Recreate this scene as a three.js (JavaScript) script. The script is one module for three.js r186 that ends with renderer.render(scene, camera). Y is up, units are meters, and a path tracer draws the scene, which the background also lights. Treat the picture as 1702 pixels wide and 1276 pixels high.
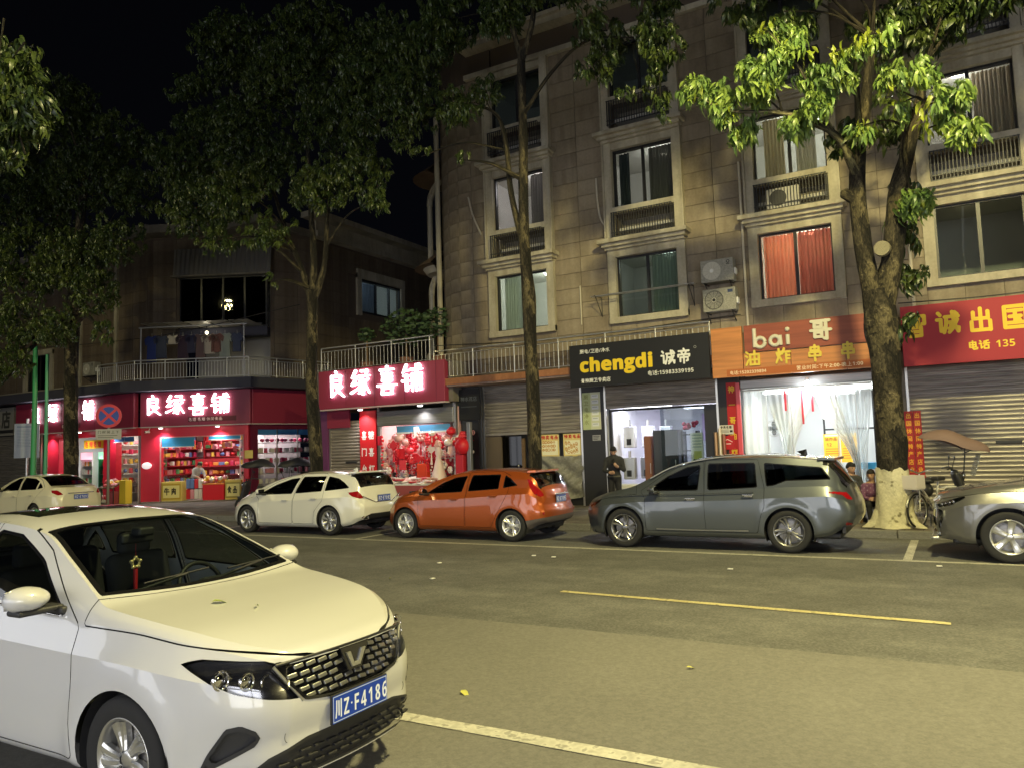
import * as THREE from 'three';
import { mergeGeometries } from 'three/addons/utils/BufferGeometryUtils.js';
import { RoundedBoxGeometry } from 'three/addons/geometries/RoundedBoxGeometry.js';
import { MarchingCubes } from 'three/addons/objects/MarchingCubes.js';
import { RectAreaLightUniformsLib } from 'three/addons/lights/RectAreaLightUniformsLib.js';
RectAreaLightUniformsLib.init();

// ---------------------------------------------------------------- camera, sky, exposure
const scene = new THREE.Scene();
const RAD = Math.PI / 180;
const camera = new THREE.PerspectiveCamera(53.03, 1702 / 1276, 0.05, 500);
{
  const yaw = 29.7 * RAD, pitch = 4.8 * RAD, roll = 1.86 * RAD;
  const fwd = new THREE.Vector3(-Math.sin(yaw) * Math.cos(pitch), Math.sin(pitch), -Math.cos(yaw) * Math.cos(pitch));
  const right = new THREE.Vector3().crossVectors(fwd, new THREE.Vector3(0, 1, 0)).normalize();
  const up = new THREE.Vector3().crossVectors(right, fwd);
  camera.position.set(0, 1.82, 0);
  camera.up.copy(up).multiplyScalar(Math.cos(roll)).addScaledVector(right, Math.sin(roll));
  camera.lookAt(camera.position.clone().add(fwd));
}
{ // night sky: almost black overhead, a faint blue-violet town glow towards the horizon
  const w = 64, h = 32, d = new Float32Array(w * h * 4);
  for (let j = 0; j < h; j++) for (let i = 0; i < w; i++) {
    const e = Math.max(0, (j + 0.5) / h * 2 - 1), g = Math.exp(-e * 4.0), o = (j * w + i) * 4;
    d[o] = 0.0009 + 0.001 * g; d[o + 1] = 0.001 + 0.0011 * g; d[o + 2] = 0.0013 + 0.0024 * g; d[o + 3] = 1;
  }
  const t = new THREE.DataTexture(d, w, h, THREE.RGBAFormat, THREE.FloatType);
  t.mapping = THREE.EquirectangularReflectionMapping; t.magFilter = THREE.LinearFilter; t.needsUpdate = true;
  scene.background = t; scene.environment = t;
}
{ // the little light the night sky itself gives
  const moon = new THREE.DirectionalLight(new THREE.Color().setRGB(0.75, 0.82, 1), 0.02);
  moon.position.set(-30, 60, 40); moon.target.position.set(-10, 0, -10); moon.shadow.radius = 40; moon.castShadow = true;
  moon.shadow.camera.left = -40; moon.shadow.camera.right = 40; moon.shadow.camera.top = 40; moon.shadow.camera.bottom = -40; moon.shadow.camera.far = 160;
  scene.add(moon, moon.target);
}
const renderer = new THREE.WebGLRenderer({ antialias: true });
renderer.toneMapping = THREE.LinearToneMapping;
renderer.toneMappingExposure = 1.0;
renderer.shadowMap.enabled = true;

// ---------------------------------------------------------------- helpers
let seed = 7;
const rnd = () => { seed = (seed + 0x6d2b79f5) | 0; let t = Math.imul(seed ^ (seed >>> 15), 1 | seed); t = (t + Math.imul(t ^ (t >>> 7), 61 | t)) ^ t; return ((t ^ (t >>> 14)) >>> 0) / 4294967296; };
const rr = (a, b) => a + (b - a) * rnd();
const pick = (a) => a[Math.floor(rnd() * a.length)];
const clamp = (x, a, b) => Math.min(b, Math.max(a, x)), lerp = (a, b, t) => a + (b - a) * t, sstep = (a, b, x) => { const t = clamp((x - a) / (b - a), 0, 1); return t * t * (3 - 2 * t); };
const V = (x, y, z) => new THREE.Vector3(x, y, z);
const C = (r, g, b) => new THREE.Color().setRGB(r, g, b);
const mat = (r, g, b, rough = 0.7, o = {}) => new THREE.MeshStandardMaterial({ color: C(r, g, b), roughness: rough, ...o });
const phys = (r, g, b, rough, o = {}) => new THREE.MeshPhysicalMaterial({ color: C(r, g, b), roughness: rough, ...o });
const glow = (r, g, b, k, o = {}) => new THREE.MeshStandardMaterial({ color: C(0.8, 0.8, 0.8), roughness: 0.6, emissive: C(r, g, b), emissiveIntensity: k, ...o });
const used = new Map();
function numbered(name) { const n = used.get(name) ?? 0; used.set(name, n + 1); return n ? name + '_' + String(n).padStart(3, '0') : name; }
function tag(o, label, category, group, kind) {
  if (label) o.userData.label = label;
  if (category) o.userData.category = category;
  if (group) o.userData.group = group;
  if (kind) o.userData.kind = kind;
  return o;
}
function thing(name, label, category, pos = [0, 0, 0], turn = 0, group) {
  const o = new THREE.Group(); o.name = numbered(name); o.position.set(...pos); o.rotation.y = turn; scene.add(o);
  return tag(o, label, category, group);
}
function part(name, geo, m, parent, pos) { // a mesh under its thing or part
  const o = new THREE.Mesh(geo, m); o.name = name; o.castShadow = o.receiveShadow = true;
  if (pos) o.position.set(...pos);
  parent.add(o); return o;
}
function solo(name, geo, m, label, category, pos, turn, group) {
  const o = part(numbered(name), geo, m, scene, pos); if (turn) o.rotation.y = turn;
  return tag(o, label, category, group);
}
function structure(name, geo, m, pos) { const o = part(numbered(name), geo, m, scene, pos); o.userData.kind = 'structure'; return o; }
// box with uv in metres
function box(w, h, d, x = 0, y = 0, z = 0) {
  const g = new THREE.BoxGeometry(w, h, d), p = g.attributes.position, n = g.attributes.normal, uv = g.attributes.uv;
  for (let i = 0; i < p.count; i++) {
    if (Math.abs(n.getX(i)) > 0.5) uv.setXY(i, p.getZ(i) + x, p.getY(i) + y); else if (Math.abs(n.getY(i)) > 0.5) uv.setXY(i, p.getX(i) + x, p.getZ(i) + z); else uv.setXY(i, p.getX(i) + x, p.getY(i) + y);
  }
  return g.translate(x, y, z);
}
const box2 = (x0, x1, y0, y1, z0, z1) => box(x1 - x0, y1 - y0, z1 - z0, (x0 + x1) / 2, (y0 + y1) / 2, (z0 + z1) / 2);
const rbox = (w, h, d, r = 0.01, x = 0, y = 0, z = 0, s = 2) => new RoundedBoxGeometry(w, h, d, s, Math.min(r, w / 2.01, h / 2.01, d / 2.01)).translate(x, y, z);
function bar(a, b, r = 0.02, n = 8, r2) { // rod between two points
  const A = V(...a), B = V(...b), d = B.clone().sub(A), L = d.length();
  const g = new THREE.CylinderGeometry(r2 ?? r, r, L, n, 1); g.translate(0, L / 2, 0);
  return g.applyMatrix4(new THREE.Matrix4().compose(A, new THREE.Quaternion().setFromUnitVectors(V(0, 1, 0), d.normalize()), V(1, 1, 1)));
}
const tube = (pts, r, seg = 24, n = 7) => new THREE.TubeGeometry(new THREE.CatmullRomCurve3(pts.map((p) => V(...p))), seg, r, n);
function merged(list) {
  const l = list.map((g) => { const c = g.index ? g.toNonIndexed() : g; for (const k of Object.keys(c.attributes)) if (!['position', 'normal', 'uv'].includes(k)) c.deleteAttribute(k); if (!c.attributes.uv) c.setAttribute('uv', new THREE.BufferAttribute(new Float32Array(c.attributes.position.count * 2), 2)); return c; });
  return mergeGeometries(l);
}
function polyGeo(pts, depth, bevel = 0) { // flat polygon in x,y extruded along z
  const s = new THREE.Shape(pts.map((p) => new THREE.Vector2(p[0], p[1])));
  return new THREE.ExtrudeGeometry(s, { depth, bevelEnabled: bevel > 0, bevelSize: bevel, bevelThickness: bevel, bevelSegments: 2 });
}
// ---- noise and textures
function hash2(x, y) { let h = Math.imul(x, 374761393) + Math.imul(y, 668265263); h = Math.imul(h ^ (h >>> 13), 1274126177); return ((h ^ (h >>> 16)) >>> 0) / 4294967296; }
function vnoise(x, y, per, py = per) { const xi = Math.floor(x), yi = Math.floor(y), fx = x - xi, fy = y - yi, m = (a) => ((a % per) + per) % per, k = (a) => ((a % py) + py) % py, u = fx * fx * (3 - 2 * fx), v = fy * fy * (3 - 2 * fy);
  return lerp(lerp(hash2(m(xi), k(yi)), hash2(m(xi + 1), k(yi)), u), lerp(hash2(m(xi), k(yi + 1)), hash2(m(xi + 1), k(yi + 1)), u), v); }
function fbm(x, y, per, oct = 4, py = per) { let s = 0, a = 0.5, t = 0; for (let i = 0; i < oct; i++) { s += a * vnoise(x + i * 17, y + i * 9, per, py); t += a; a *= 0.5; x *= 2; y *= 2; per *= 2; py *= 2; } return s / t; }
function tex(size, fn, metres = 1, srgb = true) { // fn(u,v) -> [r,g,b] 0..1 as displayed, or a number
  const d = new Uint8Array(size * size * 4);
  for (let j = 0; j < size; j++) for (let i = 0; i < size; i++) { const c = fn(i / size, j / size), o = (j * size + i) * 4, a = Array.isArray(c); for (let k = 0; k < 3; k++) d[o + k] = clamp(Math.round((a ? c[k] : c) * 255), 0, 255); d[o + 3] = 255; }
  const t = new THREE.DataTexture(d, size, size); t.wrapS = t.wrapT = THREE.RepeatWrapping; t.magFilter = THREE.LinearFilter; t.minFilter = THREE.LinearMipmapLinearFilter; t.repeat.set(1 / metres, 1 / metres);
  if (srgb) t.colorSpace = THREE.SRGBColorSpace; t.needsUpdate = true; return t;
}
function canvasTex(w, h, draw) {
  const c = document.createElement('canvas'); c.width = w; c.height = h; const g = c.getContext('2d'); draw(g, w, h);
  const t = new THREE.CanvasTexture(c); t.colorSpace = THREE.SRGBColorSpace; t.magFilter = THREE.LinearFilter; return t;
}
const pchip = (pts) => { // monotone interpolation through [x, value], x ascending
  pts = [...pts].sort((a, b) => a[0] - b[0]); const n = pts.length, h = [], s = [], m = [];
  for (let i = 0; i < n - 1; i++) { h[i] = pts[i + 1][0] - pts[i][0]; s[i] = (pts[i + 1][1] - pts[i][1]) / h[i]; }
  m[0] = s[0]; m[n - 1] = s[n - 2];
  for (let i = 1; i < n - 1; i++) m[i] = s[i - 1] * s[i] <= 0 ? 0 : 3 * (h[i - 1] + h[i]) / ((2 * h[i] + h[i - 1]) / s[i - 1] + (h[i] + 2 * h[i - 1]) / s[i]);
  return (x) => { if (x <= pts[0][0]) return pts[0][1]; if (x >= pts[n - 1][0]) return pts[n - 1][1]; let i = 0; while (x > pts[i + 1][0]) i++; const t = (x - pts[i][0]) / h[i], t2 = t * t, t3 = t2 * t;
    return (2 * t3 - 3 * t2 + 1) * pts[i][1] + (t3 - 2 * t2 + t) * h[i] * m[i] + (-2 * t3 + 3 * t2) * pts[i + 1][1] + (t3 - t2) * h[i] * m[i + 1]; };
};
function sdPoly(px, py, P) { // signed distance to a polygon, negative inside
  let d = 1e9, s = 1;
  for (let i = 0, n = P.length, j = n - 1; i < n; j = i++) {
    const ex = P[j][0] - P[i][0], ey = P[j][1] - P[i][1], wx = px - P[i][0], wy = py - P[i][1], t = clamp((wx * ex + wy * ey) / (ex * ex + ey * ey), 0, 1), bx = wx - ex * t, by = wy - ey * t;
    d = Math.min(d, bx * bx + by * by);
    const a = py >= P[i][1], b = py < P[j][1], c = ex * wy > ey * wx;
    if ((a && b && c) || (!a && !b && !c)) s = -s;
  }
  return s * Math.sqrt(d);
}
// ---------------------------------------------------------------- lettering: characters as strokes on a 100 x 100 field, y down
const SP = [[10, 10, 22, 20], [6, 34, 18, 44], [8, 92, 26, 60]], YAN = [[12, 8, 20, 18], [6, 36, 22, 36, 22, 86, 34, 76]], HUO = [[10, 30, 16, 50], [38, 26, 32, 44], [24, 8, 24, 50, 6, 92], [24, 52, 40, 80]], MEN = [[14, 4, 24, 16], [12, 22, 12, 96], [34, 10, 88, 10, 88, 90, 76, 90]], SHI = [[22, 4, 30, 14], [6, 24, 38, 24, 6, 58], [22, 44, 22, 96], [30, 48, 40, 60]], RI = [[8, 18, 36, 18, 36, 82, 8, 82, 8, 18], [8, 50, 36, 50]];
const bx4 = (a, b, c, d) => [a, b, c, b, c, d, a, d, a, b];
const GLYPH = {
  良: [[48, 2, 56, 12], [28, 18, 72, 18, 72, 50], [28, 18, 28, 90, 50, 76], [28, 34, 72, 34], [28, 50, 72, 50], [78, 58, 58, 68], [46, 52, 62, 74, 90, 94]],
  缘: [[26, 6, 10, 30, 28, 30], [32, 30, 8, 56, 34, 52], [4, 84, 38, 70], [54, 8, 82, 8, 76, 26], [44, 26, 96, 26], [60, 26, 44, 46], [60, 38, 68, 58, 62, 90, 50, 86], [60, 48, 42, 66], [64, 62, 42, 88], [86, 38, 68, 50], [66, 50, 94, 88]],
  喜: [[18, 12, 82, 12], [50, 2, 50, 26], [26, 26, 74, 26], bx4(30, 36, 70, 50), [38, 54, 42, 64], [62, 54, 58, 64], [6, 67, 94, 67], bx4(28, 76, 72, 96)],
  铺: [[24, 4, 8, 30], [16, 22, 38, 22], [12, 40, 38, 40], [6, 58, 40, 58], [24, 40, 24, 90, 40, 76], [46, 20, 96, 20], [82, 4, 90, 12], [52, 36, 52, 94], [52, 36, 90, 36, 90, 88, 82, 92], [52, 54, 90, 54], [52, 72, 90, 72], [70, 6, 70, 94]],
  诚: [...YAN, [40, 26, 96, 26], [46, 26, 44, 60, 34, 92], [46, 50, 66, 50, 64, 78, 56, 76], [72, 6, 80, 60, 94, 90, 96, 74], [92, 40, 72, 76, 56, 92], [82, 8, 92, 18]],
  帝: [[50, 2, 54, 12], [16, 16, 84, 16], [34, 22, 40, 34], [66, 22, 60, 34], [12, 52, 12, 40, 88, 40, 86, 52], [26, 58, 26, 84], [26, 58, 76, 58, 76, 80, 68, 82], [50, 46, 50, 96]],
  哥: [[10, 8, 90, 8], bx4(24, 18, 54, 36), [74, 8, 74, 44, 66, 42], [6, 50, 94, 50], bx4(24, 60, 54, 80), [76, 50, 76, 92, 64, 88]],
  油: [...SP, bx4(36, 28, 92, 92), [64, 6, 64, 92], [36, 60, 92, 60]], 炸: [...HUO, [58, 6, 46, 40], [54, 28, 96, 28], [70, 28, 70, 96], [70, 50, 92, 50], [70, 70, 92, 70]],
  串: [bx4(26, 14, 74, 34), bx4(16, 46, 84, 68), [50, 2, 50, 98]], 出: [[50, 4, 50, 94], [20, 18, 20, 46, 80, 46], [80, 18, 80, 48], [12, 58, 12, 94, 88, 94], [88, 58, 88, 96]],
  智: [[24, 4, 12, 24], [20, 16, 50, 16], [6, 32, 54, 32], [30, 16, 30, 32, 8, 54], [32, 34, 50, 52], bx4(62, 12, 90, 46), bx4(26, 60, 74, 96), [26, 78, 74, 78]],
  国: [bx4(8, 8, 92, 94), [24, 26, 76, 26], [28, 50, 72, 50], [20, 76, 80, 76], [50, 26, 50, 76], [60, 58, 68, 68]], 电: [bx4(22, 20, 78, 70), [22, 45, 78, 45], [50, 4, 50, 82, 58, 92, 90, 90, 92, 78]],
  话: [...YAN, [88, 8, 50, 18], [42, 36, 96, 36], [68, 16, 68, 56], bx4(50, 56, 88, 92)], 卫: [[10, 12, 82, 12, 82, 54, 70, 52], [46, 12, 46, 88], [4, 88, 96, 88]],
  厨: [[10, 10, 92, 10], [16, 10, 14, 60, 4, 94], [24, 26, 58, 26], bx4(28, 38, 54, 56), [32, 62, 36, 76], [52, 60, 46, 78], [22, 86, 60, 78], [62, 38, 96, 38], [84, 20, 84, 90, 74, 86], [68, 50, 74, 62]],
  浴: [...SP, [54, 6, 38, 28], [70, 6, 90, 28], [64, 22, 34, 54], [64, 22, 96, 54], bx4(46, 60, 82, 94)], 水: [[50, 4, 50, 92, 40, 86], [10, 30, 36, 30, 8, 80], [86, 18, 56, 44], [54, 40, 94, 86]],
  净: [[10, 20, 20, 32], [6, 88, 24, 58], [56, 4, 40, 26], [50, 16, 74, 16, 64, 30], [40, 32, 84, 32, 84, 64], [30, 48, 96, 48], [40, 64, 84, 64], [62, 32, 62, 92, 52, 86]],
  青: [[20, 12, 80, 12], [26, 26, 74, 26], [10, 42, 90, 42], [50, 2, 50, 42], [28, 54, 28, 94], [28, 54, 72, 54, 72, 92, 62, 92], [28, 66, 72, 66], [28, 78, 72, 78]], 神: [...SHI, bx4(46, 22, 92, 70), [46, 46, 92, 46], [68, 4, 68, 98]],
  专: [[18, 18, 82, 18], [10, 40, 92, 40], [54, 2, 36, 60, 78, 60, 46, 92], [34, 76, 58, 92]], 卖: [[22, 12, 78, 12], [50, 2, 50, 28], [12, 28, 88, 28, 82, 42], [28, 38, 38, 48], [22, 50, 34, 60], [6, 66, 94, 66], [54, 40, 50, 66, 14, 96], [56, 74, 84, 96]],
  店: [[50, 2, 56, 12], [12, 14, 92, 14], [14, 14, 14, 60, 4, 94], [54, 24, 54, 58], [54, 38, 82, 38], bx4(32, 58, 80, 94)], 门: MEN, 台: [[46, 4, 20, 44, 78, 38], [66, 24, 84, 46], bx4(22, 56, 78, 94)], 灯: [...HUO, [46, 18, 96, 18], [72, 18, 72, 88, 60, 84]],
  礼: [...SHI, [58, 6, 58, 84, 66, 92, 92, 90, 94, 74]], 花: [[8, 18, 92, 18], [34, 6, 34, 30], [66, 6, 66, 30], [36, 36, 10, 68], [26, 52, 26, 96], [84, 44, 52, 70], [56, 36, 56, 84, 64, 92, 90, 90, 92, 78]],
  糖: [[8, 12, 14, 28], [36, 10, 30, 28], [4, 36, 42, 36], [22, 4, 22, 94], [22, 40, 4, 72], [24, 44, 40, 64], [66, 2, 70, 10], [46, 14, 96, 14], [48, 14, 46, 60, 40, 94], [56, 26, 90, 26, 90, 50, 56, 50], [50, 38, 96, 38], [72, 18, 72, 58], bx4(58, 64, 88, 92)],
  一: [[6, 50, 94, 50]], 川: [[20, 8, 18, 60, 8, 94], [50, 12, 50, 84], [82, 6, 82, 96]], 业: [[36, 6, 36, 88], [64, 6, 64, 88], [14, 30, 26, 66], [86, 28, 74, 64], [4, 90, 96, 90]],
  营: [[8, 14, 92, 14], [34, 4, 34, 24], [66, 4, 66, 24], [12, 44, 12, 32, 88, 32, 86, 44], bx4(32, 44, 68, 58), bx4(22, 68, 78, 94)], 时: [...RI, [48, 32, 96, 32], [80, 8, 80, 90, 68, 86], [56, 48, 64, 62]], 间: [...MEN, bx4(34, 36, 66, 80), [34, 58, 66, 58]],
  下: [[6, 14, 94, 14], [50, 14, 50, 96], [56, 38, 74, 56]], 午: [[28, 4, 12, 36], [24, 20, 84, 20], [6, 52, 94, 52], [52, 20, 52, 96]], 上: [[50, 6, 50, 90], [50, 42, 80, 42], [6, 90, 94, 90]],
  晚: [...RI, [56, 4, 42, 26], [52, 14, 78, 14, 68, 26], bx4(46, 28, 88, 52), [66, 28, 62, 60, 40, 94], [72, 52, 72, 86, 94, 86, 94, 74]], 休: [[24, 6, 6, 44], [18, 30, 18, 96], [34, 32, 96, 32], [66, 6, 66, 96], [64, 34, 36, 78], [68, 34, 96, 76]],
  闲: [...MEN, [32, 48, 68, 48], [50, 32, 50, 88], [50, 50, 34, 74], [50, 50, 66, 74]], 品: [bx4(32, 8, 68, 38), bx4(8, 52, 42, 92), bx4(58, 52, 92, 92)], 食: [[50, 2, 8, 44], [50, 4, 92, 40], [50, 22, 56, 30], [30, 36, 70, 36, 70, 64], [30, 36, 30, 92, 46, 84], [30, 50, 70, 50], [30, 64, 70, 64], [78, 68, 60, 78], [50, 66, 88, 94]],
  名: [[44, 4, 14, 44], [38, 16, 76, 16, 50, 52, 10, 72], [34, 28, 50, 40], bx4(38, 58, 84, 94)], 烟: [...HUO, bx4(46, 16, 94, 92), [54, 42, 88, 42], [70, 24, 68, 56, 54, 82], [72, 50, 86, 78]], 酒: [...SP, [36, 12, 96, 12], bx4(40, 30, 92, 94), [58, 12, 56, 50, 46, 58], [74, 12, 74, 54, 90, 54], [40, 74, 92, 74]],
  特: [[14, 14, 6, 36], [12, 26, 40, 26], [4, 54, 42, 48], [26, 4, 26, 96], [52, 20, 92, 20], [72, 4, 72, 38], [46, 38, 96, 38], [48, 58, 96, 58], [82, 42, 82, 90, 72, 86], [56, 66, 66, 78]], 产: [[50, 2, 54, 12], [12, 16, 90, 16], [32, 22, 38, 36], [68, 20, 62, 36], [12, 42, 92, 42], [16, 42, 14, 70, 4, 94]],
  牛: [[26, 6, 10, 40], [22, 24, 84, 24], [4, 54, 96, 54], [52, 2, 52, 98]], 肉: [[16, 20, 16, 96], [16, 20, 84, 20, 84, 90, 72, 88], [50, 4, 48, 30, 28, 50], [50, 34, 70, 50], [48, 52, 28, 76], [50, 56, 72, 76]],
};
function drawGlyph(g, ch, x, y, w, h, lw) {
  g.lineWidth = lw; g.lineCap = 'round'; g.lineJoin = 'round';
  for (const s of GLYPH[ch] ?? []) { g.beginPath(); for (let i = 0; i < s.length; i += 2) { const X = x + s[i] / 100 * w, Y = y + s[i + 1] / 100 * h; i ? g.lineTo(X, Y) : g.moveTo(X, Y); } g.stroke(); }
}
function writeText(g, text, x, y, size, lw, gap = 0.12, color) { // mixed characters from the left at x, top at y
  if (color) g.fillStyle = g.strokeStyle = color;
  for (const ch of text) { if (GLYPH[ch]) { drawGlyph(g, ch, x, y, size, size, lw); x += size * (1 + gap); } else { g.font = 'bold ' + Math.round(size * 1.05) + 'px sans-serif'; g.textAlign = 'left'; g.fillText(ch, x, y + size * 0.9); x += g.measureText(ch).width + size * 0.03; } }
  return x;
}
// the same strokes as solid brush-like letters, centred on 0,0, facing +z
function glyphSolid(ch, w, h, lw, depth, brush = 0.35) {
  const out = []; let k = 0;
  for (const s of GLYPH[ch]) for (let i = 0; i + 3 < s.length; i += 2) {
    const a = [(s[i] / 100 - 0.5) * w, (0.5 - s[i + 1] / 100) * h], b = [(s[i + 2] / 100 - 0.5) * w, (0.5 - s[i + 3] / 100) * h], dx = b[0] - a[0], dy = b[1] - a[1], L = Math.hypot(dx, dy), ux = dx / L, uy = dy / L;
    const vert = Math.abs(dy) > Math.abs(dx) * 1.5, r0 = lw / 2 * (vert ? 1.08 : 0.92) * (1 + brush * 0.4), r1 = lw / 2 * (vert ? 1.0 : 0.95) * (1 - brush * (i + 4 >= s.length ? 0.7 : 0)), pts = [];
    const ang = Math.atan2(dy, dx); for (let q = 0; q <= 5; q++) { const t = ang + Math.PI / 2 + q / 5 * Math.PI; pts.push([a[0] + r0 * Math.cos(t), a[1] + r0 * Math.sin(t)]); } for (let q = 0; q <= 5; q++) { const t = ang - Math.PI / 2 + q / 5 * Math.PI; pts.push([b[0] + r1 * Math.cos(t), b[1] + r1 * Math.sin(t)]); }
    out.push(polyGeo(pts, depth + (k++ % 7) * 0.0015));
  }
  return merged(out);
}
// ---------------------------------------------------------------- ground
const grain = tex(512, (u, v) => { const n = fbm(u * 128, v * 128, 128, 2), m = fbm(u * 6, v * 6, 6, 4), s = hash2(Math.floor(u * 512), Math.floor(v * 512)); return 0.62 + 0.22 * (n - 0.5) + 0.2 * (m - 0.5) + 0.09 * (s - 0.5); }, 2.2);
const grainBump = tex(512, (u, v) => fbm(u * 150, v * 150, 150, 2) * 0.6 + 0.4 * hash2(Math.floor(u * 512), Math.floor(v * 512)), 1.6, false);
const blotch = tex(512, (u, v) => { const m = fbm(u * 5, v * 5, 5, 5), n = fbm(u * 60, v * 60, 60, 3), s = fbm(u * 9 + 3, v * 3, 9, 3); return [0.66 + 0.3 * (m - 0.5) + 0.14 * (n - 0.5) + 0.08 * (s - 0.5), 0.65 + 0.3 * (m - 0.5) + 0.14 * (n - 0.5) + 0.06 * (s - 0.5), 0.62 + 0.3 * (m - 0.5) + 0.14 * (n - 0.5)]; }, 9);
const nearTex = tex(512, (u, v) => { const n = fbm(u * 150, v * 150, 150, 2), m = fbm(u * 5, v * 5, 5, 4), s = hash2(Math.floor(u * 512), Math.floor(v * 512)); return 0.66 + 0.1 * (n - 0.5) + 0.07 * (m - 0.5) + 0.07 * (s - 0.5); }, 4.3);
const fine = tex(256, (u, v) => 0.7 + 0.24 * (fbm(u * 40, v * 40, 40, 4) - 0.5) + 0.1 * (hash2(Math.floor(u * 256), Math.floor(v * 256)) - 0.5), 1.2);
const paintTex = tex(512, (u, v) => { const m = fbm(u * 5, v * 5, 5, 5), n = fbm(u * 70, v * 70, 70, 3); return 0.86 + 0.24 * (m - 0.5) + 0.3 * (n - 0.5) - 0.25 * sstep(0.6, 0.72, n); }, 3), G = {
  asphalt: mat(0.39, 0.39, 0.37, 0.82, { map: grain, bumpMap: grainBump, bumpScale: 0.002 }), newAsphalt: mat(0.42, 0.41, 0.38, 0.86, { map: nearTex, bumpMap: grainBump, bumpScale: 0.0015 }),
  whitePaint: mat(0.72, 0.7, 0.62, 0.75, { map: paintTex }), yellowPaint: mat(0.85, 0.75, 0.4, 0.7, { map: paintTex }), kerb: mat(0.42, 0.41, 0.37, 0.85, { map: fine }), kerbB: mat(0.41, 0.4, 0.365, 0.85, { map: fine }),
};
function flat(pts, y) { const g = new THREE.ShapeGeometry(new THREE.Shape(pts.map((p) => new THREE.Vector2(p[0], -p[1])))).rotateX(-Math.PI / 2).translate(0, y, 0), p = g.attributes.position, uv = g.attributes.uv; for (let i = 0; i < p.count; i++) uv.setXY(i, p.getX(i), p.getZ(i)); return g; }
{
  structure('road', flat([[-220, -200], [220, -200], [220, 60], [-220, 60]], 0), G.asphalt);
  const edge = []; for (let x = -60; x <= 30; x += 0.35) edge.push([x, -7.1 + 0.05 * (fbm(x * 1.7 + 90, 3, 400, 3) - 0.5) + 0.1 * (fbm(x * 0.2 + 50, 8, 400, 2) - 0.5)]);
  structure('road_resurfaced_strip', flat([...edge, [30, -1.2], [-60, -1.2]], 0.004), G.newAsphalt);
  const worn = (x0, x1, z0, z1, m, slope = 0) => { const pts = []; const n = Math.ceil((x1 - x0) / 0.25); for (let i = 0; i <= n; i++) { const x = lerp(x0, x1, i / n); pts.push([x, z0 + slope * (x - x0) + 0.022 * (fbm(x * 5 + 70, z0 * 3 + 40, 900, 3) - 0.5)]); } for (let i = n; i >= 0; i--) { const x = lerp(x0, x1, i / n); pts.push([x, z1 + slope * (x - x0) + 0.022 * (fbm(x * 5 + 170, z1 * 3 + 90, 900, 3) - 0.5)]); } return flat(pts, m === G.whitePaint && z0 > -6 ? 0.009 : 0.006); };
  for (const [x0, x1] of [[-40, -31], [-18.4, -12.9], [-4.45, -0.15], [6, 10]]) structure('lane_marking', worn(x0, x1, -8.95 , -8.84, G.yellowPaint, 0.055), G.yellowPaint);
  structure('edge_line', worn(-60, 14, -12.82, -12.69, G.whitePaint), G.whitePaint);
  structure('parking_line', worn(-30, 6, -4.42, -4.28, G.whitePaint), G.whitePaint);
  for (const x of [-16.7, -11.35, -0.78]) structure('bay_marking', flat([[x, -15.3], [x + 0.12, -15.3], [x + 0.12, -12.83], [x, -12.83]], 0.006), G.whitePaint);
  // far pavement and its kerb of single stones
  const paveTex = tex(512, (u, v) => { const a = (u * 8) % 1, b = (v * 8 + (Math.floor(u * 8) % 2) * 0.5) % 1, j = a < 0.05 || b < 0.05 ? 0.68 : 1, t = hash2(Math.floor(u * 8), Math.floor((v * 8 + (Math.floor(u * 8) % 2) * 0.5) % 8)), m = fbm(u * 8, v * 8, 8, 4); return [(0.6 + 0.12 * (t - 0.5) + 0.2 * (m - 0.5)) * j, (0.58 + 0.12 * (t - 0.5) + 0.2 * (m - 0.5)) * j, (0.55 + 0.1 * (t - 0.5) + 0.2 * (m - 0.5)) * j]; }, 2.4);
  G.pave = mat(0.42, 0.4, 0.38, 0.85, { map: paveTex });
  structure('pavement', box2(-60, 14, 0.0, 0.13, -60, -15.66), G.pave);
  const kerb = new THREE.Group(); kerb.name = 'kerb'; kerb.userData.kind = 'structure'; scene.add(kerb);
  const ks = [rbox(0.985, 0.2, 0.14, 0.015), rbox(0.985, 0.2, 0.14, 0.02)]; for (let i = 0; i < 52; i++) part('kerb_stone', ks[i % 2], i % 3 ? G.kerb : G.kerbB, kerb, [-44.5 + i, 0.04 + 0.006 * Math.sin(i * 7.1), -15.58 + 0.006 * Math.sin(i * 3.3)]);
  // near pavement, behind and under the viewer
  structure('pavement', box2(-60, 14, 0, 0.14, -1.15, 40), G.pave);
  const kerb2 = new THREE.Group(); kerb2.name = 'kerb_001'; kerb2.userData.kind = 'structure'; scene.add(kerb2);
  for (let i = 0; i < 20; i++) part('kerb_stone', ks[i % 2], G.kerb, kerb2, [-12.5 + i, 0.048, -1.23]);
  // oil stains in the parking strip and soil in the tree pits
  [[-3.2, -14.3, 0.9], [-6.4, -13.9, 0.5], [-1.6, -13.7, 0.7], [-9.2, -14.2, 0.7], [-14, -14.3, 0.8], [-0.2, -14.2, 0.6], [-3.9, -2.6, 0.6]].forEach(([x, z, r], k) => { const p = []; for (let i = 0; i < 26; i++) { const a = i / 26 * 6.283, q = r * (0.45 + 0.9 * fbm(Math.cos(a) * 1.7 + 20 + k * 9, Math.sin(a) * 1.7 + 20, 999, 3)); p.push([x + q * 1.4 * Math.cos(a), z + q * 0.6 * Math.sin(a)]); } structure('oil_stain', flat(p, z > -6 ? 0.006 : 0.003), G.oil ??= mat(0.16, 0.16, 0.16, 0.55, { map: grain })); });
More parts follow.
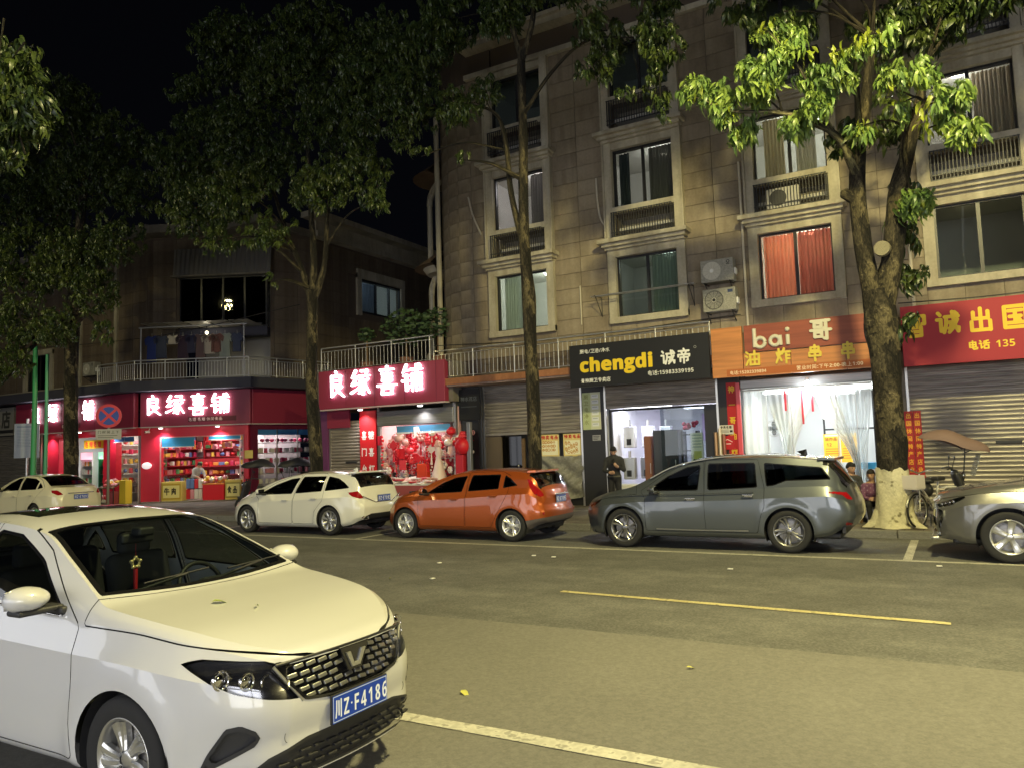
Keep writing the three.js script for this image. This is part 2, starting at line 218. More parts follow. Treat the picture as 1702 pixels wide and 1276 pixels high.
  [[-1.08, -16.22], [-8.6, -16.05], [-15.5, -16.05], [-27.2, -16.05]].forEach(([x, z]) => { const p = []; for (let i = 0; i < 40; i++) { const a = i / 40 * 6.283, c = Math.cos(a), d = Math.sin(a), q = 0.56 / Math.max(Math.abs(c), Math.abs(d) * 1.4) * (0.92 + 0.14 * hash2(i, Math.round(x))); p.push([x + q * c, z + Math.max(q * d, -0.5) * 1]); } structure('tree_pit_soil', flat(p.map(([a, b]) => [a, Math.min(b, -15.7)]), 0.136), G.soil ??= mat(0.2, 0.15, 0.1, 0.95, { map: grain, bumpMap: grainBump, bumpScale: 0.03 })); });
}
// ---------------------------------------------------------------- vehicles
const K = 7; // floats per soup vertex: position, normal, row
function cut(soup, fn) { // split triangles along fn = 0 -> [inside (fn < 0), outside]
  const a = [], b = [], n = soup.length / (3 * K);
  const put = (out, t) => { for (const p of t) for (let c = 0; c < K; c++) out.push(p[c]); };
  for (let i = 0; i < n; i++) {
    const P = [], D = [];
    for (let k = 0; k < 3; k++) { const o = (i * 3 + k) * K, p = []; for (let c = 0; c < K; c++) p.push(soup[o + c]); P.push(p); D.push(fn(p[0], p[1], p[2], p[6])); }
    const m = (D[0] < 0) + (D[1] < 0) + (D[2] < 0);
    if (m === 3) put(a, P); else if (m === 0) put(b, P); else {
      const lone = m === 1, k = D.findIndex((d) => (d < 0) === lone), A = P[k], B = P[(k + 1) % 3], Cc = P[(k + 2) % 3], dA = D[k], mid = (Q, dQ) => { const t = dA / (dA - dQ); return A.map((x, c) => x + (Q[c] - x) * t); };
      const AB = mid(B, D[(k + 1) % 3]), AC = mid(Cc, D[(k + 2) % 3]), X = lone ? a : b, Y = lone ? b : a;
      put(X, [A, AB, AC]); put(Y, [AB, B, Cc]); put(Y, [AB, Cc, AC]);
    }
  }
  return [a, b];
}
function panelCut(soup, fn, gap = 0.004) { const [x, out] = cut(soup, (...q) => fn(...q) - gap), [inn, band] = cut(x, (...q) => fn(...q) + gap); return [inn, band, out]; }
function soupGeo(soup, push = 0) {
  const n = soup.length / K, p = new Float32Array(n * 3), m = new Float32Array(n * 3), uv = new Float32Array(n * 2);
  for (let i = 0; i < n; i++) { const o = i * K; for (let c = 0; c < 3; c++) { p[i * 3 + c] = soup[o + c] + soup[o + 3 + c] * push; m[i * 3 + c] = soup[o + 3 + c]; } uv[i * 2] = soup[o] + soup[o + 2] * 0.5; uv[i * 2 + 1] = soup[o + 1] + soup[o + 2] * 0.5; }
  const g = new THREE.BufferGeometry(); g.setAttribute('position', new THREE.BufferAttribute(p, 3)); g.setAttribute('normal', new THREE.BufferAttribute(m, 3)); g.setAttribute('uv', new THREE.BufferAttribute(uv, 2)); return g;
}
const ROWS = [3, 5, 5, 5, 6, 6, 6, 6], VB = 4, VR = 6; // rows per section segment; belt and roof rail in row numbers
function carShell(s) {
  const F = {}; for (const k of ['top', 'belt', 'wb', 'wm', 'wr', 'bot', 'nose', 'tail']) F[k] = pchip(s[k]);
  const xs = [], N = 150; for (let i = 0; i <= N; i++) { const t = i / N, e = t - 0.6 * Math.sin(2 * Math.PI * t) / (2 * Math.PI); xs.push(lerp(s.xr, s.xf, e)); }
  const section = (x) => {
    const top = F.top(x), belt = Math.min(F.belt(x), top - 0.015), wb = F.wb(x), wm = F.wm(x), wr = Math.min(F.wr(x), wb - 0.01), b = F.bot(x), H = belt - b, yr = belt + (top - belt) * (s.k7 ?? 0.9);
    const Z = [wm - 0.1, wm - 0.02, wm, wm - 0.012, wb, lerp(wb, wr, 0.4), wr, wr * 0.62, 0], Y = [b, b + 0.07, b + H * (s.c3 ?? 0.42), b + H * (s.c4 ?? 0.8), belt, lerp(belt, yr, 0.52), yr, yr + (top - yr) * 0.72, top];
    const cuts = [[0, 3], [3, 4], [4, 6], [6, 8]], piece = (A) => { const f = cuts.map(([a, b]) => pchip(A.slice(a, b + 1).map((v, i) => [a + i, v]))); return (q) => f[q < 3 ? 0 : q < 4 ? 1 : q < 6 ? 2 : 3](q); }, fz = piece(Z), fy = piece(Y), out = [];
    ROWS.forEach((n, k) => { for (let j = 0; j < n; j++) { const q = k + j / n; out.push([q, fz(q), fy(q)]); } }); out.push([8, 0, top]);
    return out;
  };
  const warp = (x, y, z, q) => {
    const wf = sstep(s.xf - 0.55, s.xf, x), wt = 1 - sstep(s.xr, s.xr + 0.5, x);
    let X = x + wf * (F.nose(y) - (s.planF ?? 0.16) * z * z) + wt * (-F.tail(y) + (s.planR ?? 0.1) * z * z), Z = z;
    if (q < VB) for (const wx of [0, -s.wheelbase]) { const d = Math.hypot(x - wx, y - s.wheelR), k = sstep(0.0, 0.12, s.belt ? F.belt(x) - y + 0.04 : 1); Z += Math.sign(z) * 0.018 * k * Math.exp(-(((d - s.archR - 0.045) / 0.075) ** 2)); }
    return [X, y, Z];
  };
  const pos = [], rows = [], tri = [];
  const grid = (list) => { // list of rings, each a list of [x,y,z,q]
    const base = pos.length / 3, w = list[0].length;
    for (const ring of list) for (const p of ring) { pos.push(...warp(...p)); rows.push(p[3]); }
    for (let i = 0; i < list.length - 1; i++) for (let j = 0; j < w - 1; j++) { const a = base + i * w + j, b = a + w; tri.push(a, b, a + 1, a + 1, b, b + 1); }
  };
  const full = (x) => { const h = section(x); return [...h.map(([q, z, y]) => [x, y, z, q]), ...h.slice(0, -1).reverse().map(([q, z, y]) => [x, y, -z, q])]; };
  grid(xs.map(full));
  const cap = (x, dir) => { const h = section(x), M = 22, rings = h.map(([q, z, y]) => { const r = []; for (let k = -M; k <= M; k++) r.push([x, y, z * k / M * dir, q]); return r; }); grid(rings); };
  cap(s.xf, 1); cap(s.xr, -1);
  // weld and smooth normals
  const key = new Map(), id = []; const WP = [], WR = [];
  for (let i = 0; i < rows.length; i++) { const k = pos.slice(i * 3, i * 3 + 3).map((v) => Math.round(v * 2e4)).join(); if (!key.has(k)) { key.set(k, WP.length); WP.push([pos[i * 3], pos[i * 3 + 1], pos[i * 3 + 2]]); WR.push(rows[i]); } id.push(key.get(k)); }
  const Nn = new Map(), T = [], side_ = (q) => (q < 3 ? 0 : q < 4 ? 1 : q < 6 ? 2 : 3); // normals kept apart across the pressed edges
  for (let i = 0; i < tri.length; i += 3) {
    let [a, b, c] = [id[tri[i]], id[tri[i + 1]], id[tri[i + 2]]]; if (a === b || b === c || a === c) continue;
    const A = WP[a], B = WP[b], D = WP[c], u = [B[0] - A[0], B[1] - A[1], B[2] - A[2]], v = [D[0] - A[0], D[1] - A[1], D[2] - A[2]];
    let n = [u[1] * v[2] - u[2] * v[1], u[2] * v[0] - u[0] * v[2], u[0] * v[1] - u[1] * v[0]];
    const cx = (A[0] + B[0] + D[0]) / 3, mid = clamp(cx, s.xr + 0.6, s.xf - 0.6), o = [cx - mid, (A[1] + B[1] + D[1]) / 3 - 0.55, (A[2] + B[2] + D[2]) / 3];
    if (n[0] * o[0] + n[1] * o[1] + n[2] * o[2] < 0) { n = n.map((q) => -q); [b, c] = [c, b]; }
    const bk = side_((WR[a] + WR[b] + WR[c]) / 3); for (const k of [a, b, c]) { const id2 = k * 4 + bk; if (!Nn.has(id2)) Nn.set(id2, [0, 0, 0]); const t = Nn.get(id2); for (let q = 0; q < 3; q++) t[q] += n[q]; T.push(id2); }
  }
  const soup = [];
  for (const k2 of T) { const k = k2 >> 2, n = Nn.get(k2), L = Math.hypot(...n) || 1; soup.push(...WP[k], n[0] / L, n[1] / L, n[2] / L, WR[k]); }
  return { soup, F, warp };
}
const M = {
  rubber: mat(0.02, 0.02, 0.02, 0.85), blackPlastic: mat(0.025, 0.025, 0.027, 0.55), gloss: phys(0.012, 0.012, 0.013, 0.12, { clearcoat: 1 }), seam: mat(0.008, 0.008, 0.008, 0.9), chrome: mat(0.75, 0.75, 0.76, 0.16, { metalness: 1 }),
  cloth: mat(0.03, 0.03, 0.032, 0.9), seatCloth: mat(0.05, 0.05, 0.055, 0.8), lens: phys(1, 1, 1, 0.03, { transmission: 1, thickness: 0 }), bulb: mat(0.8, 0.8, 0.82, 0.1, { metalness: 1 }),
  glass: phys(0.62, 0.68, 0.66, 0.02, { transmission: 1, thickness: 0 }), tint: phys(0.09, 0.1, 0.105, 0.02, { transmission: 1, thickness: 0 }), tail: phys(0.32, 0.008, 0.012, 0.12, { clearcoat: 1 }), tailClear: phys(0.6, 0.5, 0.5, 0.1, { clearcoat: 1 }),
  disc: mat(0.3, 0.29, 0.28, 0.45, { metalness: 0.9 }), alloy: mat(0.62, 0.62, 0.6, 0.3, { metalness: 0.85 }), alloyDark: mat(0.07, 0.07, 0.072, 0.4, { metalness: 0.6 }), redPlastic: mat(0.5, 0.02, 0.03, 0.4),
};
const wheelCache = new Map();
function wheelGeos(R, W, rimR, sp) { // tyre, rim, disc; the axle along z, outer face towards +z
  const key = [R, W, rimR, JSON.stringify(sp)].join(); if (wheelCache.has(key)) return wheelCache.get(key);
  const lathe = (pts, n = 48) => new THREE.LatheGeometry(pts.map((p) => new THREE.Vector2(p[0], p[1])), n).rotateX(Math.PI / 2);
  const h = W / 2, tyreP = [[rimR, -h * 0.8], [rimR + 0.015, -h * 0.98], [R - 0.05, -h], [R - 0.02, -h * 0.92], [R - 0.004, -h * 0.75]];
  for (const k of [-0.42, 0, 0.42]) tyreP.push([R, h * (k - 0.16)], [R, h * (k + 0.12)], [R - 0.008, h * (k + 0.13)], [R - 0.008, h * (k + 0.17)]);
  tyreP.push([R - 0.004, h * 0.75], [R - 0.02, h * 0.92], [R - 0.05, h], [rimR + 0.02, h * 0.97], [rimR, h * 0.84]);
  const tyre = lathe(tyreP);
  const rim = [lathe([[rimR - 0.035, -h * 0.8], [rimR - 0.03, h * 0.55], [rimR - 0.016, h * 0.78], [rimR - 0.002, h * 0.9], [rimR + 0.006, h * 0.86], [rimR + 0.002, h * 0.6]])];
  const spoke = (ang, w0, w1, twist) => { // a tapered, crowned blade from hub to rim
    const r0 = 0.045, r1 = rimR - 0.02, pts = [], nn = 6, P = [], I = [];
    for (let i = 0; i <= nn; i++) { const t = i / nn, r = lerp(r0, r1, t), w = lerp(w0, w1, t), a = ang + twist * t * t, zf = h * (0.62 + 0.12 * t), cx = Math.cos(a), sx = Math.sin(a);
      for (const [k, dz] of [[-1, -0.03], [-1, 0], [-0.45, 0.008], [0.45, 0.008], [1, 0], [1, -0.03]]) P.push(cx * r - sx * w * k, sx * r + cx * w * k, zf + dz - 0.012 * Math.sin(t * 3)); }
    for (let i = 0; i < nn; i++) for (let j = 0; j < 5; j++) { const a = i * 6 + j, b = a + 6; I.push(a, b, a + 1, a + 1, b, b + 1); }
    const g = new THREE.BufferGeometry(); g.setAttribute('position', new THREE.Float32BufferAttribute(P, 3)); g.setIndex(I); const q = g.toNonIndexed(); q.computeVertexNormals(); return q;
  };
  for (let i = 0; i < sp.n; i++) { const a = i / sp.n * 2 * Math.PI + Math.PI / 2 + (sp.turn ?? 0); for (const o of sp.off) rim.push(spoke(a + o, sp.w0, sp.w1, sp.twist ?? 0)); }
  rim.push(lathe([[0.0001, h * 0.72], [0.03, h * 0.72], [0.036, h * 0.66], [0.06, h * 0.6], [0.062, h * 0.4]], 20));
  const out = { tyre, rim: merged(rim), disc: merged([lathe([[0.05, 0.0], [rimR * 0.72, 0.0], [rimR * 0.72, 0.02], [0.05, 0.02]], 32), lathe([[rimR - 0.03, -h * 0.75], [0.02, -h * 0.7]], 24), box(0.05, 0.12, 0.05, -rimR * 0.62, 0.02, 0.015)]) };
  for (let i = 0; i < 5; i++) { const a = i / 5 * 2 * Math.PI; } wheelCache.set(key, out); return out;
}
function plateMat(text, blur) { return mat(1, 1, 1, 0.4, { map: canvasTex(256, 82, (g) => { g.fillStyle = '#1440b0'; g.fillRect(0, 0, 256, 82); g.strokeStyle = '#dfe6f5'; g.lineWidth = 2.5; g.strokeRect(4, 4, 248, 74); g.fillStyle = g.strokeStyle = '#eef2ff';
  let x = 12; for (const ch of text) { if (ch === '·') { g.beginPath(); g.arc(x + 5, 41, 3.4, 0, 7); g.fill(); x += 12; continue; } if (GLYPH[ch]) drawGlyph(g, ch, x, 13, 31, 56, 6); else { g.save(); g.translate(x + 15.5, 68); g.scale(0.86, 1.2); g.font = 'bold 56px sans-serif'; g.textAlign = 'center'; g.fillText(ch, 0, 0); g.restore(); } x += 34; } }) }); }
function car(name, label, group, s, paint, pos, turn) {
  const root = thing(name, label, 'car', pos, turn, group);
  const { soup, F, warp } = carShell(s); let body = soup, gaps = [], x, y;
  const side = (z) => Math.abs(z) > 0.25;
  // wheel arches
  for (const wx of [0, -s.wheelbase]) { [, body] = cut(body, (px, py, pz, q) => (q < VB + 0.3 && Math.abs(pz) > 0.3 ? Math.hypot(px - wx, py - s.wheelR) - s.archR : 1)); }
  for (const wx of [0, -s.wheelbase]) for (const sg of [-1, 1]) {
    const P = [], n = 26, R = s.archR + 0.006, zo = sg * (F.wm(wx) - 0.02), zi = sg * (F.wm(wx) - 0.42); for (let i = 0; i <= n; i++) { const a = lerp(-0.45, Math.PI + 0.45, i / n); P.push([wx + R * Math.cos(a), s.wheelR + R * Math.sin(a)]); }
    const q = []; for (let i = 0; i < n; i++) { const [x0, y0] = P[i], [x1, y1] = P[i + 1]; q.push(x0, y0, zo, x1, y1, zo, x0, y0, zi, x1, y1, zo, x1, y1, zi, x0, y0, zi, wx, s.wheelR, zi, x0, y0, zi, x1, y1, zi); }
    const g = new THREE.BufferGeometry(); g.setAttribute('position', new THREE.Float32BufferAttribute(q, 3)); g.computeVertexNormals(); part('wheel_arch_liner', g, M.blackPlastic, root);
  }
  // glass
  const glassParts = [];
  const W = (nm, fn, m, rim = 0.03) => { let g; [g, body] = cut(body, fn); let [pane, edge] = cut(g, (...a) => fn(...a) + rim); glassParts.push([nm, pane, edge, m]); };
  W('windshield', (px, py, pz, q) => (q < VR - 0.4 ? 1 : Math.max(Math.abs(pz) - (F.wr(px) - 0.02), px - (s.cowl - 0.16 * pz * pz), (s.header - 0.1 * pz * pz) - px)), s.clear ?? M.tint, 0.035);
  W('rear_window', (px, py, pz, q) => (q < VR - 0.5 ? 1 : Math.max(Math.abs(pz) - (s.rearW ?? F.wr(px) - 0.03), px - (s.rearTop + 0.12 * pz * pz), (s.rearBase + 0.1 * pz * pz) - px)), s.tint ?? M.tint, 0.03);
  for (const poly of s.windows) for (const sg of [1, -1]) W('side_window', (px, py, pz, q) => (pz * sg < 0.3 || q > VR + 0.2 || q < VB - 0.8 ? 1 : sdPoly(px, py, poly)), poly.m ?? s.tint ?? M.tint, 0.016);
  for (const [nm, pane, edge, m] of glassParts) if (pane.length) { const o = part(nm, soupGeo(pane, -0.006), m, root); if (edge.length) part('window_seal', soupGeo(edge, -0.003), M.gloss, o); }
  if (s.sunroof) { let a, b; [a, b, body] = panelCut(body, (px, py, pz, q) => (q < VR ? 1 : Math.max(Math.abs(pz) - 0.41, px - s.sunroof[1] + 0.05 * pz * pz, s.sunroof[0] - px)), 0.006); part('sunroof', soupGeo(a, -0.001), M.gloss, root); gaps.push(...b); }
  // lamps and other insets: [name, fn, material, push]
  for (const it of s.insets ?? []) { let a, b; for (const sg of it.both === false ? [0] : [1, -1]) { const fn = (px, py, pz, q) => (sg && pz * sg < 0 ? 1 : it.fn(px, py, Math.abs(pz), q, pz)); [a, body] = cut(body, fn); if (!a.length) continue;
    const o = part(it.name, soupGeo(a, it.push ?? 0), it.m, root); if (it.lens) part('lens', soupGeo(a, 0.002), M.lens, o); if (it.rim) { const [, e] = cut(a, (...v) => fn(...v) + it.rim); part('surround', soupGeo(e, it.rimPush ?? 0.006), it.rimM ?? M.gloss, o); } it.after?.(o, sg); } }
  // panels
  if (s.hood !== false) { let a, b; [a, b, body] = panelCut(body, (px, py, pz, q) => (q < VB - 0.9 ? 1 : Math.max((F.belt(px) - (s.hoodDrop ?? 0.012) - py), (s.cowl + 0.03 - 0.16 * pz * pz) - px)), 0.0035); part('hood', soupGeo(a), paint, root); gaps.push(...b); }
  const doors = [];
  for (const d of s.doors) for (const sg of [1, -1]) { let a, b; [a, b, body] = panelCut(body, (px, py, pz, q) => (pz * sg < 0.3 || q > VR + 0.3 ? 1 : sdPoly(px, py, d.poly) - 0.03), 0.0035); const o = part('door', soupGeo(a), paint, root); gaps.push(...b); const hz = F.wm(d.handle[0]) + 0.004;
    part('handle', merged([rbox(0.19, 0.028, 0.03, 0.012, d.handle[0], d.handle[1], sg * (hz + 0.012)), rbox(0.13, 0.05, 0.01, 0.004, d.handle[0], d.handle[1] - 0.012, sg * (hz - 0.004))]), s.handleM ?? paint, o); }
  if (s.cladding) { let a; [a, body] = cut(body, (px, py, pz, q) => (q > VB - 1 ? 1 : s.cladding(px, py, Math.abs(pz)))); part('lower_cladding', soupGeo(a, 0.003), s.claddingM ?? M.blackPlastic, root); }
  part('body', soupGeo(body), paint, root);
  part('panel_gap', soupGeo(gaps, -0.012), M.seam, root);
  // inner lining of the shell, floor and seats
  const [upper] = cut(body, (px, py, pz, q) => (px > s.cowl + 0.3 || px < s.rearBase - 0.05 ? 1 : 0.62 - py));
  part('interior_lining', soupGeo(upper, -0.03), M.cloth, root);
  part('floor_pan', merged([rbox(s.xf - s.xr - 0.5, 0.1, s.hw * 1.5, 0.04, (s.xf + s.xr) / 2, 0.27, 0), box(0.05, 0.75, s.hw * 1.62, s.cowl + 0.08, 0.6, 0), box(0.05, 0.6, s.hw * 1.6, s.rearBase + 0.1, 0.62, 0)]), M.blackPlastic, root);
  const seat = (sx, sz, w = 0.5) => { const o = part('seat', merged([rbox(0.52, 0.16, w, 0.06, sx, 0.52, sz, 3), rbox(0.15, 0.62, w * 0.96, 0.07, 0, 0, 0, 3).rotateZ(0.24).translate(sx - 0.3, 0.84, sz)]), M.seatCloth, root); for (const k of w > 0.8 ? [-0.36, 0.36] : [0]) part('headrest', merged([rbox(0.1, 0.17, 0.25, 0.045, sx - 0.4, 1.21, sz + k, 3), bar([sx - 0.385, 1.05, sz + k - 0.06], [sx - 0.4, 1.18, sz + k - 0.06], 0.006, 6), bar([sx - 0.385, 1.05, sz + k + 0.06], [sx - 0.4, 1.18, sz + k + 0.06], 0.006, 6)]), M.seatCloth, o); };
  const sx = s.cowl - 0.95; seat(sx, -s.hw * 0.43); seat(sx, s.hw * 0.43); seat(sx - 0.85, 0, s.hw * 1.45);
  part('dashboard', merged([rbox(0.46, 0.2, s.hw * 1.6, 0.07, s.cowl - 0.18, F.belt(s.cowl) - 0.07, 0, 3), rbox(0.18, 0.12, 0.3, 0.03, s.cowl - 0.36, F.belt(s.cowl) - 0.0, -s.hw * 0.43, 2)]), M.cloth, root);
  const sw = new THREE.TorusGeometry(0.175, 0.016, 8, 36), spk = merged([sw, rbox(0.34, 0.045, 0.02, 0.01), rbox(0.045, 0.17, 0.02, 0.01, 0, -0.085, 0), rbox(0.12, 0.1, 0.04, 0.02)]);
  part('steering_wheel', spk.rotateY(Math.PI / 2).rotateZ(0.38).translate(s.cowl - 0.58, F.belt(s.cowl) - 0.03, -s.hw * 0.43), M.blackPlastic, root);
  // mirrors
  for (const sg of [1, -1]) { const [mx, my] = s.mirror, mz = sg * (F.wb(mx) + 0.14); const cap = new THREE.SphereGeometry(1, 22, 16); const p = cap.attributes.position; for (let i = 0; i < p.count; i++) { const X = p.getX(i), Y = p.getY(i), Zz = p.getZ(i); p.setXYZ(i, (X < -0.35 ? -0.35 : X) * 0.1, Y * 0.068 * (1 + 0.12 * Zz * sg) + 0.012, Zz * 0.118); } cap.computeVertexNormals();
    const o = part('mirror', cap, s.mirrorM ?? paint, root, [mx, my, mz]); part('mirror_arm', merged([rbox(0.13, 0.036, 0.25, 0.016, 0.005, -0.055, -sg * 0.05), rbox(0.16, 0.05, 0.05, 0.02, 0.03, -0.07, -sg * 0.15)]), M.blackPlastic, o); part('mirror_glass', rbox(0.006, 0.1, 0.19, 0.003, -0.037, 0.01, 0), M.chrome, o); }
  // wheels
  const wg = wheelGeos(s.wheelR, s.wheelW ?? 0.2, s.rimR, s.spokes);
  for (const wx of [0, -s.wheelbase]) for (const sg of [1, -1]) { const w = new THREE.Group(); w.name = 'wheel'; w.position.set(wx, s.wheelR, sg * (F.wm(wx) - (s.wheelW ?? 0.2) / 2 - 0.012)); if (sg < 0) w.rotation.y = Math.PI; w.rotation.z = (s.steer && wx === 0 ? 0 : 0) + rr(0, 1.2); root.add(w); part('tyre', wg.tyre, M.rubber, w); part('rim', wg.rim, s.rimM ?? M.alloy, w); part('brake_disc', wg.disc, M.disc, w); }
  // plates
  const surfF = (py, pz) => warp(s.xf, py, pz, 3)[0], surfR = (py, pz) => warp(s.xr, py, pz, 3)[0];
  if (s.plateF) { const p = part('number_plate', new THREE.PlaneGeometry(0.44, 0.14).rotateY(Math.PI / 2), s.plateM, root, [surfF(s.plateF, 0) + 0.022, s.plateF, 0]); part('plate_backing', rbox(0.014, 0.148, 0.448, 0.003, -0.009, 0, 0), M.blackPlastic, p); }
  if (s.plateR) { const p = part('number_plate', new THREE.PlaneGeometry(0.44, 0.14).rotateY(-Math.PI / 2), s.plateM, root, [surfR(s.plateR, 0) - (s.plateROut ?? 0.022), s.plateR, 0]); part('plate_backing', rbox(0.014, 0.148, 0.448, 0.003, 0.009, 0, 0), M.blackPlastic, p); }
  s.finish?.(root, F, surfF, surfR, paint);
  return root;
}
// ---------------------------------------------------------------- the block on the right: flats over shops
const stain = tex(512, (u, v) => { const m = fbm(u * 4, v * 4, 4, 5), s = fbm(u * 24, v * 3, 24, 4, 3), f = fbm(u * 80, v * 80, 80, 2); return [0.72 + 0.26 * (m - 0.5) + 0.16 * (s - 0.5) + 0.07 * (f - 0.5), 0.71 + 0.27 * (m - 0.5) + 0.18 * (s - 0.5) + 0.07 * (f - 0.5), 0.68 + 0.28 * (m - 0.5) + 0.2 * (s - 0.5) + 0.07 * (f - 0.5)]; }, 3.7);
const brush = tex(256, (u, v) => 0.72 + 0.3 * (fbm(u * 4, v * 60, 4, 3, 60) - 0.5), 1.5);
const B = {
  tiles: [[0.54, 0.455, 0.35], [0.52, 0.435, 0.335], [0.56, 0.475, 0.365], [0.53, 0.445, 0.335]].map((c) => mat(...c, 0.62, { map: stain })), grout: mat(0.13, 0.1, 0.075, 0.9), stone: mat(0.92, 0.86, 0.72, 0.75, { map: stain }), dark: mat(0.03, 0.03, 0.032, 0.5), alu: mat(0.035, 0.035, 0.038, 0.4, { metalness: 0.4 }),
  pane: phys(0.75, 0.8, 0.8, 0.02, { transmission: 1, thickness: 0 }), room: mat(0.6, 0.58, 0.54, 0.9), roomDark: mat(0.45, 0.43, 0.4, 0.9), steel: mat(0.62, 0.61, 0.58, 0.28, { metalness: 0.9 }), pipe: mat(0.55, 0.5, 0.4, 0.6), conc: mat(0.45, 0.42, 0.38, 0.9, { map: stain }), fascia: mat(0.75, 0.32, 0.15, 0.6, { map: stain }), soffit: mat(0.8, 0.6, 0.56, 0.8, { map: stain }),  // roomDark: room grey darkened, shade of unlit rooms put into the colour
  shutter: mat(0.62, 0.56, 0.5, 0.42, { metalness: 0.35, map: brush }), redPaint: mat(0.5, 0.016, 0.03, 0.5), white: mat(0.78, 0.78, 0.76, 0.6), black: mat(0.02, 0.02, 0.022, 0.4), blue: mat(0.05, 0.2, 0.5, 0.55), wood: mat(0.3, 0.18, 0.09, 0.6, { map: brush }),
};
const ZW = -20.4, COLS = [-12.3, -8.28, -4.32, -0.3], LV = [[5.43, 7.16], [8.6, 10.31], [11.88, 13.5]];
const flats = thing('apartment_building', 'tan tiled four-storey block of flats over shops with a rounded corner', 'building', [0, 0, 0]);
const corner = (t, r = 2.2) => [-12.9 - r * Math.sin(t), ZW - r * (1 - Math.cos(t))]; // plan of the rounded corner
{
  // piers and spandrels behind the cladding
  const core = [box2(-12.9, -12.1, 0.13, 15.2, ZW - 0.3, ZW - 0.02)];
  for (let i = 0; i < 4; i++) { const L = COLS[i] + 0.24, R = L + 1.8, N = i < 3 ? COLS[i + 1] + 0.24 : 4; core.push(box2(R, N, 4.1, 15.2, ZW - 0.3, ZW - 0.02)); let y = 4.1; [...LV, [15.2, 15.2]].forEach(([a, b], q) => { if (q === 1 || q === 2) core.push(box2(L, R, y, a - 0.94, ZW - 0.3, ZW - 0.021), box2(L, R, a - 0.2, a, ZW - 0.3, ZW - 0.021)); else core.push(box2(L, R, y, a, ZW - 0.3, ZW - 0.021)); y = b; }); }
  core.push(box2(-12.05, 4, 3.4, 4.1, ZW - 0.3, ZW - 0.03), box2(-12.9, 4, 15.0, 15.2, ZW - 6, ZW - 0.3));
  for (let k = 0; k < 12; k++) { const [x0, z0] = corner(k / 12 * Math.PI / 2), [x1, z1] = corner((k + 1) / 12 * Math.PI / 2), L = Math.hypot(x1 - x0, z1 - z0), g = box(L + 0.02, 15.1, 0.2, 0, 7.6, -0.12); g.rotateY(-Math.atan2(z1 - z0, x1 - x0) + Math.PI).translate((x0 + x1) / 2, 0, (z0 + z1) / 2); core.push(g); }
  core.push(box2(-15.3, -15.1, 0.13, 15.2, -32, ZW - 2.2));
  part('wall', merged(core), B.grout, flats);
  // cladding panels, one by one, with recessed joints
  const cache = new Map(), tile = (x0, x1, y0, y1) => { if (x1 - x0 < 0.06) return; const w = x1 - x0 - 0.012, h = y1 - y0 - 0.012, k = w.toFixed(3) + h.toFixed(3) + Math.floor(rnd() * 5); if (!cache.has(k)) { const bg = box(w, h, 0.03), q = bg.attributes.uv, ou = rr(0, 3.7), ov = rr(0, 3.7); for (let i = 0; i < q.count; i++) q.setXY(i, q.getX(i) + ou, q.getY(i) + ov); cache.set(k, bg); } const o = part('cladding_panel', cache.get(k), B.tiles[Math.floor(rnd() * 4)], flats, [(x0 + x1) / 2, (y0 + y1) / 2, ZW + rr(-0.002, 0.002)]); };
  const H = 0.4545, y0 = 4.64;
  const piers = [[-12.9, -12.3], ...COLS.map((L, i) => [L + 2.28, i < 3 ? COLS[i + 1] : 2.6])];
  for (let r = 0; r < 20; r++) for (const [a, b] of piers) { if (b - a < 1) tile(a, b, y0 + r * H, y0 + (r + 1) * H); else { const m = (a + b) / 2 - 0.02, yy = y0 + r * H; tile(a, m, yy, yy + H); tile(m, b, yy, yy + H); } }
  for (const L of COLS) { tile(L, L + 0.76, y0, 5.25); tile(L + 0.76, L + 1.52, y0, 5.25); tile(L + 1.52, L + 2.28, y0, 5.25); }
  const cg = new Map(); for (let r = 0; r < 20; r++) for (let k = 0; k < 6; k++) { const t0 = k / 6 * 1.5, t1 = (k + 1) / 6 * 1.5, [xa, za] = corner(t0), [xb, zb] = corner(t1), L = Math.hypot(xb - xa, zb - za); if (!cg.has(k)) { const P = [], n = 4; const g = new THREE.BoxGeometry(L - 0.012, H - 0.012, 0.03); cg.set(k, g); } const o = part('cladding_panel', cg.get(k), B.tiles[(r * 7 + k * 3) % 4], flats, [(xa + xb) / 2, y0 + (r + 0.5) * H, (za + zb) / 2]); o.rotation.y = -Math.atan2(zb - za, xb - xa) + Math.PI; }
  // cornice and parapet
  part('cornice', merged([box2(-13.0, 4, 13.74, 13.9, ZW, ZW + 0.16), box2(-13.0, 4, 14.6, 14.78, ZW - 0.1, ZW + 0.42), box2(-13.0, 4, 14.78, 14.9, ZW - 0.1, ZW + 0.55)]), B.stone, flats);
  const pipes = [bar([-4.46, 4.6, ZW + 0.07], [-4.46, 9.2, ZW + 0.07], 0.035), bar([-9.2, 5.35, ZW + 0.05], [-9.2, 6.5, ZW + 0.05], 0.025), tube([[-8.55, 9.6, ZW + 0.06], [-8.53, 8.9, ZW + 0.07], [-8.45, 8.35, ZW + 0.07], [-8.3, 8.1, ZW + 0.07]], 0.03), tube([[-13.0, 9.9, ZW + 0.06], [-12.85, 9.3, ZW + 0.06], [-12.55, 8.6, ZW + 0.07]], 0.03), bar([-0.6, 4.7, ZW + 0.06], [-0.6, 9.2, ZW + 0.06], 0.04)];
  for (const g of pipes) part('drainpipe', g, B.pipe, flats);
  part('drainpipe', bar([-14.62, 4.6, -20.95], [-14.62, 13.5, -20.95], 0.09, 10), B.stone, flats);
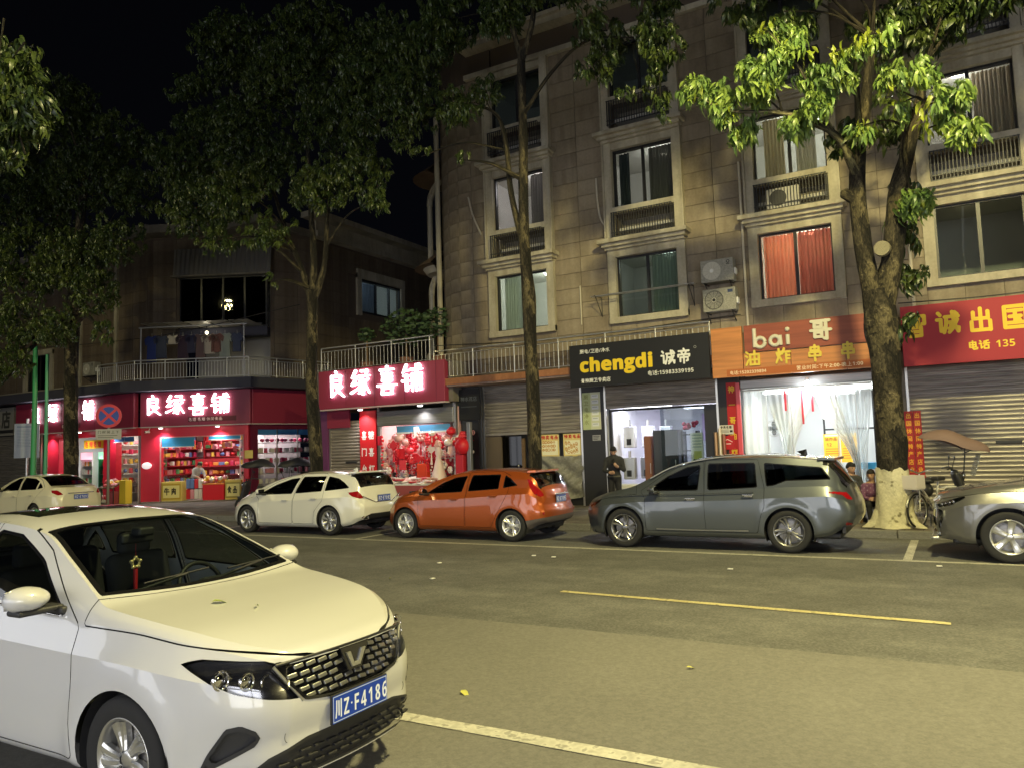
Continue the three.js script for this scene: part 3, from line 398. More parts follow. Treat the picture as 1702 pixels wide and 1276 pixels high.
  // curved bay balconies on the flank
  for (const y of [7.35, 10.6]) {
    const arch = []; for (let k = 0; k <= 8; k++) { const a = k / 8 * Math.PI / 2; arch.push([-15.1 - 0.75 * Math.sin(a), y + 0.9 - 0.9 * (1 - Math.cos(a)), -22.2]); }
    part('bay_frame', merged([tube(arch, 0.11, 14, 8), bar([-15.85, y, -22.2], [-15.85, y - 2.0, -22.2], 0.1), bar([-15.15, y + 0.9, -22.2], [-15.15, y - 2.6, -22.2], 0.12), tube([[-15.85, y - 2, -22.2], [-16.0, y - 2.25, -22.2], [-15.85, y - 2.5, -22.2]], 0.11, 10, 8)]), B.stone, flats);
    part('bay_canopy', new THREE.CylinderGeometry(0.45, 1.25, 0.6, 20, 1, false, Math.PI, Math.PI).translate(-15.1, y + 1.15, -22.3), mat(0.32, 0.22, 0.15, 0.7, { map: stain }), flats);
    part('bay_glass', box2(-15.75, -15.2, y - 2.0, y + 0.3, -22.45, -22.4), M.tint, flats);
    part('bay_floor', new THREE.CylinderGeometry(0.95, 0.8, 0.2, 20, 1, false, Math.PI, Math.PI).translate(-15.1, y - 2.5, -22.3), B.stone, flats);
  }
}
// windows: stone surround, ledge, cage for the air conditioner, two sliding sashes, the room behind
const curtain = (x0, x1, y0, y1, z, m, folds = 9, amp = 0.05) => { const g = new THREE.PlaneGeometry(x1 - x0, y1 - y0, folds * 6, 1), p = g.attributes.position; for (let i = 0; i < p.count; i++) { const u = p.getX(i); p.setZ(i, amp * Math.sin((u / (x1 - x0)) * folds * 2 * Math.PI) + 0.4 * amp * Math.sin(u * 31)); } g.computeVertexNormals(); return g.translate((x0 + x1) / 2, (y0 + y1) / 2, z); };
const cloth = (r, g, b) => phys(r, g, b, 0.95, { transmission: 0.35, thickness: 0 });
const ROOMS = { // by column and storey: room light colour and strength, curtains [from, to, colour]
  '0,0': { c: [0.97, 1, 0.85], k: 9, cur: [[0.05, 0.55, [0.6, 0.62, 0.54]], [0.55, 0.8, [0.66, 0.68, 0.6]]] }, '0,1': { c: [1, 0.85, 0.85], k: 5, cur: [[1.1, 1.75, [0.3, 0.27, 0.25]]] }, '1,1': { c: [1, 0.92, 0.85], k: 4, cur: [[0.05, 0.35, [0.06, 0.07, 0.07]], [0.95, 1.75, [0.14, 0.13, 0.11]]] },
  '1,0': { c: [0.92, 1, 0.86], k: 1.2, cur: [[0.9, 1.75, [0.45, 0.5, 0.42]]] }, '2,0': { c: [1, 0.8, 0.62], k: 20, cur: [[0.04, 0.88, [0.9, 0.42, 0.28]], [0.9, 1.76, [0.5, 0.17, 0.13]]] }, '2,1': { c: [1, 0.95, 0.8], k: 9, cur: [[0.2, 0.72, [0.6, 0.5, 0.32]], [1.0, 1.5, [0.55, 0.48, 0.38]]] },  // left salmon curtain coloured lighter to look more strongly lit
  '3,1': { c: [1, 0.9, 0.78], k: 9, cur: [[1.0, 1.78, [0.4, 0.34, 0.26]]] }, '3,0': { c: [1, 0.7, 0.5], k: 0.4, cur: [] }, '0,2': { k: 0 }, '1,2': { k: 0 }, '2,2': { k: 0 }, '3,2': { k: 0 },
};
COLS.forEach((L, ci) => {
  // full-height strips beside the windows of a column
  const P = (n, g, m) => part(n, g, m, flats);
  P('window_column_trim', merged([box2(L, L + 0.24, 7.66, 13.74, ZW - 0.02, ZW + 0.15), box2(L + 2.04, L + 2.28, 7.66, 13.74, ZW - 0.02, ZW + 0.15), box2(L - 0.03, L + 0.02, 7.66, 13.74, ZW, ZW + 0.2), box2(L + 2.26, L + 2.31, 7.66, 13.74, ZW, ZW + 0.2)]), B.stone);
  LV.forEach(([a, b], li) => {
    const w = new THREE.Group(); w.name = 'window'; flats.add(w);
    const x0 = L + 0.24, x1 = L + 2.04, xm = (x0 + x1) / 2, zf = ZW - 0.12;
    if (li === 0) for (const q of [L, L + 2.04]) part('jamb', box2(q, q + 0.24, a - 0.16, b + 0.2, ZW - 0.02, ZW + 0.13), B.stone, w);
    part('sill', box2(L - (li ? -0.24 : 0), L + (li ? 2.04 : 2.28), a - 0.18, a - 0.002, ZW - 0.2, ZW + 0.16), B.stone, w); part('lintel', box2(L + 0.24, L + 2.04, b, b + 0.2, ZW - 0.2, ZW + 0.12), B.stone, w);
    if (li < 2) part('ledge', merged([box2(L - 0.02, L + 2.3, b + 0.2, b + 0.27, ZW - 0.02, ZW + 0.24), box2(L - 0.08, L + 2.36, b + 0.27, b + 0.36, ZW - 0.02, ZW + 0.36), box2(L - 0.16, L + 2.44, b + 0.36, b + 0.47, ZW - 0.02, ZW + 0.5)]), B.stone, w);
    part('frame', merged([box2(x0, x0 + 0.05, a, b, zf, zf + 0.09), box2(x1 - 0.05, x1, a, b, zf, zf + 0.09), box2(x0 + 0.05, x1 - 0.05, a, a + 0.05, zf, zf + 0.088), box2(x0 + 0.05, x1 - 0.05, b - 0.05, b, zf, zf + 0.088), box2(xm - 0.04, xm + 0.04, a + 0.05, b - 0.05, zf + 0.01, zf + 0.08)]), B.alu, w);
    for (const [p0, p1] of [[x0 + 0.05, xm - 0.04], [xm + 0.04, x1 - 0.05]]) { const pg = box2(p0, p1, a + 0.05, b - 0.05, zf + 0.035, zf + 0.041); part('pane', pg, B.pane, w); }
    const R = ROOMS[ci + ',' + li], wallM = B.room, zb = ZW - 3.2;
    part('room', merged([box2(x0 - 0.7, x1 + 0.7, a - 0.5, b + 0.4, zb - 0.1, zb), box2(x0 - 0.8, x0 - 0.7, a - 0.6, b + 0.5, zb, ZW - 0.31), box2(x1 + 0.7, x1 + 0.8, a - 0.6, b + 0.5, zb, ZW - 0.31), box2(x0 - 0.7, x1 + 0.7, a - 0.6, a - 0.5, zb, ZW - 0.31), box2(x0 - 0.7, x1 + 0.7, b + 0.4, b + 0.5, zb, ZW - 0.31)]), wallM, w);
    for (const [c0, c1, col] of R.cur ?? []) part('curtain', curtain(x0 + c0, x0 + c1, a + 0.05, b + 0.02, ZW - 0.42, null, Math.round((c1 - c0) * 11)), cloth(...col), w);
    if (R.k > 0.2) { const lx = xm + (ci === 3 ? -0.15 : 0.1), ly = b + 0.3, lz = ci === 3 ? ZW - 0.9 : ZW - 1.7; part('ceiling_light', new THREE.CylinderGeometry(0.19, 0.16, 0.08, 20), glow(...R.c, 1.6 + R.k * 0.25), w, [lx, ly, lz]); const pl = new THREE.PointLight(C(...R.c), R.k); pl.position.set(lx, ly - 0.12, lz); pl.shadow.radius = 8; pl.castShadow = true; scene.add(pl); }
    if (R.k > 1 && ci === 1) part('wardrobe', box2(x0 + 0.2, x0 + 0.95, a - 0.5, b - 0.75, zb + 0.01, zb + 0.5), B.white, w);
    if (ci === 3 && li === 1) { part('wardrobe', box2(x0 - 0.3, x0 + 0.75, a - 0.4, a + 0.75, zb + 0.4, zb + 0.9), mat(0.55, 0.28, 0.12, 0.5), w); }
    if (ci === 0 && li === 0) part('wall_picture', box2(x0 + 0.75, x0 + 1.05, a + 0.35, a + 0.75, zb + 0.005, zb + 0.03), B.roomDark, w);
    if (li > 0) { // cage of bars with an air conditioner inside
      const y0 = a - 0.94, y1 = a - 0.2, g = []; for (let x = L + 0.27; x < L + 2.02; x += 0.075) g.push(box(0.022, y1 - y0, 0.014, x, (y0 + y1) / 2, ZW + 0.36)); for (const y of [y0 + 0.02, y1 - 0.02, y0 + 0.14]) g.push(box(1.78, 0.025, 0.02, L + 1.14, y, ZW + 0.362)); for (const z of [ZW + 0.1, ZW + 0.2, ZW + 0.3]) for (const x of [L + 0.26, L + 2.02]) g.push(box(0.014, y1 - y0, 0.014, x, (y0 + y1) / 2, z));
      part('guard_cage', merged(g), B.dark, w);
      part('niche', merged([box2(L + 0.24, L + 2.04, y0, y1, ZW - 0.72, ZW - 0.66), box2(L + 0.2, L + 0.24, y0, y1, ZW - 0.66, ZW - 0.31), box2(L + 2.04, L + 2.08, y0, y1, ZW - 0.66, ZW - 0.31), box2(L + 0.24, L + 2.04, y0 - 0.06, y0, ZW - 0.66, ZW - 0.31), box2(L + 0.24, L + 2.04, y1, y1 + 0.06, ZW - 0.66, ZW - 0.31)]), B.conc, w);
      if (ci === 2 && li === 1) { const ac = part('air_conditioner', merged([rbox(0.82, 0.52, 0.26, 0.02, L + 0.95, y0 + 0.3, ZW + 0.19)]), mat(0.5, 0.48, 0.44, 0.6), w); part('fan_grille', merged([new THREE.CylinderGeometry(0.21, 0.21, 0.02, 24).rotateX(Math.PI / 2).translate(L + 0.85, y0 + 0.3, ZW + 0.325)]), B.dark, ac); }
    }
  });
});
// the two air conditioners on the wall
function airCon(x, y, z, label, dark) {
  const t = thing('air_conditioner', label, 'air conditioner', [x, y, z]); t.userData.group = 'outdoor air conditioning units';
  part('casing', rbox(0.86, 0.6, 0.32, 0.025), mat(0.66, 0.64, 0.56, 0.5, { map: fine }), t); const g = []; for (const r of [0.07, 0.095, 0.12, 0.145, 0.17, 0.195, 0.22, 0.24]) g.push(new THREE.TorusGeometry(r, dark ? 0.008 : 0.005, 5, 28).translate(0, 0, 0.012)); for (let k = 0; k < 12; k++) g.push(box(0.16, 0.006, 0.006, 0.15, 0, 0.012).rotateZ(k * Math.PI / 6));
  const f = part('fan_opening', new THREE.CylinderGeometry(0.245, 0.245, 0.02, 32).rotateX(Math.PI / 2), mat(0.66, 0.64, 0.56, 0.5), t, [-0.13, 0, 0.155]); part('fan_grille', merged(g), dark ? B.alu : mat(0.4, 0.38, 0.33, 0.5), f); part('fan_hub', new THREE.CylinderGeometry(0.045, 0.045, 0.02, 16).rotateX(Math.PI / 2), dark ? B.alu : B.white, f, [0, 0, 0.014]);
  part('logo_mark', dark ? box(0.13, 0.08, 0.006, 0.3, 0.2, 0.162) : merged([new THREE.TorusGeometry(0.035, 0.01, 6, 20).translate(0.3, 0.2, 0.163), box(0.09, 0.02, 0.004, 0.3, 0.135, 0.162)]), dark ? mat(0.04, 0.06, 0.14, 0.4) : B.dark, t);
  part('bracket', merged([box(0.03, 0.03, 0.45, -0.33, -0.32, -0.02), box(0.03, 0.03, 0.45, 0.33, -0.32, -0.02), bar([-0.33, -0.32, 0.16], [-0.33, -0.55, -0.22], 0.014, 6), bar([0.33, -0.32, 0.16], [0.33, -0.55, -0.22], 0.014, 6)]), B.dark, t); part('service_valve', rbox(0.05, 0.16, 0.2, 0.02, 0.45, -0.05, 0), B.white, t);
}
airCon(-5.1, 6.3, ZW + 0.27, 'cream outdoor air conditioner with a pale fan hub, the upper of two on the wall', false);
airCon(-5.08, 5.52, ZW + 0.27, 'cream outdoor air conditioner with a black fan, the lower of two on the wall', true);
{ const t = thing('drying_rack', 'pair of thin laundry rods on wire brackets below a flat window', 'drying rack', [0, 0, 0]);
  for (const x of [-8.55, -5.85]) part('bracket', merged([bar([x, 6.05, ZW], [x, 6.05, ZW + 0.55], 0.012, 6), bar([x, 6.05, ZW + 0.5], [x, 5.5, ZW], 0.012, 6), bar([x, 6.05, ZW + 0.02], [x, 5.5, ZW + 0.02], 0.01, 6)]), B.dark, t); for (const z of [0.35, 0.5]) part('rod', bar([-8.7, 6.04, ZW + z], [-5.7, 6.04, ZW + z], 0.014, 8), B.steel, t); }
// terrace slab over the pavement and its railing
{
  const slab = thing('terrace_slab', 'rust-brown edged concrete terrace slab above the half-closed shutter', 'terrace'); part('edge', box2(-14.3, -5.2, 3.83, 4.02, -19.46, -19.4), B.fascia, slab); part('underside', box2(-14.3, -5.2, 3.78, 4.0, ZW, -19.46), B.soffit, slab);
  const railing = (name, label, pts, y0, y1, step, m, posts = true) => { const t = thing(name, label, 'railing'); t.userData.group = 'terrace railings';
    const bg = bar([0, y0 + 0.06, 0], [0, y1 - 0.12, 0], 0.009, 6), pg = bar([0, y0, 0], [0, y1, 0], 0.022, 8);
    for (let i = 0; i + 1 < pts.length; i++) { const [x0, z0] = pts[i], [x1, z1] = pts[i + 1], L = Math.hypot(x1 - x0, z1 - z0), n = Math.round(L / step);
      part('handrail', bar([x0, y1, z0], [x1, y1, z1], 0.026, 8), m, t); part('rail', bar([x0, y1 - 0.12, z0], [x1, y1 - 0.12, z1], 0.015, 6), m, t); part('rail', bar([x0, y0 + 0.07, z0], [x1, y0 + 0.07, z1], 0.015, 6), m, t);
      for (let k = 0; k <= n; k++) { const a = k / n, post = k % 10 === 0; part(post ? 'post' : 'baluster', post ? pg : bg, m, t, [lerp(x0, x1, a), 0, lerp(z0, z1, a)]); } } return t; };
  globalThis.railing = railing;
  railing('railing', 'steel railing along the terrace edge above the black kitchen shop sign', [[-13.9, -19.5], [-5.25, -19.5]], 4.02, 4.9, 0.145, B.steel);
}
// ---------------------------------------------------------------- shop fronts
function rollerShutter(parent, x0, x1, y0, y1, z, m, pitch = 0.105) { // curved interlocking slats in one sheet
  const n = Math.round((y1 - y0) / pitch), pts = []; for (let i = 0; i <= n; i++) { const y = y0 + (y1 - y0) * i / n; pts.push([y, 0]); if (i < n) for (const [a, d] of [[0.12, 0.002], [0.3, 0.016], [0.55, 0.022], [0.8, 0.014], [0.93, 0.0]]) pts.push([y + a * (y1 - y0) / n, d]); }
  const P = [], I = [], U = []; pts.forEach(([y, d]) => { P.push(x0, y, z + d, x1, y, z + d); U.push(x0, y, x1, y); }); for (let i = 0; i < pts.length - 1; i++) { const a = i * 2; I.push(a, a + 1, a + 2, a + 1, a + 3, a + 2); }
  const g = new THREE.BufferGeometry(); g.setAttribute('position', new THREE.Float32BufferAttribute(P, 3)); g.setAttribute('uv', new THREE.Float32BufferAttribute(U, 2)); g.setIndex(I); const q = g.toNonIndexed(); q.computeVertexNormals(); return part('curtain_of_slats', q, m, parent);
}
function shutterThing(label, x0, x1, y0, y1, z, m = B.shutter, lock) { const t = thing('roller_shutter', label, 'roller shutter'); rollerShutter(t, x0, x1, y0 + 0.07, y1, z, m); part('bottom_rail', rbox(x1 - x0, 0.08, 0.05, 0.01, (x0 + x1) / 2, y0 + 0.04, z + 0.01), m, t); part('guide', merged([box2(x0 - 0.05, x0 + 0.005, y0 < 1 ? y0 : 0.13, y1, z - 0.03, z + 0.05), box2(x1 - 0.005, x1 + 0.05, y0 < 1 ? y0 : 0.13, y1, z - 0.03, z + 0.05)]), B.steel, t); if (lock) part('lock_plate', rbox(0.5, 0.07, 0.03, 0.01, lock[0], lock[1], z + 0.035), B.dark, t); return t; }
function areaLight(parent, x, y, z, w, d, col, k, glowK = 3, dir = [0, -1, 0]) { // ceiling panel and the light just under it
  const p = part('ceiling_light', rbox(w, 0.05, d, 0.015), glow(...col, glowK), parent, [x, y, z]); const l = new THREE.RectAreaLight(C(...col), k, w, d); l.position.set(x, y - 0.04, z); l.lookAt(x + dir[0], y - 0.04 + dir[1], z + dir[2] + 1e-4); scene.add(l); return p;
}
function shopRoom(name, label, x0, x1, zf, depth, y1, wallM, floorM, ceilM = B.white) { const t = thing(name, label, 'shop interior'); const zb = zf - depth; part('back_wall', box2(x0 - 0.1, x1 + 0.1, 0.13, y1, zb - 0.1, zb), wallM, t); part('side_wall', box2(x0 - 0.1, x0, 0.13, y1, zb, zf), wallM, t); part('side_wall', box2(x1, x1 + 0.1, 0.13, y1, zb, zf), wallM, t); part('shop_ceiling', box2(x0, x1, y1 - 0.1, y1, zb, zf), ceilM, t); part('shop_floor', box2(x0, x1, 0.13, 0.16, zb, zf), floorM, t); return t; }
function board(name, label, cat, x0, x1, y0, y1, z, thick, sideM, W, draw, group, rot = 0) { // a flat sign with a printed face
  const t = thing(name, label, cat, [(x0 + x1) / 2, (y0 + y1) / 2, z], rot, group), w = x1 - x0, h = y1 - y0; part('panel', box(w, h, thick, 0, 0, -thick / 2 - 0.003), sideM, t);
  part('print', new THREE.PlaneGeometry(w, h), mat(1, 1, 1, 0.55, { map: canvasTex(W, Math.round(W * h / w), draw) }), t); return t; }
// piers between the shops
for (const [x0, x1, m, lab] of [[-14.2, -12.68, B.conc, 'grey rendered pier at the rounded corner beside the gift shop'], [-9.32, -8.6, B.black, 'black pier between the half-closed shutter and the kitchen shop'], [-5.36, -4.76, B.dark, 'dark pier between the kitchen shop and the snack shop'], [-1.6, -0.92, B.conc, 'grey pier between the snack shop and the closed red shop'], [3.0, 3.8, B.conc, 'grey pier beyond the closed red shop']]) solo('pier', box2(x0, x1, 0.13, 3.8, ZW - 0.35, ZW + 0.04), m, lab, 'pier');
// 1: half-closed shutter over a dark shop with posters and a tarpaulin
shutterThing('tan roller shutter half pulled down above two yellow posters', -12.64, -9.36, 2.24, 3.78, ZW, B.shutter);
{ const t = shopRoom('dark_shop', 'unlit shop room behind the half-pulled shutter', -12.64, -9.36, ZW - 0.12, 3.2, 3.4, B.roomDark, B.roomDark, B.roomDark); for (const x of [-12.5, -11.35]) part('door_post', rbox(0.1, 2.0, 0.08, 0.01, x, 1.13, ZW - 0.08), B.wood, t); part('glass_door', box2(-12.44, -11.42, 0.2, 2.2, ZW - 0.1, ZW - 0.09), M.tint, t); part('door_handle', merged([new THREE.SphereGeometry(0.035, 10, 8).translate(-11.52, 1.3, ZW - 0.05), new THREE.SphereGeometry(0.035, 10, 8).translate(-11.52, 1.18, ZW - 0.05)]), B.steel, t); part('lower_wall', box2(-10.75, -9.38, 0.13, 0.5, ZW - 0.1, ZW - 0.05), B.black, t); }
for (const [x0, x1] of [[-10.74, -10.12], [-9.98, -9.4]]) board('poster', 'yellow advertising poster with red print behind the half-pulled shutter', 'poster', x0, x1, 1.55, 2.22, ZW - 0.03, 0.01, B.white, 128, (g, w, h) => { g.fillStyle = '#e8d28a'; g.fillRect(0, 0, w, h); g.strokeStyle = '#c4382a'; for (const [i, ch] of [...'特卖电品'].entries()) drawGlyph(g, ch, 8 + i * 30, 8, 24, 24, 4); g.fillStyle = '#f6f0d0'; g.fillRect(10, h * 0.3, w - 20, h * 0.62); g.strokeStyle = '#c88a2a'; for (let k = 0; k < 26; k++) { g.lineWidth = 3; g.beginPath(); g.arc(18 + (k * 37) % (w - 36), h * 0.36 + (k * 23) % (h * 0.5), 5 + (k % 4), 0, 7); g.stroke(); } }, 'yellow posters under the shutter');
{ // tarpaulin hanging in folds
  const g = new THREE.PlaneGeometry(1.4, 1.2, 70, 50), p = g.attributes.position; for (let i = 0; i < p.count; i++) { const x = p.getX(i), y = p.getY(i), t = (0.6 - y) / 1.2; p.setXYZ(i, x * (1 + 0.03 * Math.sin(y * 7)), y - 0.06 * Math.sin((x + 0.7) / 1.4 * Math.PI) * (0.3 + t), 0.05 * Math.sin(x * 5 + y * 11 + 2 * Math.sin(x * 3)) * (0.3 + t) + 0.035 * Math.sin(y * 17 - Math.abs(x) * 12) + 0.1 * t); } g.computeVertexNormals(); solo('tarpaulin', g, mat(0.55, 0.54, 0.47, 0.6, { map: fine }), 'pale creased tarpaulin hung below the yellow posters', 'tarpaulin', [-10.05, 0.98, ZW + 0.0]); }
board('notice_board', 'tall pale printed notice board on the pier left of the kitchen shop', 'notice board', -9.28, -8.72, 2.3, 3.36, ZW + 0.06, 0.02, B.white, 160, (g, w, h) => { g.fillStyle = '#cfd3b8'; g.fillRect(0, 0, w, h); g.fillStyle = '#b9c494'; g.fillRect(0, 0, w * 0.45, h); g.fillStyle = g.strokeStyle = '#8d9560'; for (let k = 0; k < 5; k++) drawGlyph(g, '厨卫电净水'[k], 14, 16 + k * 52, 40, 40, 5); g.fillStyle = '#dfe3e6'; for (let k = 0; k < 6; k++) g.fillRect(84, 18 + k * 46, 60, 30); g.fillStyle = '#9aa4a8'; for (let k = 0; k < 6; k++) g.fillRect(90, 26 + k * 46, 44, 5); });
board('house_number_plate', 'small grey number plate on the black pier', 'plate', -9.0, -8.76, 1.98, 2.14, ZW + 0.055, 0.01, B.white, 64, (g, w, h) => { g.fillStyle = '#9a9aa0'; g.fillRect(0, 0, w, h); g.fillStyle = '#55555c'; for (let k = 0; k < 3; k++) g.fillRect(6, 8 + k * 11, w - 12 - k * 8, 5); });
// 2: kitchen and bathroom shop
shutterThing('tan roller shutter rolled up above the bright kitchen shop', -8.56, -5.4, 2.86, 3.62, ZW);
{
  const t = shopRoom('kitchen_shop', 'white lit kitchen and bathroom shop with cabinets and heaters', -8.5, -5.42, ZW - 0.12, 5.5, 3.1, mat(0.7, 0.7, 0.76, 0.5), mat(0.5, 0.5, 0.5, 0.35));
  areaLight(t, -7.7, 2.93, ZW - 1.0, 1.4, 0.35, [0.9, 0.93, 1], 26, 6); areaLight(t, -6.6, 2.93, ZW - 3.4, 1.4, 0.35, [0.86, 0.86, 1], 26, 6);
  part('door_frame', merged([box2(-8.5, -8.42, 0.13, 2.84, ZW - 0.1, ZW - 0.02), box2(-5.76, -5.42, 0.13, 2.84, ZW - 0.11, ZW - 0.03), box2(-8.42, -5.76, 2.78, 2.84, ZW - 0.1, ZW - 0.02)]), B.alu, t);
  part('shop_window', box2(-7.0, -5.76, 0.3, 2.78, ZW - 0.08, ZW - 0.07), B.pane, t);
  const zz = ZW - 0.12;
  const water = (x, z, y, lab, col) => { const h = thing('water_heater', lab, 'water heater', [x, y, z]); part('casing', rbox(0.36, 0.62, 0.2, 0.03), mat(...col, 0.25, { metalness: 0.5 }), h); part('control_panel', rbox(0.14, 0.18, 0.02, 0.008, 0, -0.14, 0.1), B.black, h); part('flue', new THREE.CylinderGeometry(0.04, 0.04, 0.2, 12), B.steel, h, [0, 0.4, 0]); h.userData.group = 'water heaters on show in the kitchen shop'; };
  for (const [x, z, y] of [[-8.2, zz - 0.7, 2.05], [-7.85, zz - 1.3, 2.05], [-7.5, zz - 1.9, 2.05]]) water(x, z, y, 'slim silver water heater hung high at the left in the kitchen shop', [0.75, 0.76, 0.8]);
  for (const [x, z, y] of [[-8.15, zz - 0.5, 1.15], [-7.78, zz - 0.9, 1.15]]) water(x, z, y, 'wide silver water heater on the lower stand in the kitchen shop', [0.5, 0.52, 0.56]);
  const cab = (x, w, h, d, z, lab, m) => { const c = thing('cabinet', lab, 'cabinet', [x, 0.16, z]); part('carcass', rbox(w, h, d, 0.01, 0, h / 2, 0), m, c); part('door_panel', rbox(w * 0.94, h * 0.96, 0.02, 0.005, 0, h / 2, d / 2 + 0.012), m, c); part('handle', rbox(0.02, 0.3, 0.03, 0.006, w * 0.38, h * 0.52, d / 2 + 0.03), B.steel, c); };
  cab(-7.0, 0.72, 2.05, 0.5, zz - 0.55, 'tall dark slate cabinet just inside the kitchen shop', mat(0.045, 0.05, 0.065, 0.3)); cab(-7.55, 0.2, 1.9, 0.5, zz - 0.6, 'narrow brown cabinet side in the kitchen shop', mat(0.25, 0.1, 0.06, 0.5)); cab(-8.05, 0.75, 0.55, 0.5, zz - 0.4, 'low white cabinet by the kitchen shop door', B.white);
  const sh = thing('display_rack', 'black display rack with ornaments in the kitchen shop', 'rack', [-6.42, 0.16, zz - 0.8]); for (let k = 0; k < 5; k++) part('shelf', box(0.4, 0.03, 0.35, 0, 0.1 + k * 0.45, 0), B.black, sh); part('upright', merged([box(0.03, 2.0, 0.35, -0.2, 1.0, 0), box(0.03, 2.0, 0.35, 0.2, 1.0, 0)]), B.black, sh);
  const fl = solo('flower_arrangement', merged(Array.from({ length: 14 }, () => new THREE.SphereGeometry(0.06, 8, 6).translate(rr(-0.2, 0.2), rr(0, 0.16), rr(-0.15, 0.15)))), mat(0.6, 0.06, 0.12, 0.7), 'red flowers on top of the black display rack', 'flowers', [-6.45, 2.24, zz - 0.8]);
  board('wall_poster', 'pale product poster standing behind the kitchen shop glass', 'poster', -6.3, -5.95, 1.1, 2.1, zz - 0.35, 0.02, B.white, 96, (g, w, h) => { g.fillStyle = '#dfe6ea'; g.fillRect(0, 0, w, h); g.fillStyle = '#b8c27a'; g.fillRect(20, h * 0.5, 60, h * 0.3); g.fillStyle = '#333a44'; g.fillRect(14, h * 0.72, 24, 30); g.fillStyle = '#9fb0bb'; for (let k = 0; k < 5; k++) g.fillRect(12, 14 + k * 22, w - 24, 8); });
  board('wall_picture', 'lilac printed banner on the back wall of the kitchen shop', 'poster', -7.4, -5.6, 1.9, 2.8, ZW - 5.55, 0.02, B.white, 256, (g, w, h) => { g.fillStyle = '#cdb6dd'; g.fillRect(0, 0, w, h); writeText(g, '厨卫净水', 16, 30, 46, 6, 0.2, '#e85aa0'); });
}
board('kitchen_shop_sign', 'black shop sign with yellow chengdi lettering and white characters', 'shop sign', -9.12, -5.22, 3.44, 4.6, -19.26, 0.12, B.black, 1024, (g, w, h) => {
  g.fillStyle = '#121318'; g.fillRect(0, 0, w, h); writeText(g, '厨电/卫浴/净水', 84, 36, 32, 4.2, 0.06, '#e9e9e4'); g.save(); g.translate(78, 198); g.scale(0.98, 0.86); g.font = 'bold 150px sans-serif'; g.fillStyle = g.strokeStyle = '#f2d023'; g.lineWidth = 9; g.lineJoin = 'round'; g.fillText('chengdi', 0, 0); g.strokeText('chengdi', 0, 0); g.restore(); g.strokeStyle = g.fillStyle = '#121318';
  writeText(g, '诚帝', 688, 96, 102, 14, 0.1, '#eeeeea'); g.strokeStyle = '#d8d8d4'; g.lineWidth = 2; g.beginPath(); g.arc(930, 92, 8, 0, 7); g.stroke(); writeText(g, '青神厨卫专卖店', 84, 246, 32, 4.6, 0.04, '#e9e9e4'); writeText(g, '电话:15983339195', 588, 226, 36, 4.6, 0.02, '#e9e9e4'); });
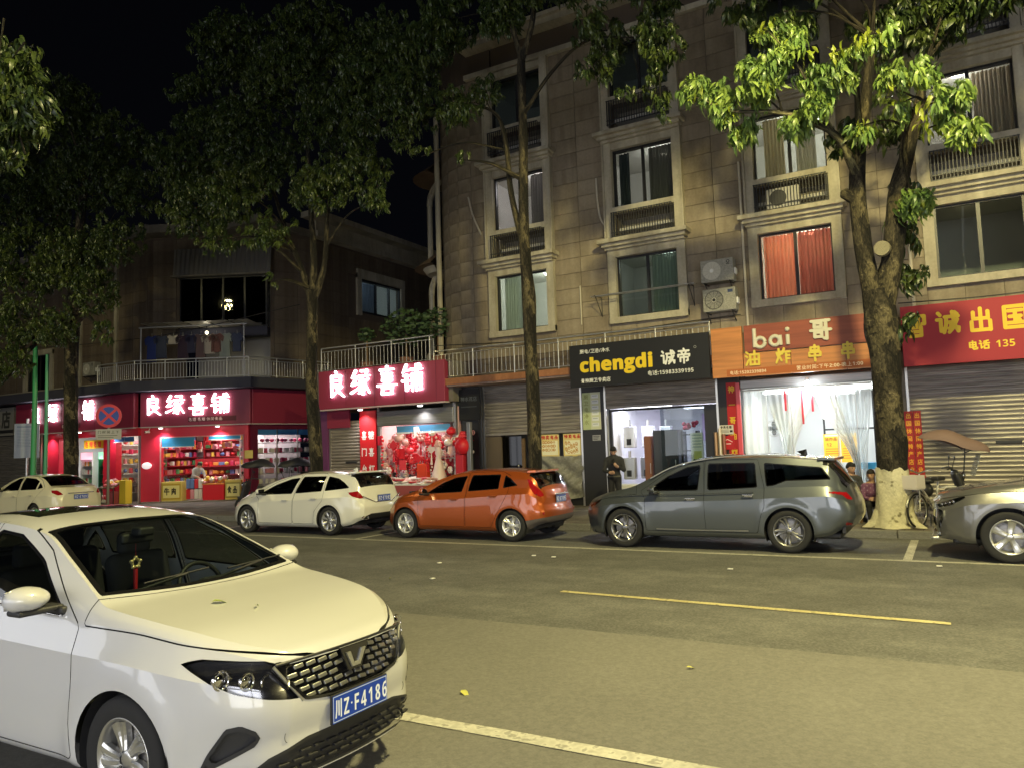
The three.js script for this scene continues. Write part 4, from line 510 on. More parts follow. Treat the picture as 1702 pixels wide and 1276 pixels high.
// 3: fried snack shop
{
  const t = shopRoom('snack_shop', 'bright white fried snack shop behind clear plastic curtains', -4.72, -1.62, ZW - 0.12, 4.6, 3.3, mat(0.72, 0.73, 0.74, 0.6), mat(0.5, 0.49, 0.47, 0.5));
  areaLight(t, -3.9, 3.12, ZW - 1.6, 1.2, 0.3, [0.93, 1, 0.98], 15, 7); areaLight(t, -2.3, 3.12, ZW - 1.6, 1.2, 0.3, [0.93, 1, 0.98], 15, 7); areaLight(t, -3.0, 3.12, ZW - 3.6, 1.2, 0.3, [0.93, 1, 0.98], 11, 7);
  part('shutter_box', rbox(3.14, 0.24, 0.3, 0.03, -3.17, 3.28, ZW + 0.02), mat(0.5, 0.5, 0.5, 0.35, { metalness: 0.6, map: brush }), t);
  part('curtain_rail', bar([-4.72, 3.12, ZW + 0.1], [-1.64, 3.12, ZW + 0.1], 0.02, 8), B.steel, t);
  part('back_window_frame', merged([box2(-3.2, -3.15, 0.2, 3.1, ZW - 3.0, ZW - 2.95), box2(-1.9, -1.85, 0.2, 3.1, ZW - 3.0, ZW - 2.95), box2(-3.2, -1.85, 2.05, 2.1, ZW - 3.0, ZW - 2.95)]), B.alu, t);
  const film = phys(0.88, 0.92, 0.93, 0.22, { transmission: 0.62, thickness: 0 }), white = phys(0.8, 0.82, 0.82, 0.6, { transmission: 0.4, thickness: 0 });
  // straight strips, and strips gathered to the side
  const strip = (tx0, tx1, bx0, bx1, gy, m, lab) => { const n = 40, k = 26, P = [], I = []; for (let j = 0; j <= n; j++) { const y = lerp(3.1, 0.3, j / n), s = y > gy ? sstep(3.1, gy, y) : 1 - 0.35 * sstep(gy, 0.3, y), a = lerp(tx0, bx0, s), b = lerp(tx1, bx1, s), f = Math.max(0.012, 0.055 * s); for (let i = 0; i <= k; i++) { const u = i / k; P.push(lerp(a, b, u), y, ZW + 0.1 + f * Math.sin(u * 22 + s * 2) + 0.015 * Math.sin(y * 4 + u * 5)); } } for (let j = 0; j < n; j++) for (let i = 0; i < k; i++) { const a = j * (k + 1) + i, b = a + k + 1; I.push(a, b, a + 1, a + 1, b, b + 1); } const g = new THREE.BufferGeometry(); g.setAttribute('position', new THREE.Float32BufferAttribute(P, 3)); g.setIndex(I); g.computeVertexNormals(); const o = solo('door_curtain', g, m, lab, 'curtain'); o.userData.group = 'plastic curtains of the snack shop'; };
  strip(-4.68, -4.1, -4.7, -4.0, -1, film, 'clear straight plastic curtain strip at the red banner end of the snack shop');
  strip(-4.1, -3.5, -3.72, -3.6, 1.4, film, 'clear plastic curtain strip gathered towards the left doorway pole'); strip(-3.5, -2.98, -3.66, -3.5, 1.35, white, 'milky curtain drawn aside left of the bare doorway'); strip(-2.95, -2.45, -2.12, -1.98, 1.0, white, 'milky curtain drawn aside right of the bare doorway'); strip(-2.45, -2.0, -2.1, -1.98, 0.9, film, 'clear plastic curtain strip gathered near the right pole'); strip(-2.0, -1.66, -1.96, -1.84, 1.0, film, 'clear plastic curtain strip beside the tree trunk');
  for (const x of [-4.1, -3.5, -2.45, -2.0]) { const o = solo('curtain_pole', bar([x, 0.2, ZW + 0.16], [x, 3.12, ZW + 0.16], 0.012, 6), B.steel, 'thin steel pole between the plastic curtains of the snack shop', 'pole'); o.userData.group = 'poles of the snack shop front'; }
  for (const [x, l] of [[-3.62, 0.5], [-3.22, 0.85], [-2.98, 0.55]]) { const o = solo('red_ribbon', rbox(0.05, l, 0.012, 0.005), B.redPaint, 'narrow red ribbon hanging from the snack shop curtain rail', 'ribbon', [x, 3.05 - l / 2, ZW + 0.2]); o.userData.group = 'red ribbons in the snack shop doorway'; }
  for (const [x, n] of [[-3.0, 0], [-2.55, 1]]) board('menu_board', 'yellow menu board with red writing on the back wall of the snack shop', 'menu', x - 0.21, x + 0.21, 1.15, 1.95, ZW - 2.9, 0.02, B.white, 128, (g, w, h) => { g.fillStyle = '#f0b82c'; g.fillRect(0, 0, w, h); g.fillStyle = '#fff3c0'; g.fillRect(12, 6, w - 24, 16); writeText(g, '油炸品', 12, 30, 30, 4, 0.12, '#7a3a10'); writeText(g, '12元', 22, 74, 36, 5, 0.05, '#b02414'); g.fillStyle = '#c77f18'; for (let k = 0; k < 5; k++) g.fillRect(14, 124 + k * 20, w - 28, 9); }, 'menu boards in the snack shop');
  const fan = thing('wall_fan', 'round grey fan hanging on the wall inside the snack shop', 'fan', [-4.25, 2.15, ZW - 1.4]); part('cage', merged([0.07, 0.13, 0.19, 0.22].map((r) => new THREE.TorusGeometry(r, 0.007, 5, 28))), B.steel, fan); part('hub', new THREE.SphereGeometry(0.06, 12, 8), mat(0.2, 0.22, 0.22, 0.5), fan); for (let k = 0; k < 4; k++) part('blade', new THREE.CircleGeometry(0.1, 14).scale(1, 0.6, 1).translate(0.1, 0, -0.01).rotateZ(k * Math.PI / 2), mat(0.3, 0.32, 0.32, 0.4), fan); part('mount', bar([0, 0.05, -0.05], [0, 0.42, -0.2], 0.02, 8), B.dark, fan);
  const lamp = thing('hanging_lamp', 'bare bright bulb lamp at the shutter box of the snack shop', 'lamp', [-3.05, 3.18, ZW + 0.34]); part('lamp_bulb', new THREE.SphereGeometry(0.075, 16, 12), glow(0.95, 1, 1, 14), lamp); part('lamp_socket', bar([0, 0.06, 0], [0, 0.16, 0], 0.03, 8), B.white, lamp); { const l = new THREE.PointLight(C(0.93, 1, 1), 6); l.position.set(-3.05, 3.08, ZW + 0.38); l.shadow.radius = 4; l.castShadow = true; scene.add(l); }
  const pl = thing('pendant_lamp', 'round white pendant lamp inside the snack shop doorway', 'lamp', [-2.85, 2.45, ZW - 1.3]); part('lamp_globe', new THREE.SphereGeometry(0.14, 18, 14), glow(1, 1, 0.95, 5), pl); part('cord', bar([0, 0.12, 0], [0, 0.7, 0], 0.008, 5), B.dark, pl); { const l = new THREE.PointLight(C(1, 1, 0.95), 5); l.position.set(-2.85, 2.26, ZW - 1.3); l.shadow.radius = 6; l.castShadow = true; scene.add(l); }
  const tb = thing('food_counter', 'white food counter with a wooden railing inside the snack shop', 'counter', [-2.0, 0.16, ZW - 0.75]); part('counter_top', rbox(0.85, 0.04, 0.5, 0.01, 0, 0.86, 0), B.white, tb); for (let k = 0; k < 6; k++) part('slat', rbox(0.05, 0.8, 0.03, 0.008, -0.36 + k * 0.145, 0.42, 0.22), B.wood, tb);
  solo('plastic_tub', new THREE.CylinderGeometry(0.2, 0.16, 0.16, 20), mat(0.05, 0.35, 0.6, 0.4), 'blue plastic tub on the counter of the snack shop', 'tub', [-1.9, 1.12, ZW - 0.75]);
}
{ // orange-brown sign of the snack shop: boards, raised white and yellow letters
  const t = thing('snack_shop_sign', 'orange-brown shop sign reading bai with white and yellow raised characters', 'shop sign', [-3.1, 4.03, -19.24]); const plank = tex(256, (u, v) => { const k = 0.2 * (fbm(u * 3, v * 40, 3, 3, 40) - 0.5); return [0.8 + k, 0.76 + k, 0.72 + k]; }, 2), brown = mat(0.5, 0.13, 0.07, 0.45, { map: plank }), orange = mat(0.9, 0.4, 0.13, 0.42, { map: plank });
  part('upper_board', box(3.3, 0.66, 0.1, 0.42, 0.29, -0.05), brown, t); part('end_board', box(0.76, 1.24, 0.1, -1.67, 0, -0.05), orange, t); for (const [x, w] of [[-0.72, 1.1], [0.45, 1.2], [1.6, 1.06]]) part('lower_board', box(w, 0.56, 0.104, x, -0.35, -0.05), orange, t);
  const wl = mat(0.72, 0.68, 0.55, 0.5), yl = mat(0.8, 0.62, 0.08, 0.5);
  part('lettering', glyphSolid('哥', 0.5, 0.52, 0.075, 0.05, 0).translate(0.55, 0.33, 0), wl, t);
  const arc = (x, y, r, a0, a1) => { const p = []; for (let k = 0; k <= 14; k++) { const a = lerp(a0, a1, k / 14); p.push([x + r * Math.cos(a), y + r * Math.sin(a), 0.02]); } return tube(p, 0.048, 24, 8); };
  part('lettering', merged([bar([-0.98, 0.52, 0.02], [-0.98, 0.06, 0.02], 0.05), arc(-0.85, 0.17, 0.115, 0, 6.28), arc(-0.5, 0.18, 0.11, 0, 6.28), bar([-0.38, 0.3, 0.02], [-0.37, 0.06, 0.02], 0.05), bar([-0.2, 0.3, 0.02], [-0.2, 0.06, 0.02], 0.05), new THREE.SphereGeometry(0.058, 12, 8).translate(-0.2, 0.43, 0.02)]), wl, t);
  [...'油炸串串'].forEach((ch, i) => part('lettering', glyphSolid(ch, 0.36, 0.38, 0.05, 0.04, 0).translate(-1.05 + i * 0.72, -0.2, 0), yl, t));
  part('print', new THREE.PlaneGeometry(3.6, 0.17).translate(0.1, -0.52, 0.006), mat(1, 1, 1, 0.6, { map: canvasTex(1024, 48, (g, w, h) => { g.fillStyle = '#b8652f'; g.fillRect(0, 0, w, h); writeText(g, '电话:15202339894', 20, 10, 28, 3.4, 0.05, '#f0dcc0'); writeText(g, '营业时间:下午2:00-晚上1:00', 470, 8, 30, 3.4, 0.1, '#f0dcc0'); }) }), t);
}
board('vertical_banner', 'narrow red vertical banner with yellow characters left of the snack shop', 'banner', -5.12, -4.86, 0.4, 3.36, ZW + 0.06, 0.02, B.redPaint, 64, (g, w, h) => { g.fillStyle = '#b8181c'; g.fillRect(0, 0, w, h); g.strokeStyle = '#e6c02c'; [...'神一哥油炸串串'].forEach((ch, i) => drawGlyph(g, ch, 12, 20 + i * 100, 40, 46, 6)); });
solo('banner_post', box2(-4.86, -4.76, 0.13, 3.34, ZW + 0.045, ZW + 0.12), mat(0.75, 0.08, 0.1, 0.35), 'glossy red post at the edge of the snack shop front', 'post');
board('notice', 'white notice with dark lettering on the pier beside the red banner', 'notice', -5.34, -4.98, 2.02, 2.26, ZW + 0.085, 0.01, B.white, 128, (g, w, h) => { g.fillStyle = '#d8d4c6'; g.fillRect(0, 0, w, h); writeText(g, '专卖名酒', 8, 8, 24, 4, 0.1, '#403a34'); g.fillStyle = '#777'; for (let k = 0; k < 3; k++) g.fillRect(8, 42 + k * 12, w - 50, 5); g.fillStyle = '#222'; g.fillRect(w - 34, 48, 26, 20); });
board('red_notice', 'small red notice with a white arrow on the pier beside the red banner', 'notice', -5.33, -4.97, 1.62, 1.98, ZW + 0.085, 0.01, B.redPaint, 96, (g, w, h) => { g.fillStyle = '#c01c24'; g.fillRect(0, 0, w, h); g.strokeStyle = '#f4e4e0'; g.lineWidth = 5; g.beginPath(); g.moveTo(14, h * 0.45); g.lineTo(w * 0.5, h * 0.25); g.lineTo(w - 14, h * 0.45); g.stroke(); g.fillStyle = '#f4e4e0'; g.fillRect(24, h * 0.55, w - 48, 6); });
{ const t = thing('cardboard_rolls', 'upright bronze and cream rolls leaning on the dark pier', 'rolls', [-5.42, 0.13, ZW + 0.2]); [[0, 1.95, [0.45, 0.28, 0.15]], [0.11, 2.05, [0.7, 0.6, 0.42]], [0.21, 1.9, [0.3, 0.12, 0.07]]].forEach(([x, h, c]) => part('roll', new THREE.CylinderGeometry(0.045, 0.045, h, 14).translate(x, h / 2, 0), mat(...c, 0.3, { metalness: 0.4 }), t)); }
// 4: closed shop with the red sign
shutterThing('fully closed tan roller shutter under the red study-abroad sign', -0.86, 2.95, 0.13, 3.42, ZW, mat(0.6, 0.55, 0.5, 0.42, { metalness: 0.3, map: brush }), [1.05, 1.62]);
board('study_shop_sign', 'wide red shop sign with bold yellow characters above the closed shutter', 'shop sign', -0.86, 3.4, 3.36, 4.7, -19.26, 0.1, B.redPaint, 1024, (g, w, h) => { g.fillStyle = '#a81c2a'; g.fillRect(0, 0, w, h); g.strokeStyle = '#f0c82a'; [...'智诚出国'].forEach((ch, i) => drawGlyph(g, ch, 14 + i * 150, 44, 108, 124, 19)); writeText(g, '电话：135', 300, 214, 48, 8, 0.06, '#f0d030'); });
for (const [x, lab] of [[-0.9, 'tree trunk'], [-0.72, 'closed shutter']]) board('couplet_banner', 'narrow red strip with yellow characters, the one of two next to the ' + lab, 'banner', x - 0.085, x + 0.085, 0.75, 2.4, ZW + 0.1, 0.01, B.redPaint, 48, (g, w, h) => { g.fillStyle = '#a81a1c'; g.fillRect(0, 0, w, h); g.strokeStyle = '#e8a82c'; [...'出国休闲特产店业品'].forEach((ch, i) => drawGlyph(g, ch, 9, 12 + i * 51, 30, 34, 5)); }, 'red strips beside the closed shutter');
// ---------------------------------------------------------------- the corner house on the left and the gift shop between the two blocks
const L = {
  band: mat(0.3, 0.03, 0.07, 0.45), red: mat(0.68, 0.02, 0.05, 0.38), plum: mat(0.13, 0.01, 0.04, 0.5), wall: [[0.34, 0.27, 0.21], [0.32, 0.25, 0.2], [0.36, 0.285, 0.22]].map((c) => mat(...c, 0.7, { map: stain })), deck: mat(0.05, 0.05, 0.075, 0.7), corr: mat(0.2, 0.19, 0.18, 0.6, { metalness: 0.3 }), neon: glow(1, 0.97, 1, 4.5), shelf: mat(0.4, 0.02, 0.03, 0.5), yellowBoard: mat(0.65, 0.5, 0.12, 0.5), glassy: phys(0.9, 0.92, 0.92, 0.03, { transmission: 1, thickness: 0 }),
};
const FP = [-28.7, -19.7], FQ = [-24.6, -21.75], FR = [-23.9, -25.6], FT = Math.atan2(FQ[1] - FP[1], FQ[0] - FP[0]) * -1, FL = Math.hypot(FQ[0] - FP[0], FQ[1] - FP[1]), RT = -Math.atan2(FR[1] - FQ[1], FR[0] - FQ[0]), RL = Math.hypot(FR[0] - FQ[0], FR[1] - FQ[1]);
const onC = (t, y, o = 0) => [FP[0] + Math.cos(FT) * t + Math.sin(FT) * o, y, FP[1] - Math.sin(FT) * t + Math.cos(FT) * o]; // a point on the chamfered front, o metres proud of it
const house = thing('corner_house', 'dim brown tiled corner house with a balcony above the red sweet shop', 'building');
const face = (p, turn) => { const g = new THREE.Group(); g.name = 'front'; g.position.set(p[0], 0, p[1]); g.rotation.y = turn; house.add(g); return g; };
{
  const fc = face(FP, FT), fl = face([-42, -19.6], 0), fr = face(FQ, RT), LL = 13.3;
  // ground floor: red pillars and lintels
  for (const [f, x0, x1, y0, y1, m] of [[fc, 0, 0.82, 0.13, 3.17, L.red], [fc, 4.26, FL - 0.12, 0.13, 3.17, L.red], [fc, 0.82, 4.26, 2.76, 3.17, L.red], [fl, 6.75, 7.7, 0.13, 3.17, L.red], [fl, 10.95, 11.8, 0.13, 3.17, L.red], [fl, 7.7, 10.95, 2.9, 3.17, L.red], [fl, 11.8, 13.28, 2.85, 3.17, L.red], [fr, 0.02, 0.3, 0.13, 3.17, L.plum], [fr, 3.2, RL, 0.13, 3.17, L.plum], [fr, 0.3, 3.2, 2.95, 3.17, L.plum]]) part('front_panel', box2(x0, x1, y0, y1, -0.25, f === fl ? 0.01 : 0), m, f);
  part('ground_slab', merged([box2(0.1, FL, 0.13, 0.17, -5.5, 0.35)]), B.conc, fc);
  part('side_trim', merged([box2(0.8, 0.84, 0.13, 2.76, -0.02, 0.03), box2(4.24, 4.28, 0.13, 2.76, -0.02, 0.03), box2(0.8, 4.28, 2.72, 2.76, -0.02, 0.03)]), mat(0.7, 0.3, 0.3, 0.4), fc);
  // balcony slab
  const slab = polyGeo([[-42, 18.9], [-28.9, 18.9], onC(FL + 0.3, 0, 0.8).filter((_, i) => i !== 1).map((v, i) => (i ? -v : v)), [-23.2, 25.6], [-25.5, 27], [-42, 27]], 0.4).rotateX(-Math.PI / 2).translate(0, 4.6, 0); part('balcony_slab', slab, L.deck, house);
  part('balcony_edge_strip', merged([box2(-42, -28.9, 4.98, 5.03, -18.95, -18.85)]), B.conc, house);
  // upper walls with panels
  const wall = (p, q, y0, y1, holes = [], nm = 'upper_wall') => { const Ln = Math.hypot(q[0] - p[0], q[1] - p[1]), a = -Math.atan2(q[1] - p[1], q[0] - p[0]), g = new THREE.Group(); g.name = nm; g.position.set(p[0], 0, p[1]); g.rotation.y = a; house.add(g); const xs = [0, ...holes.flatMap((h) => [h[0], h[1]]), Ln], c = []; for (let i = 0; i + 1 < xs.length; i += 1) { const h = holes.find((k) => k[0] === xs[i] && k[1] === xs[i + 1]); if (h) c.push(box2(xs[i], xs[i + 1], y0, h[2], -0.25, -0.02), box2(xs[i], xs[i + 1], h[3], y1, -0.25, -0.02)); else c.push(box2(xs[i], xs[i + 1], y0, y1, -0.25, -0.02)); } part('masonry', merged(c), B.grout, g);
    const H = 0.52, W = 1.02, cache = new Map(); for (let y = y0; y < y1 - 0.2; y += H) for (let x = 0; x < Ln - 0.1; x += W) { const x1 = Math.min(Ln, x + W), yt = Math.min(y1, y + H); if (holes.some((h) => x1 > h[0] + 0.02 && x < h[1] - 0.02 && yt > h[2] + 0.02 && y < h[3] - 0.02)) continue; const k = (x1 - x).toFixed(3) + (yt - y).toFixed(3); if (!cache.has(k)) cache.set(k, box(x1 - x - 0.014, yt - y - 0.014, 0.03)); part('cladding_panel', cache.get(k), pick(L.wall), g, [(x + x1) / 2, (y + yt) / 2, 0]); } return g; };
  const wl = wall([-42, -20.7], [-29.4, -20.7], 5.0, 11.4, [[3.0, 5.0, 5.3, 7.0]]);
  const wc = wall([-29.4, -20.7], [-24.7, -23.1], 5.0, 11.4, [[1.35, 5.1, 5.02, 9.45]]);
  wall([-24.7, -23.1], [-23.9, -24.8], 5.0, 11.4); const ws = wall([-23.9, -24.8], [-23.9, -35], 5.0, 11.4, [[2.9, 5.9, 8.5, 10.0]]);
  // big dark bay of glass in the rounded front with a corrugated hood
  const bay = new THREE.Group(); bay.name = 'bay_window'; wc.add(bay); part('frame', merged([0, 1, 2, 3, 4].map((k) => box2(1.35 + k * 0.93 - (k ? 0.03 : 0), 1.4 + k * 0.93, 7.3, 9.45, 0.3, 0.38)).concat([box2(1.3, 5.15, 7.26, 7.34, 0.28, 0.4), box2(1.3, 5.15, 9.4, 9.48, 0.28, 0.4)])), B.alu, bay); for (let k = 0; k < 4; k++) part('pane', box2(1.41 + k * 0.93, 2.24 + k * 0.93, 7.34, 9.4, 0.33, 0.34), M.tint, bay); part('bay_base', box2(1.35, 5.1, 6.9, 7.26, -0.2, 0.36), L.deck, bay);
  { const P = []; const g = new THREE.PlaneGeometry(4.2, 1.25, 84, 1), p = g.attributes.position; for (let i = 0; i < p.count; i++) p.setZ(i, 0.035 * Math.sin(p.getX(i) * 2 * Math.PI / 0.2)); g.computeVertexNormals(); part('corrugated_hood', g.rotateX(-0.12).translate(3.2, 10.1, 0.42), L.corr, bay); part('hood_edge', box2(1.05, 5.35, 9.47, 9.54, 0.42, 0.6), B.conc, bay); part('back_room', box2(1.3, 5.15, 5.1, 9.5, -1.6, -1.5), B.roomDark, bay); }
  // lit side window and cornices
  const sw = new THREE.Group(); sw.name = 'window'; ws.add(sw); part('frame', merged([box2(2.9, 5.9, 8.44, 8.52, -0.1, 0.03), box2(2.9, 5.9, 9.98, 10.06, -0.1, 0.03), ...[2.9, 4.0, 5.0, 5.84].map((x) => box2(x, x + 0.06, 8.52, 9.98, -0.1, 0.02))]), B.alu, sw); part('surround', merged([box2(2.6, 2.9, 8.3, 10.3, -0.02, 0.1), box2(5.9, 6.2, 8.3, 10.3, -0.02, 0.1), box2(2.6, 6.2, 10.06, 10.5, -0.02, 0.12)]), B.stone, sw); part('pane', box2(2.96, 5.84, 8.52, 9.98, -0.06, -0.05), B.pane, sw); part('room', merged([box2(2.2, 6.6, 8, 10.6, -2.6, -2.5), box2(2.2, 2.3, 8, 10.6, -2.5, -0.26), box2(6.5, 6.6, 8, 10.6, -2.5, -0.26), box2(2.3, 6.5, 10.5, 10.6, -2.5, -0.26), box2(2.3, 6.5, 8, 8.1, -2.5, -0.26)]), B.room, sw); part('curtain', curtain(3.3, 4.4, 8.5, 10.0, -0.3, null, 9), cloth(0.3, 0.33, 0.4), sw);
  { const p = V(-24.9, 10.35, -27.9), l = new THREE.PointLight(C(0.75, 0.9, 1), 3.5); l.position.copy(p).y -= 0.15; l.shadow.radius = 5; l.castShadow = true; scene.add(l); part('ceiling_light', new THREE.SphereGeometry(0.14, 14, 10), glow(0.75, 0.9, 1, 4), house, [p.x, p.y + 0.05, p.z]); }
  part('cornice', merged([box2(-23.95, -23.5, 11.35, 11.6, -35, -24.5), box2(-24.2, -23.3, 12.2, 12.45, -35, -24.2), box2(-24.3, -23.9, 11.6, 12.2, -35, -24.8)]), B.stone, house); part('roof', merged([box2(-42, -24, 11.4, 11.7, -36, -21.6), box2(-42, -29.4, 11.4, 11.9, -21.6, -20.3)]), B.conc, house);
  part('eaves', (() => { const g = box(6.2, 0.35, 1.1, 2.6, 11.55, 0.2); g.rotateY(-Math.atan2(-2.4, 4.7)).translate(-29.4, 0, -20.7); return g; })(), B.conc, house);
  // window of the left wing
  const w2 = new THREE.Group(); w2.name = 'window'; wl.add(w2); part('frame', merged([box2(3.0, 3.06, 5.3, 7.0, -0.12, -0.03), box2(4.94, 5.0, 5.3, 7.0, -0.12, -0.03), box2(3.97, 4.03, 5.3, 7.0, -0.12, -0.03)]), B.alu, w2); part('pane', box2(3.06, 4.94, 5.3, 7.0, -0.08, -0.07), M.tint, w2); part('surround', merged([box2(2.75, 3.0, 5.1, 7.2, -0.02, 0.1), box2(5.0, 5.25, 5.1, 7.2, -0.02, 0.1), box2(2.75, 5.25, 7.0, 7.25, 0.0, 0.14)]), B.stone, w2); part('pilaster', merged([box2(7.2, 7.5, 5, 11.4, 0, 0.1), box2(10.0, 10.2, 5, 11.4, 0, 0.1)]), B.stone, wl);
  airCon(-33.2, 5.95, -20.35, 'grey outdoor air conditioner behind the tree on the corner house wall', false);
  const dp = [onC(0.1, 0, 0.72), onC(FL + 0.2, 0, 0.72)]; railing('railing', 'pale steel balcony railing round the corner house above the lit characters', [[-30.6, -19.02], [dp[0][0], dp[0][2]], [dp[1][0], dp[1][2]], [-23.35, -25]], 5.0, 5.8, 0.125, mat(0.6, 0.6, 0.62, 0.35, { metalness: 0.6 }));
  // glazed lean-to canopy over the balcony
  const can = thing('balcony_canopy', 'glazed canopy frame with pale panes above the balcony laundry', 'canopy', [FP[0], 0, FP[1]], FT); part('frame', merged([bar([0.3, 7.12, 0.75], [FL + 0.1, 7.12, 0.75], 0.035), bar([0.3, 7.4, -0.9], [FL + 0.1, 7.4, -0.9], 0.035), ...[0.3, 1.2, 2.1, 3.0, 3.9, FL + 0.1].map((x) => bar([x, 7.12, 0.75], [x, 7.4, -0.9], 0.025)), bar([0.35, 5.0, 0.7], [0.35, 7.12, 0.7], 0.03), bar([FL, 5.0, 0.7], [FL, 7.12, 0.7], 0.03)]), mat(0.6, 0.6, 0.6, 0.4, { metalness: 0.5 }), can); for (let k = 0; k < 5; k++) part('roof_pane', box(0.82, 0.012, 1.6, 0.75 + k * 0.9, 7.3, -0.08).rotateX(0), phys(0.7, 0.66, 0.55, 0.35, { transmission: 0.5, thickness: 0 }), can);
  { const lp = onC(2.6, 7.0, -0.3); const lamp = thing('balcony_lamp', 'small warm lamp under the glazed balcony canopy', 'lamp', lp); part('lamp_bulb', new THREE.SphereGeometry(0.07, 12, 10), glow(1, 0.9, 0.6, 3), lamp); part('lamp_socket', bar([0, 0.05, 0], [0, 0.3, 0], 0.02, 6), B.dark, lamp); const l = new THREE.PointLight(C(1, 0.9, 0.65), 0.6); l.position.set(lp[0], lp[1] - 0.12, lp[2]); l.shadow.radius = 4; l.castShadow = true; scene.add(l); }
  // laundry
  [[0.55, [0.03, 0.05, 0.2], 'navy coat'], [0.95, [0.05, 0.06, 0.1], 'black jacket'], [1.45, [0.5, 0.45, 0.38], 'cream towel'], [1.85, [0.05, 0.03, 0.05], 'dark long dress'], [2.2, [0.04, 0.04, 0.08], 'dark pair of trousers'], [2.6, [0.14, 0.09, 0.09], 'brown shirt'], [2.95, [0.55, 0.47, 0.36], 'beige shirt'], [3.25, [0.22, 0.1, 0.08], 'rust coloured top'], [3.6, [0.3, 0.33, 0.28], 'pale green vest'], [4.1, [0.06, 0.07, 0.12], 'dark blue overall']].forEach(([t, c, nm], i) => { const h = i === 2 ? 0.35 : rr(0.7, 1.05), w = rr(0.26, 0.36), o = thing('hung_garment', nm + ' hanging on the balcony line of the corner house', 'laundry', onC(t, 6.85, 0.2), FT); part('cloth', polyGeo([[-w * 0.5, 0], [-w * 0.95, -0.14], [-w * 0.8, -0.36], [-w * 0.55, -0.28], [-w * 0.6, -h], [w * 0.6, -h], [w * 0.55, -0.28], [w * 0.8, -0.36], [w * 0.95, -0.14], [w * 0.5, 0], [0, -0.06]].map(([x, y]) => [x, i === 2 ? Math.max(y, -h) : y]), 0.05, 0.015), mat(...c, 0.9), o); part('hanger', merged([bar([0, -0.02, 0.02], [0, 0.12, 0.02], 0.006, 5), bar([-w * 0.5, -0.02, 0.02], [w * 0.5, -0.02, 0.02], 0.008, 5)]), B.steel, o); });
}
// red fascia with glowing characters
function neonSign(label, x, z, turn, w, y0, y1, chars, size, sub) {
  const t = thing('red_shop_sign', label, 'shop sign', [x, (y0 + y1) / 2, z], turn), h = y1 - y0; part('fascia', rbox(w, h, 0.22, 0.02, w / 2, 0, -0.11), L.band, t);
  for (let k = 1; k < w / 1.22; k++) part('joint', box(0.012, h - 0.02, 0.006, k * 1.22, 0, 0.001), L.plum, t);
  for (const [i, [ch, cx]] of chars.entries()) { part('neon_letter', glyphSolid(ch, size, size * 1.05, size * 0.088, 0.05, 0.5).translate(cx, 0.14, 0.045), L.neon, t); const l = new THREE.RectAreaLight(C(0.98, 0.94, 1), 2.0, size * 0.8, size * 0.8); const c = Math.cos(turn), s = Math.sin(turn); l.position.set(x + c * cx + s * 0.13, (y0 + y1) / 2 + 0.14, z - s * cx + c * 0.13); l.lookAt(l.position.x + s, l.position.y, l.position.z + c); scene.add(l); }
  if (sub) part('print', new THREE.PlaneGeometry(sub[2], 0.2).translate(sub[1], -h / 2 + 0.24, 0.005), mat(1, 1, 1, 0.5, { map: canvasTex(512, Math.round(512 * 0.2 / sub[2]), (g, cw, chh) => { g.fillStyle = '#5e1626'; g.fillRect(0, 0, cw, chh); writeText(g, sub[0], 6, chh * 0.14, chh * 0.7, chh * 0.09, 0.2, '#e8c8c8'); }) }), t);
  part('bottom_trim', box(w, 0.04, 0.26, w / 2, -h / 2 - 0.02, -0.11), mat(0.6, 0.5, 0.5, 0.4), t); return t;
}
neonSign('red fascia with glowing white characters on the wing behind the no-stopping sign', -37.6, -19.46, 0, 8.75, 3.19, 4.58, [['良', 1.75], ['缘', 3.1], ['喜', 4.5], ['铺', 5.75]], 0.82, ['土特产'.replace('土', '名'), 4.4, 1.4]);
neonSign('red fascia with glowing white characters over the open sweet shop doorway', ...[onC(0.02, 0, 0.12)].flatMap((p) => [p[0], p[2]]), FT, FL, 3.19, 4.58, [['良', 0.56], ['缘', 1.5], ['喜', 2.45], ['铺', 3.36]], 0.8, ['名酒 名烟 休闲食品', 3.0, 2.0]);
{ const t = thing('red_fascia', 'plain red fascia round the side of the corner house above the hanging goods', 'fascia', [FQ[0], 3.885, FQ[1]], RT); part('panel', rbox(RL, 1.39, 0.2, 0.02, RL / 2, 0, 0.0), L.band, t); part('bottom_trim', box(RL, 0.04, 0.24, RL / 2, -0.715, 0), mat(0.6, 0.5, 0.5, 0.4), t); }
neonSign('red fascia with glowing white characters over the gift shop hung with red goods', -18.62, -19.36, 0, 5.2, 3.34, 4.62, [['良', 0.86], ['缘', 1.92], ['喜', 3.02], ['铺', 4.02]], 0.86);
